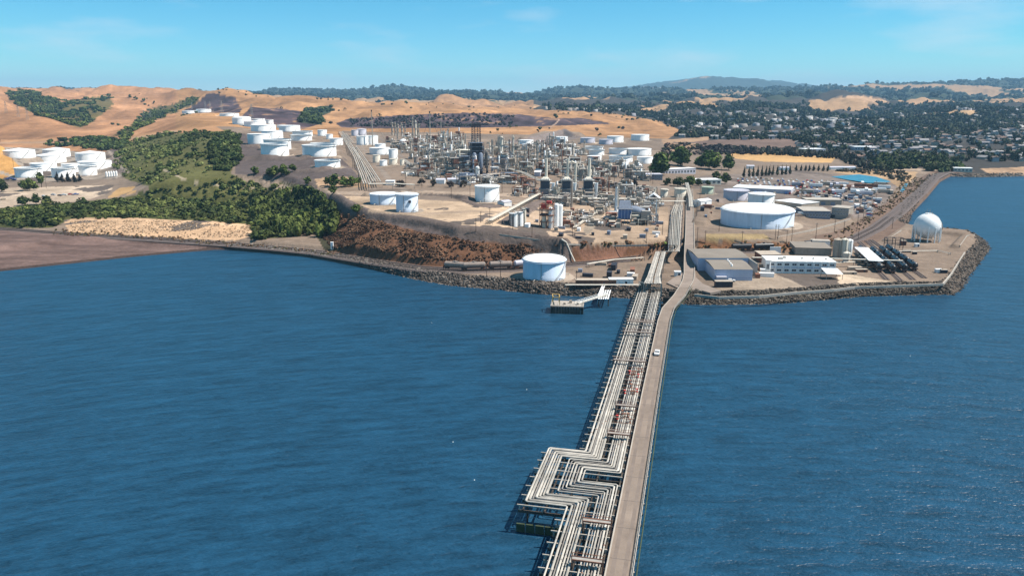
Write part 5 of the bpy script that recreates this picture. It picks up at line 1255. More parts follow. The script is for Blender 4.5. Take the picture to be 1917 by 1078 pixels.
# ------------------------------------------------------------------ process units
rnd = random.Random(5)
def heading(px): return R(13) if px < 930 else R(-11)
def frame_unit(g, rz, w, d, h, fm, label, group, seed, pm=('pipe2', 'white', 'cream', 'white'), name='process_unit'):
    r = random.Random(seed); root = thing(name, g, label, 'process unit', group, rz)
    nx_, ny_, nz = max(2, round(w / 6)), max(1, round(d / 6)), max(1, round(h / 5.0))
    b = MB().use(W[fm]); t = .34
    hs = {}
    for i in range(nx_ + 1):
        for j in range(ny_ + 1):
            hh = h * (1 if (i + j + seed) % 4 else .66) + r.uniform(-.5, 1.2); hs[i, j] = hh
            b.bar((w * (i / nx_ - .5), d * (j / ny_ - .5), -1.5), (w * (i / nx_ - .5), d * (j / ny_ - .5), hh), t)
    for k in range(1, nz + 1):
        z = h * k / nz
        for j in range(ny_ + 1):
            if r.random() < .9: b.bar((-w / 2, d * (j / ny_ - .5), z), (w / 2 * (1 if k < nz else r.choice((.3, 1))), d * (j / ny_ - .5), z), t)
        for i in range(nx_ + 1):
            if r.random() < .9: b.bar((w * (i / nx_ - .5), -d / 2, z), (w * (i / nx_ - .5), d / 2, z), t)
    for i in range(nx_):
        k = r.randrange(nz); z0, z1 = h * k / nz, h * (k + 1) / nz; b.bar((w * (i / nx_ - .5), -d / 2, z0), (w * ((i + 1) / nx_ - .5), -d / 2, z1), .2)
    b.build('frame', root)
    for k in range(1, nz + 1):
        if r.random() < .75:
            b = MB().use(W[r.choice(('steel', fm, 'tan'))]); x0, x1 = sorted((r.uniform(-.5, -.1), r.uniform(.1, .5))); b.box((w * (x0 + x1) / 2, 0, h * k / nz + .2), (w * (x1 - x0), d * .94, .12)); b.build('deck', root)
    for k in range(r.randint(3, 6)):
        b = MB().use(W[r.choice(pm)]); z = h * r.randrange(nz) / nz + 1.4; rr = r.uniform(.6, 1.2); x = r.uniform(-.4, .4) * w
        if r.random() < .5:
            y = r.uniform(-.4, .4) * d; L = r.uniform(.25, .45) * w; b.tube([(x - L, y, z), (x - L + .3, y, z), (x + L - .3, y, z), (x + L, y, z)], rr, 8); b.build('exchanger', root, smooth=True)
        else:
            y = r.uniform(-.5, .5) * d; hh = r.uniform(.3, .85) * h; b.lathe((x, y, z - 1.4), [(rr * .5, 0), (rr, .4), (rr, hh), (rr * .5, hh + .6)], 10); b.build('vessel', root, smooth=True)
    for k in range(r.randint(4, 7)):
        b = MB().use(W[r.choice(('pipe', 'pipe', 'white', 'pipe2', 'steel'))]); y = r.uniform(-.55, .55) * d; x = r.uniform(-.5, .5) * w; z = r.uniform(.15, 1.0) * h; x2 = r.uniform(-.6, .6) * w
        b.tube([(x, y, -.5), (x, y, z), (x2, y, z), (x2, y + r.uniform(-3, 3), z), (x2, y + r.uniform(-3, 3), max(0, z - r.uniform(2, 8)))], r.uniform(.15, .34), 6); b.build('pipe', root)
    for k in range(r.randint(1, 2)):
        b = MB().use(W[r.choice((fm, 'tan', 'rust', 'brown'))]); k0 = r.randrange(nz); b.box((r.uniform(-.3, .3) * w, r.uniform(-.2, .2) * d, h * k0 / nz + .3), (w * r.uniform(.25, .5), d * r.uniform(.35, .7), h / nz * r.uniform(.6, 1.4))); b.build('enclosure', root)
    for k in range(r.randint(1, 3)):
        b = MB().use(W[r.choice((fm, 'steel', 'tan'))]); x = r.uniform(-.45, .45) * w; b.box((x, -d / 2 - r.uniform(1, 3), -.5), (r.uniform(2, 4), 2, r.uniform(1.5, 3.5))); b.build('pump_skid', root)
    b = MB().use(W['steel']); x = r.choice((-.5, .5)) * w
    for k in range(nz):
        z0, z1 = h * k / nz, h * (k + 1) / nz; y0, y1 = ((-.5 * d, .1 * d) if k % 2 else (.1 * d, -.5 * d)); b.bar((x * 1.06, y0, z0), (x * 1.06, y1, z1), .7, .2)
    b.build('stair', root)
    return root
def column(px, base, top, wpx, m, label, group, plats=3, pos=None, hgt=None, rr=None, name='process_column', cat='column'):
    g = pos or ground(px, base); s = mpp(g); h = hgt or (base - top) * s; r = rr or max(.28, wpx * s / 2)
    root = thing(name, g, label, cat, group, rnd.uniform(0, 6))
    b = MB().use(W[m]); b.lathe((0, 0, -1.5), [(r * 1.25, 0), (r * 1.25, h * .06 + 1.5), (r, h * .09 + 1.5), (r, h * .6 + 1.5), (r * .93, h * .62 + 1.5), (r * .93, h * .96 + 1.5), (r * .4, h + 1.5)], 14); b.build('shell', root, smooth=True)
    for k in range(plats):
        z = h * (.35 + .58 * k / max(1, plats - 1) if plats > 1 else .8); b = MB().use(W['steel']); arc_ring(b, r * .9, r + 1.1, z, .15, 12); arc_ring(b, r + 1.05, r + 1.12, z + 1.0, .08, 12); b.build('platform', root)
    b = MB().use(W['steel']); b.bar((r + .3, 0, 0), (r + .3, 0, h), .35, .12); b.build('ladder', root)
    b = MB().use(W['pipe2']); b.tube([(0, 0, h - .2), (0, 0, h + 1.0), (0, r + .7, h + 1.0), (0, r + .7, h * .1)], max(.15, r * .22), 6); b.build('overhead_pipe', root)
    return root
GU1, GU2, GU3, GU4 = 'tan process units of the upper refinery', 'dark process units', 'rust-tinted process units of the middle refinery', 'light steel units by the tank farm'
sd_ = 100
def scatter_units(poly, n, fms, label, group, hr, sz, sep=16):
    global sd_
    done = []; xs = [p[0] for p in poly]; ys = [p[1] for p in poly]; tries = 0
    while len(done) < n and tries < n * 60:
        tries += 1; x, y = rnd.uniform(min(xs), max(xs)), rnd.uniform(min(ys), max(ys))
        if not in_poly(np.array([x]), np.array([y]), poly)[0]: continue
        g = ground(x, y); w, d = rnd.uniform(*sz), rnd.uniform(sz[0] * .7, sz[1] * .8)
        if any(math.hypot(g[0] - q[0], g[1] - q[1]) < sep for q in done): continue
        if any(math.hypot(g[0] - c[0], g[1] - c[1]) < r_ + max(w, d) * .62 for c, r_, _ in TPOS): continue
        done.append(g); sd_ += 1; hh = rnd.uniform(*hr); fm = rnd.choice(fms); frame_unit(g, heading(x), w, d, hh, fm, f"{'tall' if hh > hr[0] + .6 * (hr[1] - hr[0]) else 'low'} {dict(tan='beige', rust='rust red', pipe2='pale grey', steel='steel grey', dsteel='black', bsteel='blue-grey')[fm]} {label}", group, sd_)
    return done
scatter_units([(722, 268), (800, 258), (862, 262), (868, 322), (800, 326), (760, 292)], 46, ('tan', 'tan', 'rust', 'pipe2', 'tan'), 'pipe-laden frame in the upper refinery', GU1, (6, 14), (10, 17), 12.5)
scatter_units([(812, 300), (870, 285), (955, 290), (960, 322), (905, 334), (820, 326)], 18, ('dsteel', 'bsteel', 'bsteel', 'steel'), 'process frame around the black tower', GU2, (9, 18), (11, 16), 11.5)
scatter_units([(860, 338), (960, 335), (965, 345), (862, 348)], 9, ('bsteel', 'steel', 'pipe2'), 'pipe unit in front of the black tower', GU2, (5, 8), (12, 18), 14)
scatter_units([(930, 275), (1030, 270), (1100, 292), (1115, 318), (1000, 332), (945, 318)], 44, ('tan', 'rust', 'tan', 'pipe2'), 'process frame in the middle refinery', GU3, (7, 15), (10, 15), 11.5)
scatter_units([(1112, 312), (1160, 312), (1215, 322), (1210, 338), (1120, 345), (1040, 345), (1040, 330)], 22, ('steel', 'pipe2', 'tan'), 'lattice unit beside the rear tank farm', GU4, (6, 11), (9, 14), 11.5)
scatter_units([(1010, 368), (1120, 372), (1210, 378), (1240, 392), (1235, 412), (1190, 408), (1190, 390), (1060, 388)], 20, ('tan', 'pipe2', 'steel'), 'pipe unit between the furnaces and the access road', 'front yard units', (3.5, 6.5), (7, 12), 11)
scatter_units([(1050, 400), (1140, 396), (1150, 425), (1060, 428)], 12, ('rust', 'tan'), 'pump and pipe skid in the front yard', 'front yard skids', (2, 4), (6, 10), 11)
scatter_units([(735, 322), (800, 336), (860, 342), (860, 328), (800, 318), (760, 312)], 9, ('tan', 'pipe2', 'steel'), 'pump alley unit along the refinery road', 'pump alleys along the refinery road', (3, 6), (8, 14), 11)
scatter_units([(962, 335), (1005, 345), (1008, 372), (965, 372)], 6, ('tan', 'rust', 'pipe2'), 'pump alley unit beside the first furnace', 'pump alleys beside the furnaces', (3, 7), (7, 12), 10)
scatter_units([(1030, 352), (1050, 352), (1052, 372), (1034, 372)], 3, ('tan', 'pipe2'), 'pump alley unit between the first two furnaces', 'pump alleys beside the furnaces', (4, 9), (6, 9), 8)
scatter_units([(1072, 350), (1090, 350), (1092, 372), (1074, 372)], 3, ('tan', 'steel'), 'pump alley unit between the last two furnaces', 'pump alleys beside the furnaces', (4, 9), (6, 9), 8)
scatter_units([(1112, 345), (1190, 352), (1230, 362), (1225, 380), (1120, 372)], 14, ('tan', 'pipe2', 'steel', 'rust'), 'pipe unit between the third furnace and the gabled frame', 'units between furnace and gabled frame', (4, 8), (8, 13), 10.5)
# named columns: x, base y, top y, width px, paint, label
for (x, b0, t0, w, m, lab) in (
    (735, 254, 230, 3.0, 'tan', 'beige column at the start of the row of five far up the refinery'), (740, 254, 231, 2.6, 'pipe2', 'grey column second in the far row of five'), (746, 255, 233, 2.4, 'tan', 'beige column in the middle of the far row of five'), (753, 255, 233, 3.0, 'pipe2', 'grey column fourth in the far row of five'), (759, 256, 238, 2.2, 'tan', 'short column closing the far row of five'),
    (773, 268, 221, 2.6, 'tan', 'tall tan column paired with a thicker one'), (779, 267, 227, 3.2, 'cream', 'thick cream column next to the tall tan one'), (783, 266, 234, 3.4, 'tan', 'shorter thick column behind the tall pair'),
    (834, 293, 268, 3.2, 'cream', 'leaning pale stack beside the brown tanks'), (849, 275, 248, 1.8, 'tan', 'thin column before the dry field'), (862, 275, 250, 1.6, 'rust', 'thin rust column before the dry field'), (872, 276, 252, 1.8, 'steel', 'thin grey column close to the black tower'),
    (934, 291, 255, 3.0, 'pipe2', 'grey column beside the thickest pale column'), (939, 300, 256, 5.6, 'pipe', 'thickest pale column right of the black tower'), (961, 308, 255, 3.0, 'pipe', 'tall slim pale column standing alone'),
    (982, 311, 273, 2.2, 'tan', 'tan column amid rust units'), (989, 320, 277, 2.4, 'rust', 'rust column amid rust units'), (993, 312, 279, 2.2, 'tan', 'second tan column amid rust units'), (1006, 319, 265, 3.6, 'pipe2', 'tall grey column before the rear tank farm'), (1014, 298, 270, 3.0, 'tan', 'stout tan column behind the tall grey one'),
    (1023, 318, 279, 2.4, 'pipe', 'pale column behind the first furnace stack'), (1029, 296, 252, 2.6, 'tan', 'tallest slim column near the rear tank farm'), (1033, 296, 260, 2.0, 'rust', 'thin rust column beside the tallest slim one'), (1052, 320, 282, 2.0, 'rust', 'rust column near the second furnace stack'),
    (886, 330, 292, 3.4, 'bsteel', 'blue-grey column at the foot of the black tower'), (912, 325, 285, 4.0, 'dsteel', 'dark drum column beside the black tower'), (815, 331, 304, 1.8, 'pipe', 'thin white mast column in front of the dark units'), (821, 331, 316, 3.0, 'white', 'short white column before the dark units'),
    (1069.5, 395, 340, 2.6, 'brown', 'tall dark brown stack in front of the furnaces'), (1139, 369, 330, 2.2, 'rust', 'rust red stack beside the third furnace'), (1228, 418, 374, 3.6, 'white', 'tall white column near the pipe rack'), (1154, 396, 350, 7.0, 'white', 'thick white stack of the blue boiler building'),
    (1196, 418, 392, 2.6, 'pipe2', 'short grey column beside the blue boiler'), (1203, 417, 396, 2.4, 'white', 'short white column beside the blue boiler')):
    column(x, b0, t0, w, m, lab, 'tall refinery columns', plats=0 if w < 2 or 'stack' in lab or 'mast' in lab else 3)
for k in range(46):                                        # lesser columns that rise out of the units
    poly = [[(725, 262), (860, 262), (865, 315), (760, 300)], [(860, 285), (960, 290), (960, 320), (870, 325)], [(935, 275), (1100, 285), (1110, 315), (950, 322)]][k % 3]
    while True:
        x, y = rnd.uniform(720, 1115), rnd.uniform(255, 330)
        if in_poly(np.array([x]), np.array([y]), poly)[0]: break
    m = rnd.choice((('tan', 'pipe2', 'steel'), ('bsteel', 'dsteel', 'pipe2'), ('tan', 'rust', 'pipe'))[k % 3])
    column(x, y, 0, 0, m, {0: 'slim column rising out of the tan upper units', 1: 'slim column rising out of the dark units', 2: 'slim column rising out of the rust-tinted units'}[k % 3], ('slim columns of the upper units', 'slim columns of the dark units', 'slim columns of the rust units')[k % 3], plats=2, hgt=rnd.uniform(11, 24), rr=rnd.uniform(.5, 1.1))
# flare masts with guys
for x, b0, t0, lab in ((698, 274, 211, 'tall thin guyed mast above the lilac tanks'), (806, 287, 214, 'tallest guyed flare mast over the refinery'), (826, 262, 222, 'thin pylon mast in front of the burnt slope')):
    g = ground(x, b0); h = (b0 - t0) * mpp(g); root = thing('flare_mast', g, lab, 'mast', 'masts over the refinery')
    b = MB().use(W['pipe2']); b.cyl((0, 0, -1), (0, 0, h), .75, 8, r2=.45); b.build('mast', root); b = MB().use(W['dsteel']); b.lathe((0, 0, h), [(.6, 0), (.9, 1.2), (.7, 2.4)], 8); b.build('tip', root)
    for k in range(3):
        a = k * 2.1 + .4; b = MB().use(W['dsteel']); b.bar((0, 0, h * .92), (h * .45 * math.cos(a), h * .45 * math.sin(a), 0), .12); b.build('guy_wire', root)
# ------------------------------------------------------------------ black coker tower
g = ground(892, 326); s = mpp(g); root = thing('coker_tower', g, 'black clad coker tower with a lattice derrick on top', 'tower', None, R(13))
wT, hT = 27 * s, 58 * s; b = MB().use(W['dsteel'])
b.box((0, 0, -1), (wT * .74, wT * .74, hT + 1)); b.build('cladding', root)
for k in range(8):
    b = MB().use(W['bsteel']); b.box((0, 0, hT * (k + 1) / 8 - .2), (wT * .9, wT * .9, .3)); b.build('deck', root)
b = MB().use(W['dsteel'])
for sx in (-.45, -.15, .15, .45):
    for sy in (-.45, .45): b.bar((wT * sx, wT * sy, -1), (wT * sx, wT * sy, hT), .4)
for k in range(8):
    z0, z1 = hT * k / 8, hT * (k + 1) / 8; b.bar((-wT * .45, -wT * .45, z0), (wT * .15, -wT * .45, z1), .25); b.bar((wT * .45, -wT * .45, z0), (wT * .45, wT * .45, z1), .25)
b.build('frame', root)
for sx in (-.22, .22):
    b = MB().use(W['bsteel']); b.lathe((wT * sx, -wT * .4, hT * .15), [(.8, 0), (2.2, 3), (2.2, hT * .5), (1.2, hT * .55)], 14); b.build('coke_drum', root, smooth=True)
for sx in (-.18, .18):
    b = MB().use(W['dsteel']); q = wT * .24; z1 = hT + 36 * s
    for cx_ in (-q / 2, q / 2):
        for cy_2 in (-q / 2, q / 2): b.bar((wT * sx + cx_, cy_2, hT), (wT * sx + cx_ * .8, cy_2 * .8, z1), .3)
    for k in range(9):
        z0, z2 = hT + (z1 - hT) * k / 9, hT + (z1 - hT) * (k + 1) / 9
        for sg in (-1, 1): b.bar((wT * sx - q / 2 * sg, -q / 2, z0), (wT * sx + q / 2 * sg, -q / 2, z2), .22); b.bar((wT * sx + q / 2 * sg, -q / 2, z0), (wT * sx + q / 2 * sg, q / 2, z2), .22)
        b.bar((wT * sx - q / 2, -q / 2, z2), (wT * sx + q / 2, -q / 2, z2), .25); b.bar((wT * sx - q / 2, q / 2, z2), (wT * sx + q / 2, q / 2, z2), .25)
    b.build('derrick', root)
b = MB().use(W['dsteel']); b.box((0, 0, hT + 30 * s), (wT * .62, wT * .3, 2.2)); b.build('crown_block', root)
g = ground(894, 332); root = thing('white_drum', g, 'white vertical drum in front of the black tower', 'drum'); b = MB().use(W['white']); b.lathe((0, 0, -.5), [(1.5, 0), (1.9, .6), (1.9, 10), (.8, 11)], 14); b.build('shell', root, smooth=True); b = MB().use(W['steel']); arc_ring(b, 1.9, 2.9, 8, .15, 12); b.build('platform', root)
bo, w_, _ = building('compressor_house', (849, 306), (882, 308), 16, 15, 'tan', 'cream', 'beige compressor house with a flat cream roof beside the black tower', 2, 4)
# pale conical sheds
for (x0, x1, y, lab) in ((818, 850, 305, 'pale tented coke shed in front of the compressor house'), (1000, 1011, 330, 'small white shed beside the first furnace')):
    building('coke_shed', (x0, y), (x1, y + 1), 14, 4.5, 'lilac', 'white', lab, gable=3.0)
# ------------------------------------------------------------------ three furnaces with stacks
for k, (x0, x1, nm) in enumerate(((1012, 1029, 'first'), (1052, 1069, 'second'), (1092, 1109, 'third'))):
    g = ground((x0 + x1) / 2, 369); s = mpp(g); w = (x1 - x0) * s; h = 38 * s; d = w * 1.1
    root = thing('furnace', g, f'{nm} dark louvred furnace with a pale round stack, counted from the hillside', 'furnace', 'row of three furnaces', R(-4))
    b = MB().use(W['steel']); b.box((0, 0, 2), (w, d, h * .42 - 2)); b.build('lower_box', root)
    b = MB().use(W['bsteel']); b.box((0, 0, h * .42), (w * 1.03, d * 1.03, h * .42)); b.build('upper_box', root)
    for q in range(9):
        b = MB().use(W['dsteel'] if q % 2 else W['lilac']); b.box((0, -d * .52, h * .08 + h * .3 * q / 9), (w * .96, .3, h * .018)); b.build('louvre', root)
    for q in range(6):
        b = MB().use(W['dsteel']); b.box((0, -d * .53, h * .46 + h * .34 * q / 6), (w * .94, .3, h * .035)); b.build('louvre', root)
    b = MB().use(W['cream']); vs = [(-w / 2, -d / 2, h * .84), (w / 2, -d / 2, h * .84), (w / 2, d / 2, h * .84), (-w / 2, d / 2, h * .84), (-w * .2, -d * .2, h), (w * .2, -d * .2, h), (w * .2, d * .2, h), (-w * .2, d * .2, h)]
    b.add(vs, [(0, 1, 5, 4), (1, 2, 6, 5), (2, 3, 7, 6), (3, 0, 4, 7), (4, 5, 6, 7)]); b.build('hood', root)
    for q in range(5):
        b = MB().use(W['white']); b.box((-w * .4 + w * .2 * q, -d * .45, h * .86), (w * .1, d * .3, 1.2)); b.build('vent', root)
    for sx in (-.5, .5):
        b = MB().use(W['tan'])
        for sy in (-.5, .5): b.bar((w * sx, d * sy, -1), (w * sx, d * sy, h * .84), .45)
        b.build('column', root)
    b = MB().use(W['steel'])
    for z in (h * .42, h * .84): b.box((0, 0, z - .2), (w * 1.35, d * 1.35, .2))
    b.build('platform', root)
    b = MB().use(W['cream']); sr = 2.5 * s; b.lathe((w * .1, 0, h * .98), [(sr * 1.2, 0), (sr, 2), (sr, 33 * s), (sr * 1.08, 33 * s), (sr * 1.08, 34 * s)], 16); b.build('stack', root, smooth=True)
    if k == 1:
        b = MB().use(W['cream']); b.tube([(w * .1, 0, h + 24 * s), (w * .6, 0, h + 28 * s), (w * .95, 0, h + 24 * s), (w * .95, 0, h * .6)], sr * .7, 10); b.build('duct', root, smooth=True)
    b = MB().use(W['white']); b.tube([(w * .5, -d * .3, h * .7), (w * .9, -d * .3, h * .7), (w * .9, -d * .3, 1)], .8, 8); b.build('flue', root)
    b = MB().use(W['white']); b.lathe((w * .85, d * .2, 0), [(1.2, 0), (1.4, .5), (1.4, h * .55), (.5, h * .6)], 12); b.build('drum', root)
# ------------------------------------------------------------------ blue boiler building
g = ground(1169, 418); s = mpp(g); w = 24 * s; h = 42 * s; d = 9.0
root = thing('boiler_building', g, 'blue clad heat-recovery boiler beside a thick white stack', 'boiler', None, R(-8))
b = MB().use(W['bluebox']); b.box((0, d / 2, 3), (w, d, h * .62 - 3)); b.build('casing', root)
b = MB().use(W['bsteel']); vs = [(-w / 2, 0, h * .62), (w / 2, 0, h * .62), (w / 2, d, h * .62), (-w / 2, d, h * .62), (-w * .42, d * .5, h * .95), (w * .42, d * .5, h * .95), (w * .42, d * .9, h * .95), (-w * .42, d * .9, h * .95)]
b.add(vs, [(0, 1, 5, 4), (1, 2, 6, 5), (2, 3, 7, 6), (3, 0, 4, 7), (4, 5, 6, 7)]); b.build('hood', root)
for i in range(4):
    for z in range(5):
        b = MB().use(W['pblue']); b.box((-w * .5 + w * (i + .5) / 4, -.06, 3.2 + (h * .62 - 3.4) * z / 5), (w / 4 * .9, .12, (h * .62 - 3.4) / 5 * .88)); b.mats[0] = W['bluebox']; b.build('panel', root)
for i in range(5):
    b = MB().use(W['pblue']); b.bar((-w * .5 + w * i / 4, -.2, -.5), (-w * .5 + w * i / 4, -.2, h * .62), .28); b.build('column', root)
b = MB().use(W['steel']); b.box((0, d / 2, 2.6), (w * 1.25, d * 1.2, .25)); b.box((0, d / 2, h * .62), (w * 1.2, d * 1.15, .2)); b.build('platform', root)
b = MB().use(W['bsteel']); b.tube([(w * .5, d / 2, 8), (w * .8, d / 2, 8), (w * 1.45, d / 2, 6)], 3.4, 12); b.build('inlet_duct', root, smooth=True)
b = MB().use(W['steel']); b.box((w * 1.5, d / 2, 0), (5, 5, 5.5)); b.build('turbine_enclosure', root)
frame_unit(ground(1200, 420), R(-10), 13, 9, 8, 'steel', 'grey equipment frame at the foot of the blue boiler', 'boiler equipment', 900)
frame_unit(ground(1218, 418), R(-10), 9, 8, 6, 'bsteel', 'dark equipment frame between the blue boiler and the pipe rack', 'boiler equipment', 901)
# red and white washer unit with white vertical drums
g = ground(1026, 427); root = thing('washer_unit', g, 'rust red framed unit with tall white drums near the bluff edge', 'process unit', None, R(-12))
for i, (x, y, h_, r_) in enumerate(((-2.5, 0, 8, 1.4), (1.5, 1, 13, 1.5), (4.5, 4, 15, 1.6), (6.5, 8, 14, 1.5))):
    b = MB().use(W['white' if i else 'cream']); b.lathe((x, y, -.5), [(r_, 0), (r_, h_), (r_ * .5, h_ + .7)], 14); b.build('drum', root, smooth=True)
b = MB().use(W['rust'])
for x in (-5, -1, 3):
    for y in (-2, 3, 7): b.bar((x, y, -1), (x, y, 15), .35)
for z in (4, 8, 12, 15):
    for y in (-2, 3, 7): b.bar((-5, y, z), (3, y, z), .35)
    for x in (-5, -1, 3): b.bar((x, -2, z), (x, 7, z), .35)
b.build('frame', root)
for z in (8.2, 12.2):
    b = MB().use(W['rust']); b.box((-1, 2.5, z), (9, 10, .2)); b.build('deck', root)
b = MB().use(W['red']); b.box((-3, 2, 12.4), (3, 4, 2.2)); b.box((0, 3, 15), (3, 3, 1.6)); b.build('housing', root)
for k, (x, y, hh_, lab) in enumerate(((961, 423, 8.5, 'white tub with dark stripes at the bluff edge'), (972, 422, 9.0, 'taller white tub at the bluff edge'), (981, 420, 10.5, 'narrow cream tub beside the two striped tubs'))):
    g = ground(x, y); root = thing('process_tub', g, lab, 'tank', 'tubs at the bluff edge'); r_ = 2.6 if k < 2 else 1.3
    b = MB().use(W['white' if k < 2 else 'cream']); b.lathe((0, 0, -.5), [(r_, 0), (r_, hh_)], 18); b.build('shell', root, smooth=True)
    for i in range(5): b = MB().use(W['dsteel']); a = -2.9 + i * .35; b.box((r_ * math.cos(a), r_ * math.sin(a), 0), (.35, .35, hh_ * .9), a); b.build('stripe', root)
    b = MB().use(W['steel']); arc_ring(b, r_, r_ + .8, hh_, .12, 16); b.build('platform', root)
# gabled white portal frame
g = ground(1223, 382); root = thing('gabled_frame', g, 'open white gabled portal frame near the access road', 'frame', None, R(-11))
for y in (0, 5, 10):
    b = MB().use(W['white']); b.bar((-4.6, y, -1), (-4.6, y, 4.5), .45); b.bar((4.6, y, -1), (4.6, y, 4.5), .45); b.bar((-5.2, y, 4.2), (0, y, 7.6), .5); b.bar((5.2, y, 4.2), (0, y, 7.6), .5); b.build('portal', root)
for sg in (-1, 1):
    b = MB().use(W['white']); b.quad((sg * 5.4, -.5, 4.2), (0, -.5, 7.9), (0, 10.5, 7.9), (sg * 5.4, 10.5, 4.2)); b.quad((sg * 5.4, -.5, 4.35), (sg * 5.4, 10.5, 4.35), (0, 10.5, 8.05), (0, -.5, 8.05)); b.build('roof_panel', root)
building('long_shed', (1168, 318), (1204, 319), 14, 5.0, 'white', 'white', 'long low white shed below the rear tank farm', gable=1.5)
building('site_office', (1202, 336), (1240, 338), 14, 6, 'bsteel', 'lilac', 'dark blue building among trees beside the access road', 2, 6)
building('site_office', (1245, 325), (1302, 326), 12, 6.5, 'lilac', 'white', 'long low office with a white roof edge behind the tall tree', 1, 10)
building('site_office', (1296, 344), (1350, 346), 16, 5, 'cream', 'white', 'flat white-roofed building behind the hedge', 1, 6)
building('maintenance_shed', (1504, 402), (1554, 411), 24, 6, 'bsteel', 'conc', 'long dark-walled shed with a pale roof in the works yard', 1, 9)
building('maintenance_shed', (1556, 403), (1588, 404), 14, 6, 'conc', 'conc', 'pale shed with a row of small square windows', 2, 6)
building('maintenance_shed', (1510, 383), (1575, 386), 16, 5, 'tan', 'conc', 'long tan shed behind the dark-walled one', 0, 0, doors=3)
building('storage_shed', (1450, 381), (1500, 390), 22, 3.4, 'tan', 'white', 'wide flat white roof next to the white tank', 0)
building('storage_shed', (1372, 356), (1480, 364), 26, 4.0, 'lilac', 'white', 'very wide white flat roof behind the pale grey tank', 0)
building('pump_hut', (1312, 384), (1332, 384), 8, 4.0, 'white', 'white', 'small white arched hut beside the access road', gable=1.2, doors=1)
building('bay_house', (1785, 322), (1820, 323), 14, 5, 'cream', 'white', 'low flat house on the far waterfront', 1, 5)
building('yard_hut', (722, 347), (738, 347), 8, 3.4, 'white', 'white', 'white hut with a red base beside the pipeway')
for k, (x0, x1, y, lab) in enumerate(((816, 832, 344, 'low pale wall hut before the dark units'), (838, 862, 343, 'long pale hut before the dark units'), (944, 958, 386, 'white hut behind the lone white tank'), (1398, 1412, 316, 'white house by the poplar row'), (1462, 1478, 319, 'white barn by the poplar row'), (1555, 1580, 318, 'blue-roofed shed by the pond trees'), (1578, 1602, 318, 'pale shed by the pond trees'))):
    building('hut', (x0, y), (x1, y + .5), 8, 3.6, 'white', 'lilac', lab, gable=1.0)
# ------------------------------------------------------------------ pipe racks of the refinery
def gp(x, y, dz): g = ground(x, y); return (g[0], g[1], g[2] + dz)
pipe_run([gp(688, 356, 5.5), gp(668, 300, 4.0), gp(652, 272, 3), gp(638, 250, 3)], 4, .34, 1.9, None, 'upper pipeway climbing past the hillside tanks', step=16)
pipe_run([gp(706, 352, 5.5), gp(686, 315, 4.0), gp(668, 286, 3), gp(645, 254, 3)], 4, .34, 2.0, None, 'second pipeway parallel to the hillside one', step=16)
pipe_run([gp(690, 357, 5.5), gp(735, 355, 5), gp(776, 355, 4)], 4, .35, 1.0, None, 'cream pipe rack turning toward the waterfront tanks', step=10)
pipe_run([gp(756, 302, 2.0), gp(780, 320, 2), gp(806, 336, 2)], 4, .3, 1.0, None, 'diagonal pipe rack beside the brown tanks', step=12)
pipe_run([gp(838, 326, 3.0), gp(905, 336, 3), gp(950, 340, 3)], 5, .3, 1.0, None, 'white pipe rack in front of the dark units', step=12)
pipe_run([gp(1010, 370, 3.5), gp(960, 398, 3.5), gp(916, 420, 2.5)], 3, .38, 1.3, None, 'pair of thick cream pipes slanting to the bluff edge', step=14)
pipe_run([gp(1024, 378, 3.5), gp(1100, 380, 3.5), gp(1180, 380, 3.5)], 5, .3, .9, None, 'cream pipe rack running across in front of the furnaces', step=10)
pipe_run([gp(1088, 366, 3.0), gp(1110, 340, 3), gp(1128, 322, 3)], 4, .3, .9, None, 'pipe rack slanting away behind the third furnace', step=12)
pipe_run([gp(940, 318, 3.5), gp(980, 330, 3.5), gp(1010, 345, 3.5)], 5, .3, 1.0, None, 'dark-legged pipe rack descending to the first furnace', step=12, sm='dsteel')
pipe_run([gp(1075, 430, 1.5), gp(1110, 405, 1.5), gp(1130, 390, 1.5)], 3, .25, .9, None, 'low tan pipes beside the front yard pavement', step=12)
pipe_run([gp(1285, 352, 5.0), gp(1292, 380, 5.0), gp(1293, 397, 4)], 4, .3, .8, None, 'tall pipe rack beside the access road', step=8)
pipe_run([gp(1205, 385, 4.0), gp(1240, 386, 4), gp(1282, 386, 4)], 4, .25, .8, None, 'pipe rack reaching the access road', step=8)
pipe_run([gp(1020, 300, 4.0), gp(1100, 312, 4), gp(1150, 318, 4)], 4, .3, 1.0, None, 'pipe rack below the rear tank farm', step=12)
pipe_run([gp(800, 275, 3.0), gp(860, 282, 3), gp(930, 284, 3)], 5, .35, 1.2, None, 'far pipe rack at the back of the refinery', step=14)
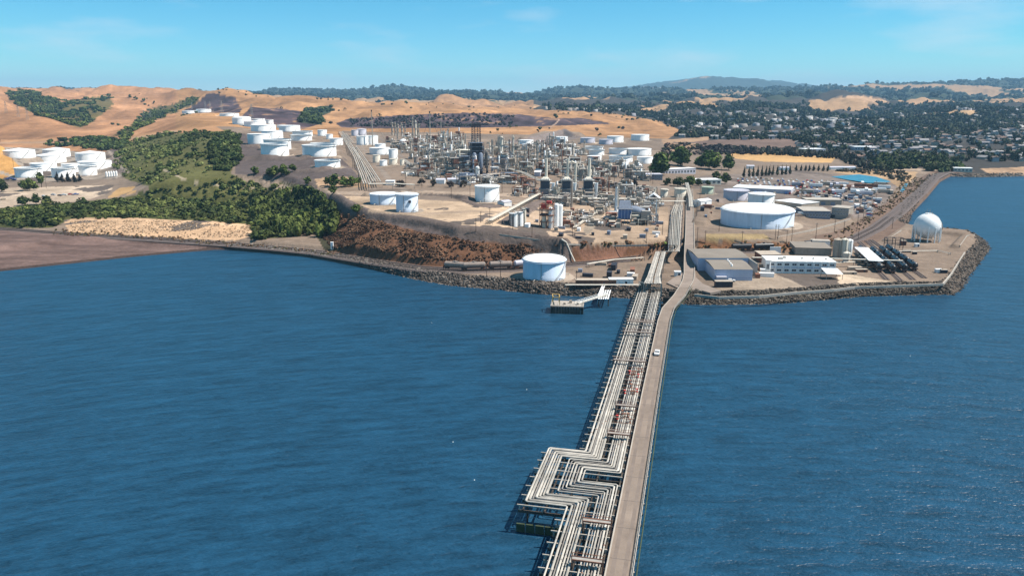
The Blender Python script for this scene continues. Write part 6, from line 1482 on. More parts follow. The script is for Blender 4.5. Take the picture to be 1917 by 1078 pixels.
# ------------------------------------------------------------------ utility poles
pole = MB().use(W['polew']); pole.cyl((0, 0, -1), (0, 0, 11), .17, 6, r2=.12); pole_m = pole.mesh('pole')
arm = MB().use(W['polew']); arm.box((0, 0, 10.2), (2.4, .16, .16)); arm.box((0, 0, 9.2), (1.8, .14, .14)); arm_m = arm.mesh('crossarm')
ins = MB().use(W['white'])
for x in (-1.1, -.5, .5, 1.1): ins.box((x, 0, 10.36), (.1, .1, .22))
ins_m = ins.mesh('insulator')
PP = [(891, 434, 408), (900, 417, 396), (917, 415, 388), (996, 444, 424), (1072, 443, 415), (1076, 443, 415), (1210, 455, 432), (1079, 541, 505), (937, 521, 488), (911, 516, 500), (1451, 449, 420), (1456, 449, 420), (1472, 458, 431), (1481, 462, 424), (1527, 448, 417), (1389, 455, 432), (1346, 434, 410), (1320, 455, 431), (1562, 434, 411), (1579, 438, 413),
      (1604, 433, 402), (1606, 451, 426), (1615, 419, 375), (1609, 390, 369), (1639, 381, 363), (1670, 429, 410), (1578, 382, 365), (1500, 368, 350), (1540, 372, 354), (1460, 350, 335), (845, 372, 350), (880, 370, 345), (940, 362, 340), (975, 358, 336), (1002, 356, 330), (960, 430, 405), (1140, 405, 380), (1150, 350, 322), (1180, 342, 316), (1222, 345, 318), (1310, 372, 345), (27, 322, 296), (87, 352, 332),
      (830, 505, 487), (860, 502, 484), (1240, 440, 415), (1305, 452, 425), (1304, 405, 378), (1420, 335, 318), (1350, 330, 312), (1640, 352, 338), (1610, 360, 345), (760, 352, 330), (790, 352, 330), (825, 340, 318)]
ZW = [(0, 'by the side valley'), (600, 'on the waterfront plateau'), (960, 'in the process yard'), (1245, 'near the access road'), (1400, 'in the works yard'), (1590, 'beside the curving railway')]
for (x, y, t0) in PP:
    g = ground(x, y); h = max(7, min(16, (y - t0) * mpp(g))); zn = [z for a, z in ZW if x >= a][-1]
    root = thing('utility_pole', g, f'dark wooden utility pole {zn}', 'utility pole', f'utility poles {zn}', rnd.uniform(-.6, .6)); root.scale = (1, 1, h / 11)
    link('pole', pole_m, root); link('crossarm', arm_m, root); link('insulator', ins_m, root)
# pylons on the hills
pyl = MB().use(W['steel'])
for sx in (-1, 1):
    for sy in (-1, 1): pyl.bar((sx * 2.6, sy * 2.6, -1), (sx * .5, sy * .5, 26), .25)
for k in range(5):
    z0, z1 = k * 5.2, (k + 1) * 5.2; a, c = 2.6 - 2.1 * z0 / 26, 2.6 - 2.1 * z1 / 26
    for sg in (-1, 1): pyl.bar((sg * a, -a, z0), (-sg * c, -c, z1), .15); pyl.bar((sg * a, a, z0), (-sg * c, c, z1), .15)
pyl_m = pyl.mesh('tower_lattice'); pa = MB().use(W['steel'])
for z in (18, 22, 26): pa.bar((-4.5, 0, z), (4.5, 0, z), .3)
pa_m = pa.mesh('crossarm')
for (x, y, lab) in ((385, 207, 'pylon on the burnt hilltop nearer the valley'), (394, 207, 'pylon on the burnt hilltop nearer the tanks'), (360, 209, 'pylon beside the hill crest tank'), (416, 212, 'pylon above the low wide tank'), (472, 222, 'pylon against the dark burnt slope'), (270, 225, 'pylon over the green gully'), (282, 222, 'second pylon over the green gully'), (12, 212, 'pylon on the grassy hill at the frame edge'), (35, 220, 'pylon halfway down the grassy hill'), (52, 225, 'pylon low on the grassy hill'), (1640, 250, 'thin white mast above the town roofs')):
    g = ground(x, y); root = thing('pylon', g, lab, 'pylon', 'power pylons on the hills', rnd.uniform(0, 1)); link('tower_lattice', pyl_m, root); link('crossarm', pa_m, root)
# ------------------------------------------------------------------ pond, canal, works yard vehicles
def flat_water(pts, z, name):
    q = [at_z(a, b_, z) for a, b_ in pts]; b = MB().use(M_POND); b.quad(*[(p[0], p[1], z) for p in q]); return b.build(name, kind='structure')
M_POND = water_mat('pond_water', (0.035, 0.17, 0.25), 0.15, 0.3)
gpz = max(hz(*ground(x, y)[:2]) for x, y in ((1562, 330), (1600, 333), (1640, 338), (1660, 341), (1600, 341), (1610, 328))) + .3
flat_water([(1556, 331), (1580, 328.5), (1608, 326.5), (1640, 331), (1668, 340), (1655, 342.5), (1625, 342.5), (1590, 337)], gpz, 'pond')
flat_water([(1685, 358), (1694, 344), (1700, 343), (1696, 352), (1690, 360)], hz(*ground(1692, 352)[:2]) + .5, 'drainage_canal')
cols = ['car_white', 'car_silver', 'car_black', 'car_white', 'car_red', 'car_blue', 'car_tan', 'car_silver']
k = 0
for row in range(9):
    t = row / 8
    for i in range(20):
        x = 1378 + 9.5 * i + 16 * t + rnd.uniform(-1.5, 1.5); y = 333 + i * .42 + row * 3.4 + rnd.uniform(-.4, .4)
        if x > 1560 and y < 344: continue
        if x > 1590 or rnd.random() < .28: continue
        g = ground(x, y); cl = rnd.choice(cols); kd = 'car' if rnd.random() < .7 else 'truck'
        if any(math.hypot(g[0] - c[0], g[1] - c[1]) < r_ + 5 for c, r_, _ in TPOS): continue
        car((g[0], g[1], g[2] + .03), R(-11) + rnd.uniform(-.06, .06), cl, f"{cl[4:]} {'car' if kd == 'car' else 'pickup'} in the rows of the works car park", kd, f"{cl[4:]} {'cars' if kd == 'car' else 'pickups'} in the works car park", parts=False)
for i in range(7):
    g = ground(1627 + rnd.uniform(-2, 2), 392 + i * 2.6); car((g[0], g[1], g[2] + .03), R(75), cols[i % 8], f'{cols[i % 8][4:]} car parked beside the railway bend', 'car', 'cars beside the railway bend', parts=False)
tm = MB().use(W['white']); tm.box((0, 0, 1.0), (2.6, 12, 2.8)); tm_ = [tm.mesh('box_body')]
for m_ in ('lilac', 'tan', 'rust'): q = MB().use(W[m_]); q.box((0, 0, 1.0), (2.6, 12, 2.8)); tm_.append(q.mesh('box_body'))
ch = MB().use(W['dsteel']); ch.box((0, 0, .6), (2.2, 11.8, .4))
for y in (-4.6, -3.4, 4.4): ch.cyl((-1.2, y, .5), (1.2, y, .5), .5, 10)
ch_m = ch.mesh('chassis')
for i in range(46):
    x, y = rnd.uniform(1490, 1672), rnd.uniform(344, 366)
    if y < 341 + (x - 1560) * .05 or y > 372 - (x - 1490) * .03: continue
    g = ground(x, y); q = rnd.randrange(4); root = thing('box_trailer', g, f"{('white', 'lilac grey', 'tan', 'rusty')[q]} box trailer in the storage rows near the pond", 'trailer', f"{('white', 'grey', 'tan', 'rusty')[q]} trailers near the pond", R(rnd.choice((62, 70, 66, -20)))); link('box_body', tm_[q], root); link('chassis', ch_m, root)
# stacked crates, skids and containers that clutter the yards
CR = {}
for cm_, cl_ in (('rust', 'rusty'), ('tan', 'tan'), ('white', 'white'), ('bsteel', 'blue-grey'), ('dsteel', 'dark')):
    q = MB().use(W[cm_]); q.box((0, 0, -.3), (5.5, 2.4, 2.7)); q.box((0, 0, 2.4), (5.7, 2.6, .12)); CR[cm_] = (q.mesh('crate'), cl_)
for poly, n_, where in (([(1490, 362), (1650, 372), (1640, 392), (1600, 402), (1592, 378), (1490, 370)], 60, 'in the works yard'), ([(1312, 372), (1345, 372), (1345, 395), (1315, 420)], 10, 'beside the huge tank'), ([(1460, 390), (1500, 395), (1500, 402), (1486, 402)], 10, 'behind the huge tank'),
                        ([(1410, 500), (1436, 498), (1436, 520), (1412, 520)], 8, 'beside the office'), ([(1080, 500), (1195, 490), (1195, 522), (1090, 526)], 10, 'on the flat under the pink bluff'), ([(740, 262), (1090, 268), (1110, 330), (760, 320)], 70, 'among the process units'), ([(960, 395), (1240, 392), (1240, 450), (1070, 450), (960, 430)], 34, 'in the front process yard')):
    xs = [q[0] for q in poly]; ys = [q[1] for q in poly]; kk = 0; tr = 0; pl_ = []
    while kk < n_ and tr < 3000:
        tr += 1; x, y = rnd.uniform(min(xs), max(xs)), rnd.uniform(min(ys), max(ys))
        if not in_poly(np.array([x]), np.array([y]), poly)[0]: continue
        g = ground(x, y)
        if any(math.hypot(g[0] - c[0], g[1] - c[1]) < r_ + 5 for c, r_, _ in TPOS) or any(math.hypot(g[0] - a[0], g[1] - a[1]) < 6 for a in pl_): continue
        pl_.append(g); kk += 1; cm_ = rnd.choice(list(CR)); o = link('equipment_crate', CR[cm_][0], None, g, heading(x) + rnd.choice((0, 1.57)) + rnd.uniform(-.1, .1), f'{CR[cm_][1]} equipment box {where}', 'equipment', f'{CR[cm_][1]} equipment boxes {where}', 'thing'); sc_ = rnd.uniform(.5, 1.15); o.scale = (sc_ * rnd.uniform(.6, 1.5), sc_, sc_ * rnd.uniform(.6, 1.2))
# vehicles on the left lot
for i, (x, y) in enumerate(((82, 368), (100, 366), (112, 367), (120, 366), (132, 365), (142, 365), (6, 374))):
    g = ground(x, y); car((g[0], g[1], g[2] + .03), R(60 + 10 * i), cols[i], f'{cols[i][4:]} vehicle parked on the striped lot' if cols[i] not in cols[:i] else 'white vehicle at the valley end of the striped lot' if i == 3 else f'second {cols[i][4:]} vehicle on the striped lot', 'truck' if i % 2 else 'car')
for i, (x, y) in enumerate(((14, 336), (20, 335), (27, 337))):
    g = ground(x, y); car((g[0], g[1], g[2] + .03), R(80), 'car_blue', 'blue vehicle beside the open-top tank in the side valley', 'truck', 'blue vehicles in the side valley', parts=False)
# ------------------------------------------------------------------ vegetation, rocks
nr = np.random.RandomState(21)
def ico():
    t = (1 + 5 ** .5) / 2; v = np.array([(-1, t, 0), (1, t, 0), (-1, -t, 0), (1, -t, 0), (0, -1, t), (0, 1, t), (0, -1, -t), (0, 1, -t), (t, 0, -1), (t, 0, 1), (-t, 0, -1), (-t, 0, 1)], float)
    f = np.array([(0, 11, 5), (0, 5, 1), (0, 1, 7), (0, 7, 10), (0, 10, 11), (1, 5, 9), (5, 11, 4), (11, 10, 2), (10, 7, 6), (7, 1, 8), (3, 9, 4), (3, 4, 2), (3, 2, 6), (3, 6, 8), (3, 8, 9), (4, 9, 5), (2, 4, 11), (6, 2, 10), (8, 6, 7), (9, 8, 1)])
    return v / np.linalg.norm(v[0]), f
ICO_V, ICO_F = ico()
def clump(k, leaf=.32, zlo=-.15, lump=.28, core=.72, zs=.8):
    """a lumpy crown of k leaf sprays (3-gon pairs) round a hidden core; unit radius, base at z=0; returns V, F(tri), shade"""
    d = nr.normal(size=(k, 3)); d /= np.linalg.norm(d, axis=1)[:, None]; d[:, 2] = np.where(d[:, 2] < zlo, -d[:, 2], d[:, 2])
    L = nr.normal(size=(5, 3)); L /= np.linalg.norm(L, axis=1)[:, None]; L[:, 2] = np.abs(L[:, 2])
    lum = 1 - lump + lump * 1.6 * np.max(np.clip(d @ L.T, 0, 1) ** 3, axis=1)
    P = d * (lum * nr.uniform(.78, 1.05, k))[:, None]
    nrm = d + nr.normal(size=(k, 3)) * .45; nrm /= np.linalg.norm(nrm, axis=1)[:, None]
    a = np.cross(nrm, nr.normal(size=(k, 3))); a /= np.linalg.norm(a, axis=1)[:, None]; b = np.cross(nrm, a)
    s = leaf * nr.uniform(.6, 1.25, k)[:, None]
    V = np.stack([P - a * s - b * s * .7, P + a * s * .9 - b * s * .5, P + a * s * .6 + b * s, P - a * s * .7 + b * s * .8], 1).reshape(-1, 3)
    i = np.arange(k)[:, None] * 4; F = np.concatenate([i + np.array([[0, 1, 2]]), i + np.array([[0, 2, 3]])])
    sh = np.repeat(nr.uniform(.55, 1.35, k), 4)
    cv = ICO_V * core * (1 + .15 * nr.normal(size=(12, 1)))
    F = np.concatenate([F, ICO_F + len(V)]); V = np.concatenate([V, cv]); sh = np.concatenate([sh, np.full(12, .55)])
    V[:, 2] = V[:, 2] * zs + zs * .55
    return V, F, sh
def merged(name, pts, size, cols, temps, material, squash=None, rocks=False, **kw):
    """many alike clumps in one mesh (what nobody could count)"""
    Vs, Fs, Cs = [], [], []; base = 0; n = len(pts); tid = nr.randint(len(temps), size=n); ang = nr.uniform(0, 6.283, n)
    for t, (V, F, sh) in enumerate(temps):
        ii = np.nonzero(tid == t)[0]
        if len(ii) == 0: continue
        c, s = np.cos(ang[ii])[:, None], np.sin(ang[ii])[:, None]; sz = np.asarray(size)[ii][:, None]
        zq = sz if squash is None else sz * np.asarray(squash)[ii][:, None]
        X = (V[None, :, 0] * c - V[None, :, 1] * s) * sz + pts[ii, 0:1]; Y = (V[None, :, 0] * s + V[None, :, 1] * c) * sz + pts[ii, 1:2]; Z = V[None, :, 2] * zq + pts[ii, 2:3]
        Vs.append(np.stack([X, Y, Z], -1).reshape(-1, 3)); Fs.append((F[None] + (np.arange(len(ii)) * len(V))[:, None, None]).reshape(-1, 3) + base); base += len(ii) * len(V)
        Cs.append((np.asarray(cols)[ii][:, None, :] * sh[None, :, None]).reshape(-1, 3))
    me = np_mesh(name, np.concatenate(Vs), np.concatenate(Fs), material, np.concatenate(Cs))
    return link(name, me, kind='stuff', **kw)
CELL = np.abs(np.gradient(GX, axis=1)) * np.abs(np.gradient(GY, axis=0))
def scatter(m, n, pw=1.0, fn=None):
    w = (CELL * m).ravel() ** pw; w[~m.ravel()] = 0
    if fn is not None: w = w * fn.ravel()
    i = nr.choice(len(w), n, p=w / w.sum()); dx = np.gradient(GX, axis=1).ravel()[i]; dy = np.gradient(GY, axis=0).ravel()[i]
    x = GX.ravel()[i] + dx * nr.uniform(-.5, .5, n); y = GY.ravel()[i] + dy * nr.uniform(-.5, .5, n)
    return np.stack([x, y, full_h(x, y)], -1)
def pal(n, cols, jit=.18):
    c = np.array(cols)[nr.randint(len(cols), size=n)]; return c * (1 + jit * nr.normal(size=(n, 1))).clip(.5, 1.6)
M_LEAF = attr_mat('foliage', 0.8, 0.25, 0.25, spec=0.2)
M_ROCK = attr_mat('riprap_rock', 0.9, 0.5, 0.25, spec=0.2)
GREENS = [(.072, .105, .020), (.098, .130, .028), (.054, .080, .018), (.12, .145, .036)]
DKGREEN = [(.036, .056, .014), (.048, .068, .017), (.060, .080, .022)]
BROWNS = [(.19, .088, .045), (.24, .125, .062), (.13, .062, .036), (.28, .16, .085), (.10, .055, .03)]
T_B = [clump(44) for _ in range(6)]; T_S = [clump(26, .4) for _ in range(6)]; T_F = [clump(14, .5) for _ in range(5)]; T_T = [clump(70, .24, zs=1.0) for _ in range(5)]
def pal2(p, lo, hi, sc=35.0):
    f = np.clip(fbm(p[:, 0] / sc + 3, p[:, 1] / sc, 3) * 3.2 + .5, 0, 1)[:, None] + nr.normal(size=(len(p), 1)) * .22
    f = np.clip(f, 0, 1); return (np.array(lo) * (1 - f) + np.array(hi) * f) * (1 + .16 * nr.normal(size=(len(p), 1))).clip(.6, 1.5)
def nofoot(p, pads=True, extra=0.0):
    k = np.ones(len(p), bool)
    for c, r_, _ in TPOS: k &= np.hypot(p[:, 0] - c[0], p[:, 1] - c[1]) > r_ + 3 + extra
    k &= d_line(p[:, 0], p[:, 1], RAIL) > 7.5
    return k
POLY_LOW = [(-300, 440), (-300, 392), (0, 394), (60, 388), (120, 382), (230, 376), (262, 366), (300, 352), (420, 340), (500, 350), (585, 352), (606, 380), (600, 425), (540, 446), (470, 449), (472, 421), (300, 409), (130, 411), (100, 427), (0, 429)]
p = scatter(mask(POLY_LOW, 0, 900, .4), 2300); p = p[nofoot(p)]; n = len(p)
merged('green_scrub', p, np.clip(np.exp(nr.normal(.45, .5, n)), .5, 4.6), pal2(p, (.035, .052, .012), (.15, .17, .045)), T_B, M_LEAF, label='dense green scrub filling the lowland behind the beach', cat='scrub')
POLY_SLOPE = [(235, 332), (212, 312), (215, 288), (240, 266), (290, 251), (350, 247), (430, 246), (447, 270), (440, 300), (428, 325), (470, 343), (500, 362), (400, 366), (300, 352)]
p = scatter(mask(POLY_SLOPE, 500, 1500, .4), 2300, fn=np.clip(fbm(GX / 40, GY / 40, 3) * 4 + .8, .05, 2)); p = p[nofoot(p)]; n = len(p)
merged('hillside_scrub', p, np.clip(np.exp(nr.normal(.1, .55, n)), .35, 3.8), pal2(p, (.045, .065, .016), (.17, .19, .06), 50.), T_S, M_LEAF, label='green scrub covering the slope below the hillside tanks', cat='scrub')
p = scatter(mask([(408, 252), (448, 255), (450, 300), (432, 322), (400, 320), (390, 280)], 500, 1500, .4), 260); n = len(p)
merged('dark_thicket', p, nr.uniform(2.2, 4.2, n), pal(n, DKGREEN), T_B, M_LEAF, label='dark thicket along the edge of the hillside tank terraces', cat='thicket')
p = scatter(mask([(470, 380), (520, 366), (590, 372), (632, 398), (628, 440), (590, 446), (500, 440), (480, 420)], 300, 900, .3), 330); p = p[nofoot(p)]; n = len(p)
merged('gully_trees', p, nr.uniform(2.4, 4.6, n), pal2(p, (.028, .045, .010), (.11, .135, .03), 25.), T_T, M_LEAF, label='dense dark green trees filling the gully beside the bluff', cat='trees', squash=nr.uniform(1.1, 1.7, n))
POLY_BLUFF = [(604, 445), (620, 408), (650, 398), (700, 413), (760, 432), (880, 452), (1062, 462), (1090, 462), (1090, 490), (980, 497), (880, 506), (740, 500), (640, 482)]
p = scatter(mask(POLY_BLUFF, 300, 640, .3), 5000, fn=np.clip(fbm(GX / 14, GY / 10, 3) * 6 + 1.0, .05, 3)); p = p[nofoot(p)]; n = len(p)
merged('bluff_brush', p, nr.uniform(.3, 1.05, n) ** 1.2, pal2(p, (.075, .04, .025), (.22, .125, .075), 8.), T_F, M_LEAF, label='dry brown brush covering the bluff face', cat='brush')
p = scatter(mask([(1090, 457), (1250, 456), (1256, 476), (1200, 486), (1150, 491), (1100, 495)], 300, 640, .3), 1100); p = p[nofoot(p)]; n = len(p)
merged('bluff_shrubs', p, nr.uniform(.5, 1.6, n), pal(n, BROWNS + GREENS[:1] + [(.12, .10, .035)], .22), T_S, M_LEAF, label='scattered shrubs on the pink earth bluff by the pipe rack', cat='shrubs')
p = scatter(mask([(1306, 453), (1480, 457), (1560, 449), (1556, 463), (1480, 470), (1306, 470)], 300, 560, .4), 260); n = len(p)
merged('bank_tufts', p, nr.uniform(.3, 1.1, n), pal(n, [(.28, .15, .07), (.20, .11, .05), (.10, .09, .03)]), T_S, M_LEAF, label='orange-brown tufts on the low bank behind the warehouse', cat='tufts')
p = scatter(mask([(130, 415), (300, 412), (470, 424), (468, 446), (300, 445), (130, 436)], 300, 700, .3), 900); n = len(p)
merged('dry_tufts', p, nr.uniform(.25, .7, n), pal(n, [(.52, .38, .26), (.44, .31, .20), (.60, .45, .31)]), T_F, M_LEAF, label='dry tufts dotting the sandy field', cat='tufts')
p = scatter(mask([(100, 430), (240, 436), (440, 455), (640, 474), (640, 482), (430, 462), (240, 446), (100, 440)], 300, 620, .3), 420); n = len(p)
merged('verge_weeds', p, nr.uniform(.3, 1.0, n), pal(n, [(.15, .085, .05), (.10, .08, .03), (.22, .15, .09)]), T_F, M_LEAF, label='brown weeds along the railway verge', cat='weeds')
# rough ground on the dirt and yards
p = scatter(mask([(1560, 470), (1600, 440), (1680, 385), (1740, 335), (1700, 330), (1640, 395), (1590, 425), (1540, 445)], 300, 1100, .3), 420); n = len(p)
merged('railside_weeds', p, nr.uniform(.3, 1.2, n), pal(n, [(.20, .13, .07), (.10, .085, .035), (.30, .20, .11)]), T_F, M_LEAF, label='dry weeds on the strip between yard and railway bend', cat='weeds')
# wooded hollows in the dry hills
p = scatter(mask([(8, 174), (50, 170), (118, 193), (205, 180), (213, 190), (200, 210), (160, 234), (122, 257), (84, 242), (92, 228), (40, 202)], 1800, 3300, 5.0), 1000, fn=np.clip(fbm(GX / 120 + 2, GY / 160, 3) * 6 + 1.2, .0, 3)); n = len(p)
merged('valley_woods', p, nr.uniform(3, 8.0, n), pal2(p, (.035, .055, .012), (.10, .12, .03), 120.), T_S, M_LEAF, label='green oak woods filling the hollow between dry hills', cat='woods')
p = scatter(mask([(222, 262), (240, 238), (280, 207), (360, 184), (376, 188), (330, 208), (242, 250), (250, 268)], 1250, 3000, 4.0), 560, fn=np.clip(fbm(GX / 90 + 2, GY / 120, 3) * 6 + 1.0, .0, 3)); n = len(p)
merged('ravine_woods', p, nr.uniform(2.0, 6, n), pal2(p, (.04, .06, .014), (.11, .13, .03), 80.), T_S, M_LEAF, label='green trees running up the ravine toward the hilltop', cat='woods')
p = scatter(mask([(75, 268), (120, 262), (180, 258), (215, 262), (240, 270), (215, 285), (150, 278), (85, 275)], 1100, 1800, .6), 200); n = len(p)
merged('valley_floor_trees', p, nr.uniform(2.5, 5.5, n), pal(n, DKGREEN + GREENS[:1]), T_S, M_LEAF, label='dark trees along the valley road behind the side valley tanks', cat='trees')
p = scatter(mask([(560, 230), (572, 205), (620, 199), (624, 208), (600, 216), (604, 234)], 1500, 2600, .8), 170); n = len(p)
merged('slope_oaks', p, nr.uniform(4, 8, n), pal(n, DKGREEN), T_S, M_LEAF, label='dark oaks in the fold between burnt and dry slopes', cat='trees')
p = scatter(mask([(650, 226), (740, 219), (870, 213), (960, 217), (960, 234), (860, 238), (700, 239), (660, 236)], 1500, 2600, .8), 520); n = len(p)
merged('burnt_shrubs', p, nr.uniform(1.5, 5, n), pal(n, [(.06, .052, .05), (.05, .055, .035), (.10, .085, .09), (.04, .035, .04)]), T_F, M_LEAF, label='charred shrubs on the long burnt slope', cat='shrubs')
p = scatter((SX > 100) & (SX < 1260) & (GY > 1700) & (GY < 3600) & (C[..., 0] > .3), 260, fn=np.clip(fbm(GX / 200, GY / 200, 3) * 6, 0, 2) + .03); n = len(p)
merged('hill_bushes', p, nr.uniform(2, 5, n), pal(n, DKGREEN + [(.07, .055, .04)]), T_S, M_LEAF, label='scattered dark bushes on the dry hills', cat='bushes')
# ------------------------------------------------------------------ riprap
def rock_t():
    V = ICO_V * (1 + .28 * nr.normal(size=(12, 1))) * np.array([1, .8, .62]); return V + np.array([0, 0, .15]), ICO_F, nr.uniform(.75, 1.25, 12) * 0 + 1
T_R = [rock_t() for _ in range(8)]
def along(pxa, pxb, n, lo, hi):
    pts = [q for q, s_ in zip(SHORE, SHORE_PX) if True]; i0 = min(range(len(SHORE_PX)), key=lambda i: abs(i - pxa)); seg = SHORE[pxa:pxb + 1]
    L = np.array([math.hypot(b[0] - a[0], b[1] - a[1]) for a, b in zip(seg[:-1], seg[1:])]); k = nr.choice(len(L), n, p=L / L.sum()); t = nr.uniform(0, 1, n); d = nr.uniform(lo, hi, n)
    A = np.array(seg)[k]; B_ = np.array(seg)[k + 1]; D = (B_ - A) / np.linalg.norm(B_ - A, axis=1)[:, None]
    x = A[:, 0] + (B_ - A)[:, 0] * t - D[:, 1] * d; y = A[:, 1] + (B_ - A)[:, 1] * t + D[:, 0] * d
    return np.stack([x, y, np.maximum(full_h(x, y), -.3)], -1)
ix = lambda px: next(i for i, q in enumerate(SHORE_PX) if q[0] >= px)
for a, b_, n, lo, hi, cs, lab in ((ix(425), ix(690), 2400, -.8, 8, [(.30, .27, .235), (.20, .175, .155), (.12, .10, .09)], 'pale riprap boulders along the shore below the railway'),
                         (ix(650), ix(1250), 5600, -1, 8.5, [(.13, .105, .09), (.18, .15, .125), (.08, .066, .058), (.24, .20, .17)], 'brown riprap boulders along the shore under the bluff'),
                         (ix(1250), ix(1785), 5600, -1, 8.5, [(.09, .075, .06), (.13, .11, .09), (.06, .05, .045), (.20, .17, .14)], 'dark riprap boulders facing the water along the point'),
                         (ix(1785), ix(1752) if False else 44, 4200, -1, 8.5, [(.08, .07, .06), (.12, .10, .085), (.055, .048, .043), (.17, .15, .13)], 'dark riprap boulders round the tip of the point')):
    p = along(a, b_, n, lo, hi); n = len(p); merged('riprap_rocks', p, nr.uniform(.25, .8, n) * np.where(nr.rand(n) < .06, 1.6, 1.0), pal(n, np.array(cs) * .72, .25), T_R, M_ROCK, label=lab, cat='rocks', rocks=True)
p = along(44, len(SHORE) - 3, 500, -1, 6); merged('riprap_rocks', p, nr.uniform(.6, 1.6, len(p)), pal(len(p), [(.12, .10, .085), (.2, .17, .14)]), T_R, M_ROCK, label='rocks along the far town shore', cat='rocks')
# ------------------------------------------------------------------ single trees
def tree(px, py, top, wpx, label, group=None, cols=GREENS, conifer=False, name='tree', k=None, pos=None):
    g = pos or ground(px, py); s = mpp(g); h = (py - top) * s; r = wpx * s / 2 * 1.15
    root = thing(name, g, label, 'tree', group)
    tm = MB().use(W['bark']); tr = max(.15, h * .022)
    tm.tube([(0, 0, -.5), (.02 * h, 0, h * .25), (-.01 * h, .02 * h, h * .5), (0, 0, h * .8)], tr, 7, r2=tr * .35)
    for q in range(5):
        a = q * 1.26 + nr.uniform(0, .6); z0 = h * (.28 + .09 * q); tm.tube([(0, 0, z0), (r * .35 * math.cos(a), r * .35 * math.sin(a), z0 + h * .12), (r * .7 * math.cos(a), r * .7 * math.sin(a), z0 + h * .18)], tr * .45, 5, r2=tr * .15)
    tm.build('trunk', root)
    Vs, Fs, Cs = [], [], []; base = 0; nl = k or int(min(34, max(10, wpx * .9)))
    for q in range(nl):
        V, F, sh = clump(34, .30, -.9, .3, .62, 1.0)
        if conifer: t = (q + .5) / nl; zc = h * (.12 + .82 * t); rr = r * (1 - t) * .9 + .25; a = nr.uniform(0, 6.28); ro = r * (1 - t) * .35; sc = np.array([rr, rr, h / nl * 1.3])
        else:
            a = nr.uniform(0, 6.28); t = nr.uniform(0, 1); zc = h * (.20 + .62 * t); env = math.sin(math.pi * min(.98, .25 + .66 * t)); ro = r * env * nr.uniform(.15, .78); rr = nr.uniform(.36, .54) * min(r, h * .5); sc = np.array([rr, rr, rr * .85])
        V = (V - np.array([0, 0, .55])) * sc + np.array([ro * math.cos(a), ro * math.sin(a), zc])
        c = pal(1, cols)[0]; Vs.append(V); Fs.append(F + base); base += len(V); Cs.append(c[None] * sh[:, None])
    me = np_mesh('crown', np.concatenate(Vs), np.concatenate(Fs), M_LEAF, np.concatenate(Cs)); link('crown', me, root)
    return root
BRIGHT = [(.075, .115, .020), (.10, .14, .028), (.058, .088, .018)]
for a in ((1234, 327, 284, 38, 'tall bushy green tree beside the long low office', None, BRIGHT), (1274, 311, 275, 38, 'round green tree behind the long low office', None, BRIGHT), (1327, 317, 281, 48, 'broad green tree, the largest by the offices', None, BRIGHT), (1364, 319, 288, 24, 'smaller round tree next to the broad one', None, BRIGHT),
          (1250, 347, 333, 22, 'dark green tree at the start of the hedge row', None, DKGREEN), (1268, 349, 331, 24, 'dark green tree second in the hedge row', None, DKGREEN), (1288, 349, 328, 26, 'tallest tree of the hedge row', None, GREENS), (1308, 348, 334, 22, 'dark green tree fourth in the hedge row', None, DKGREEN), (1324, 347, 337, 16, 'low dark tree closing the hedge row', None, DKGREEN), (1357, 345, 322, 18, 'green tree beside the flat white-roofed building', None, GREENS), (1340, 338, 320, 16, 'dark tree behind the flat white-roofed building', None, DKGREEN),
          (46, 385, 364, 22, 'dark round tree on the lot edge nearer the frame side', None, DKGREEN), (68, 383, 363, 20, 'dark round tree in the middle of three on the lot edge', None, DKGREEN), (88, 382, 366, 20, 'dark round tree at the end of three on the lot edge', None, DKGREEN), (56, 357, 333, 36, 'broad green tree before the side valley tanks', None, GREENS), (78, 351, 318, 18, 'tall narrow green tree before the side valley tanks', None, GREENS), (3, 359, 335, 22, 'dark tree at the edge of the frame by the lot', None, DKGREEN),
          (613, 348, 331, 14, 'green tree at the start of the row under the terraces', None, BRIGHT), (626, 350, 326, 20, 'tallest tree of the row under the terraces', None, BRIGHT), (643, 350, 330, 20, 'green tree in the middle of the row under the terraces', None, BRIGHT), (659, 349, 330, 18, 'green tree fourth in the row under the terraces', None, BRIGHT), (671, 347, 331, 14, 'green tree closing the row under the terraces', None, BRIGHT),
          (577, 347, 330, 14, 'lone green tree below the dark gravel bank', None, GREENS), (558, 367, 345, 20, 'round green tree beside the service road', None, GREENS), (592, 371, 354, 14, 'small round tree near the service road bend', None, GREENS), (624, 362, 346, 20, 'round green tree at the plateau corner', None, GREENS), (668, 398, 381, 24, 'bright green tree at the top of the bluff', None, BRIGHT),
          (478, 326, 311, 18, 'green tree on the dark gravel slope', None, GREENS), (512, 330, 309, 26, 'green tree clump on the dark gravel slope', None, GREENS), (532, 328, 307, 24, 'green tree in the wedge below the terraces', None, GREENS), (548, 322, 307, 18, 'green tree closing the wedge below the terraces', None, GREENS)):
    tree(*a)
for (x, y, t0, lab) in ((108, 340, 322, 'dark conifer before the open-top side valley tank, nearest the lot trees'), (117, 341, 325, 'dark conifer second of the group before the valley tanks'), (128, 341, 321, 'tallest dark conifer before the valley tanks'), (139, 341, 324, 'dark conifer fourth of the group before the valley tanks'), (150, 340, 327, 'dark conifer closing the group before the valley tanks')):
    tree(x, y, t0, 11, lab, None, [(.022, .024, .026), (.03, .034, .03)], True, 'conifer', 9)
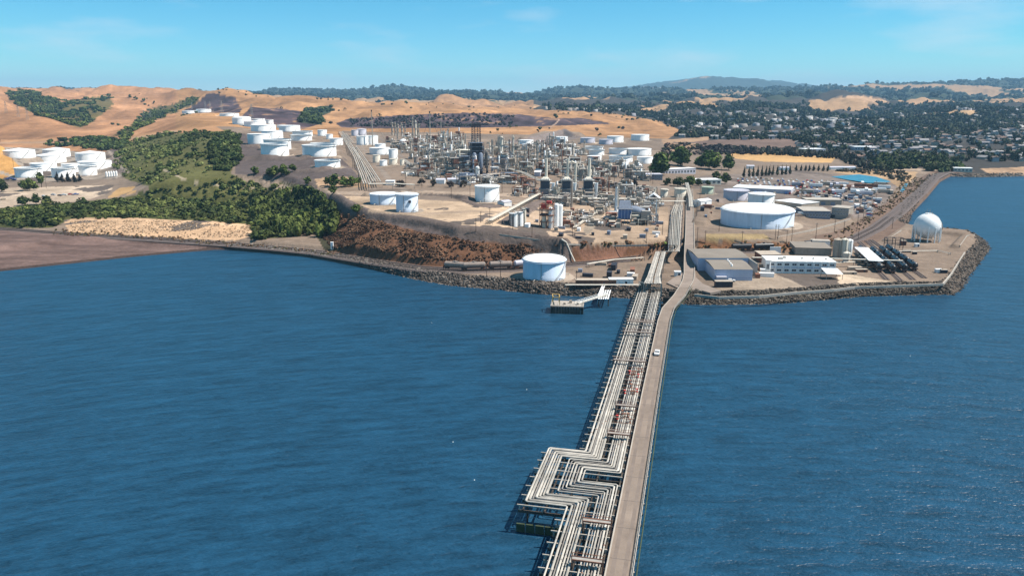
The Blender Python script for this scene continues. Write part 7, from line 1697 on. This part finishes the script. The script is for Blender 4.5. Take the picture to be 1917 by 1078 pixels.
for i, (x, y) in enumerate(((752, 350), (788, 347), (812, 349), (843, 351), (868, 351), (908, 349), (1188, 349), (1165, 348), (1178, 352))):
    tree(x, y, y - 13, 16 if i != 0 else 26, 'dusky dark-leaved tree in the row along the refinery road' if i < 6 else 'dusky tree between the furnaces and the blue building', 'dusky trees along the refinery road' if i < 6 else 'dusky trees by the blue building', [(.05, .036, .034), (.065, .05, .042), (.04, .04, .03)])
for i, x in enumerate((1393, 1402, 1410, 1418, 1426, 1434, 1440, 1447, 1455, 1463, 1471, 1478)):
    tree(x, 332 - i * .45, 313 - i * .3, 6, 'slim dark poplar in the row beyond the car park', 'row of poplars beyond the car park', [(.045, .05, .03), (.06, .065, .035)], True, 'poplar', 6)
for i, x in enumerate((1490, 1500, 1508, 1515, 1523, 1532, 1541, 1550)):
    tree(x, 320 + i * .1, 309, 6, 'slim dark poplar in the row before the golden field', 'row of poplars before the golden field', [(.05, .048, .035), (.035, .042, .026)], True, 'poplar', 5)
for i, (x, y, t0, w, lab) in enumerate(((932, 246, 239, 9, 'round dark oak on the dry field nearest the black tower'), (954, 240, 233, 8, 'dark oak at the lip of the burnt slope'), (966, 240, 234, 6, 'smaller dark oak at the lip of the burnt slope'), (1008, 248, 241, 8, 'round oak alone on the dry field'), (1123, 256, 249, 9, 'lone dark oak above the rear tank farm'), (527, 204, 199, 7, 'dark oak on the ridge behind the burnt slope'), (646, 207, 202, 6, 'dark oak on the dry hill in the middle'), (710, 219, 212, 10, 'oak beside the tall thin mast'), (918, 250, 245, 7, 'small oak on the dry field by the black tower'), (940, 252, 249, 6, 'bush-like oak low on the dry field'), (243, 183, 176, 9, 'green oak high on the dry hill'), (254, 187, 179, 10, 'larger green oak high on the dry hill'), (269, 190, 183, 8, 'green oak on the hill shoulder'), (288, 194, 188, 7, 'round oak below the hill shoulder'))):
    tree(x, y, t0, w, lab, None, DKGREEN if x > 400 else GREENS, k=7, name='oak_tree')
# ------------------------------------------------------------------ the town
TOWNP = [(1010, 205), (1130, 213), (1222, 221), (1276, 246), (1262, 256), (1340, 262), (1480, 262), (1510, 284), (1600, 300), (1700, 312), (1770, 318), (1990, 318), (1990, 196), (1700, 194), (1400, 196), (1010, 199)]
tm_all = mask(TOWNP, 1150, 4700, .5)
open_ = (C[..., 0] > .25)
tt = tm_all & ~open_
p = scatter(tt, 9500, .62, fn=np.clip(fbm(GX / 160, GY / 200, 3) * 5 + 1.0, .08, 3)); n = len(p)
merged('town_trees', p, nr.uniform(3.0, 7.0, n) * np.clip(p[:, 1] / 2200, .75, 1.5), pal(n, [(.034, .048, .024), (.044, .058, .028), (.028, .038, .022), (.055, .064, .032)]), T_F, M_LEAF, label='mass of dark green trees between the houses of the town', cat='trees', squash=nr.uniform(1.0, 1.7, n))
p = scatter(mask([(1620, 318), (1640, 296), (1700, 292), (1790, 300), (1800, 320), (1760, 324), (1700, 316), (1660, 322)], 800, 1700, .5), 330); n = len(p)
merged('shore_grove', p, nr.uniform(2.5, 5.5, n), pal(n, DKGREEN + [(.05, .058, .022)]), T_B, M_LEAF, squash=nr.uniform(1.0, 1.8, n), label='dark grove between the railway bend and the town', cat='trees')
p = scatter(mask([(1560, 321), (1600, 317), (1690, 321), (1705, 330), (1690, 344), (1675, 338), (1640, 327)], 700, 1300, .5), 150); n = len(p)
merged('pond_shrubs', p, nr.uniform(.8, 2.6, n), pal(n, [(.05, .05, .03), (.10, .075, .04), (.03, .035, .02)]), T_S, M_LEAF, label='dark shrubs round the pond bank', cat='shrubs')
p = scatter(mask([(1250, 268), (1400, 275), (1420, 284), (1390, 290), (1300, 290), (1265, 300), (1235, 290)], 800, 2200, .5), 240); n = len(p)
merged('orchard_rows', p, nr.uniform(1.5, 3.5, n), pal(n, [(.075, .05, .045), (.055, .045, .035), (.045, .05, .025)]), T_S, M_LEAF, label='dull brown trees on the slope behind the offices', cat='trees')
p = scatter(mask([(1310, 283), (1330, 276), (1420, 282), (1418, 290), (1330, 290)], 800, 2200, .3), 160); n = len(p)
merged('tree_belt', p, nr.uniform(2, 4, n), pal(n, [(.04, .035, .035), (.05, .04, .035)]), T_S, M_LEAF, squash=nr.uniform(1.2, 1.8, n), label='dark belt of trees above the golden field', cat='trees')
p = scatter(mask([(1370, 282), (1480, 283), (1560, 292), (1600, 300), (1640, 312), (1620, 318), (1560, 298), (1470, 292), (1380, 288)], 800, 2200, .3), 240); n = len(p)
merged('tree_belt', p, nr.uniform(2, 4.5, n), pal(n, [(.035, .042, .03), (.05, .045, .035)]), T_S, M_LEAF, squash=nr.uniform(1.2, 1.8, n), label='dark belt of trees between the golden field and the town', cat='trees')
# far wooded ridges: tree cover as relief
p = scatter((GY > 4700) & (GY < 9600) & (C[..., 0] < .1) & (SX > -20) & (SX < 1940), 5200, .6); n = len(p)
merged('ridge_woods', p, nr.uniform(11, 24, n), pal(n, [(.034, .048, .030), (.045, .058, .034), (.028, .04, .028)]), T_F, M_LEAF, label='woods covering the far ridges', cat='woods')
# houses
hm_ = []
def house_mesh(w, d, h, g, wall, roof, wing):
    b = MB().use(wall); b.box((0, 0, -2), (w, d, h + 2))
    if wing: b.box((w * .3, -d * .55, -2), (w * .35, d * .5, h + 2))
    b.use(roof); o = .5
    b.add([(-w / 2 - o, -d / 2 - o, h), (w / 2 + o, -d / 2 - o, h), (w / 2 + o, d / 2 + o, h), (-w / 2 - o, d / 2 + o, h), (-w / 2 - o, 0, h + g), (w / 2 + o, 0, h + g)], [(0, 1, 5, 4), (2, 3, 4, 5), (0, 4, 3), (1, 2, 5), (0, 3, 2, 1)])
    if wing:
        x0, x1 = w * .3 - w * .2, w * .3 + w * .2; y0 = -d * .85; b.add([(x0, y0, h), (x1, y0, h), (x1, 0, h), (x0, 0, h), (w * .3, y0, h + g * .8), (w * .3, 0, h + g * .8)], [(0, 4, 5, 3), (1, 2, 5, 4), (0, 1, 4), (0, 3, 2, 1)])
    b.use(W['glass'])
    for x in (-.3, 0, .3): b.box((w * x, -d / 2 - .03, h * .35), (w * .14, .06, h * .35))
    return b.mesh('house')
wallm = [mat('stucco_white', (.50, .49, .47), .8, .08, .3), mat('stucco_tan', (.42, .36, .30), .8, .08, .3), mat('stucco_grey', (.36, .36, .38), .8, .08, .3)]
roofm = [mat('shingle_grey', (.22, .21, .22), .9, .12, .4), mat('shingle_brown', (.17, .13, .115), .9, .12, .4), mat('shingle_pale', (.28, .27, .27), .9, .12, .4), mat('shingle_brick', (.19, .125, .10), .9, .12, .4)]
HM = []
for i in range(12):
    HM.append((house_mesh(rnd.uniform(11, 17), rnd.uniform(8, 11), rnd.uniform(3, 6), rnd.uniform(1.6, 2.8), wallm[i % 3], roofm[i % 4], i % 2), ('white', 'tan', 'grey')[i % 3], ('grey', 'brown', 'pale', 'dull red')[i % 4]))
p = scatter(tt & (GY < 4200), 1500, .55, fn=np.clip(fbm(GX / 200 + 7, GY / 240, 3) * 5 + .9, .05, 3)); p = p[np.argsort(p[:, 1])]
used = []
for q in p:
    if len(used) >= 300: break
    if any(abs(q[0] - u[0]) < 17 and abs(q[1] - u[1]) < 17 for u in used): continue
    used.append(q); me_, wc, rc = HM[rnd.randrange(12)]
    o = link('house', me_, None, tuple(q), rnd.choice((0, 1.57)) + rnd.uniform(-.3, .3), f'small {wc} house with a {rc} roof among the town trees', 'house', f'{wc} houses with {rc} roofs in the town', 'thing')
rest = p[[i for i in range(len(p)) if p[i, 1] > used[-1][1]]][:520]
Vb = np.array([(-.5, -.4, -.2), (.5, -.4, -.2), (.5, .4, -.2), (-.5, .4, -.2), (-.5, -.4, .3), (.5, -.4, .3), (.5, .4, .3), (-.5, .4, .3), (-.55, 0, .5), (.55, 0, .5)]); Fb = np.array([(0, 1, 5), (0, 5, 4), (1, 2, 6), (1, 6, 5), (2, 3, 7), (2, 7, 6), (3, 0, 4), (3, 4, 7), (4, 5, 9), (4, 9, 8), (6, 7, 8), (6, 8, 9), (5, 6, 9), (7, 4, 8)])
sb_ = np.array([1.2] * 4 + [1.2] * 4 + [.7] * 2)
n = len(rest)
merged('distant_houses', rest, nr.uniform(11, 19, n), pal(n, [(.38, .37, .36), (.27, .24, .22), (.22, .22, .24)], .2), [(Vb, Fb, sb_)], M_ROCK, label='distant houses of the town merging into the tree cover', cat='houses')
# larger flat buildings of the town
for i, (x0, x1, y, lab) in enumerate(((1285, 1322, 234, 'long pale school building at the near edge of town'), (1362, 1400, 226, 'wide pale flat building on the town slope'), (1440, 1470, 214, 'white flat building high in the town'), (1498, 1530, 216, 'long grey flat building high in the town'), (1860, 1882, 268, 'wide pale roofed building toward the frame edge'), (1600, 1640, 282, 'long low building above the grove'), (1512, 1545, 286, 'long low building above the golden field'))):
    building('town_building', (x0, y), (x1, y), 24, 6, 'lilac', 'white', lab, 1, 8)
# white-caps and floats on the bay
for i, (x, y) in enumerate(((808, 604), (848, 827), (888, 898), (1704, 666), (986, 729))):
    g = at_z(x, y, 0); root = thing('buoy', g, 'small white float on the open bay', 'float', 'white floats on the bay'); b = MB().use(W['white']); b.lathe((0, 0, -.25), [(.06, 0), (.16, .1), (.16, .3), (.06, .4)], 10); b.build('float_body', root); 
# ------------------------------------------------------------------ haze
zt = float(GZ.max()) + 35.0
hx = 17600 * 1.62
b = MB(); hz_m = bpy.data.materials.new('haze_air'); hz_m.use_nodes = True; hn = hz_m.node_tree.nodes; hl = hz_m.node_tree.links; hn.clear()
ho = hn.new('ShaderNodeOutputMaterial'); hv_ = hn.new('ShaderNodeVolumePrincipled'); hv_.inputs['Color'].default_value = (.38, .70, 1.0, 1); hv_.inputs['Density'].default_value = 5.6e-5; hv_.inputs['Anisotropy'].default_value = 0.0
hl.new(hv_.outputs[0], ho.inputs['Volume'])
b.use(hz_m); b.box((0, 8800, -8), (2 * hx, 24000, zt + 8)); hzo = b.build('haze', kind='stuff', label='thin blue summer haze over the land', cat='haze')
print('SCRIPT SECONDS', time.time() - T_START)
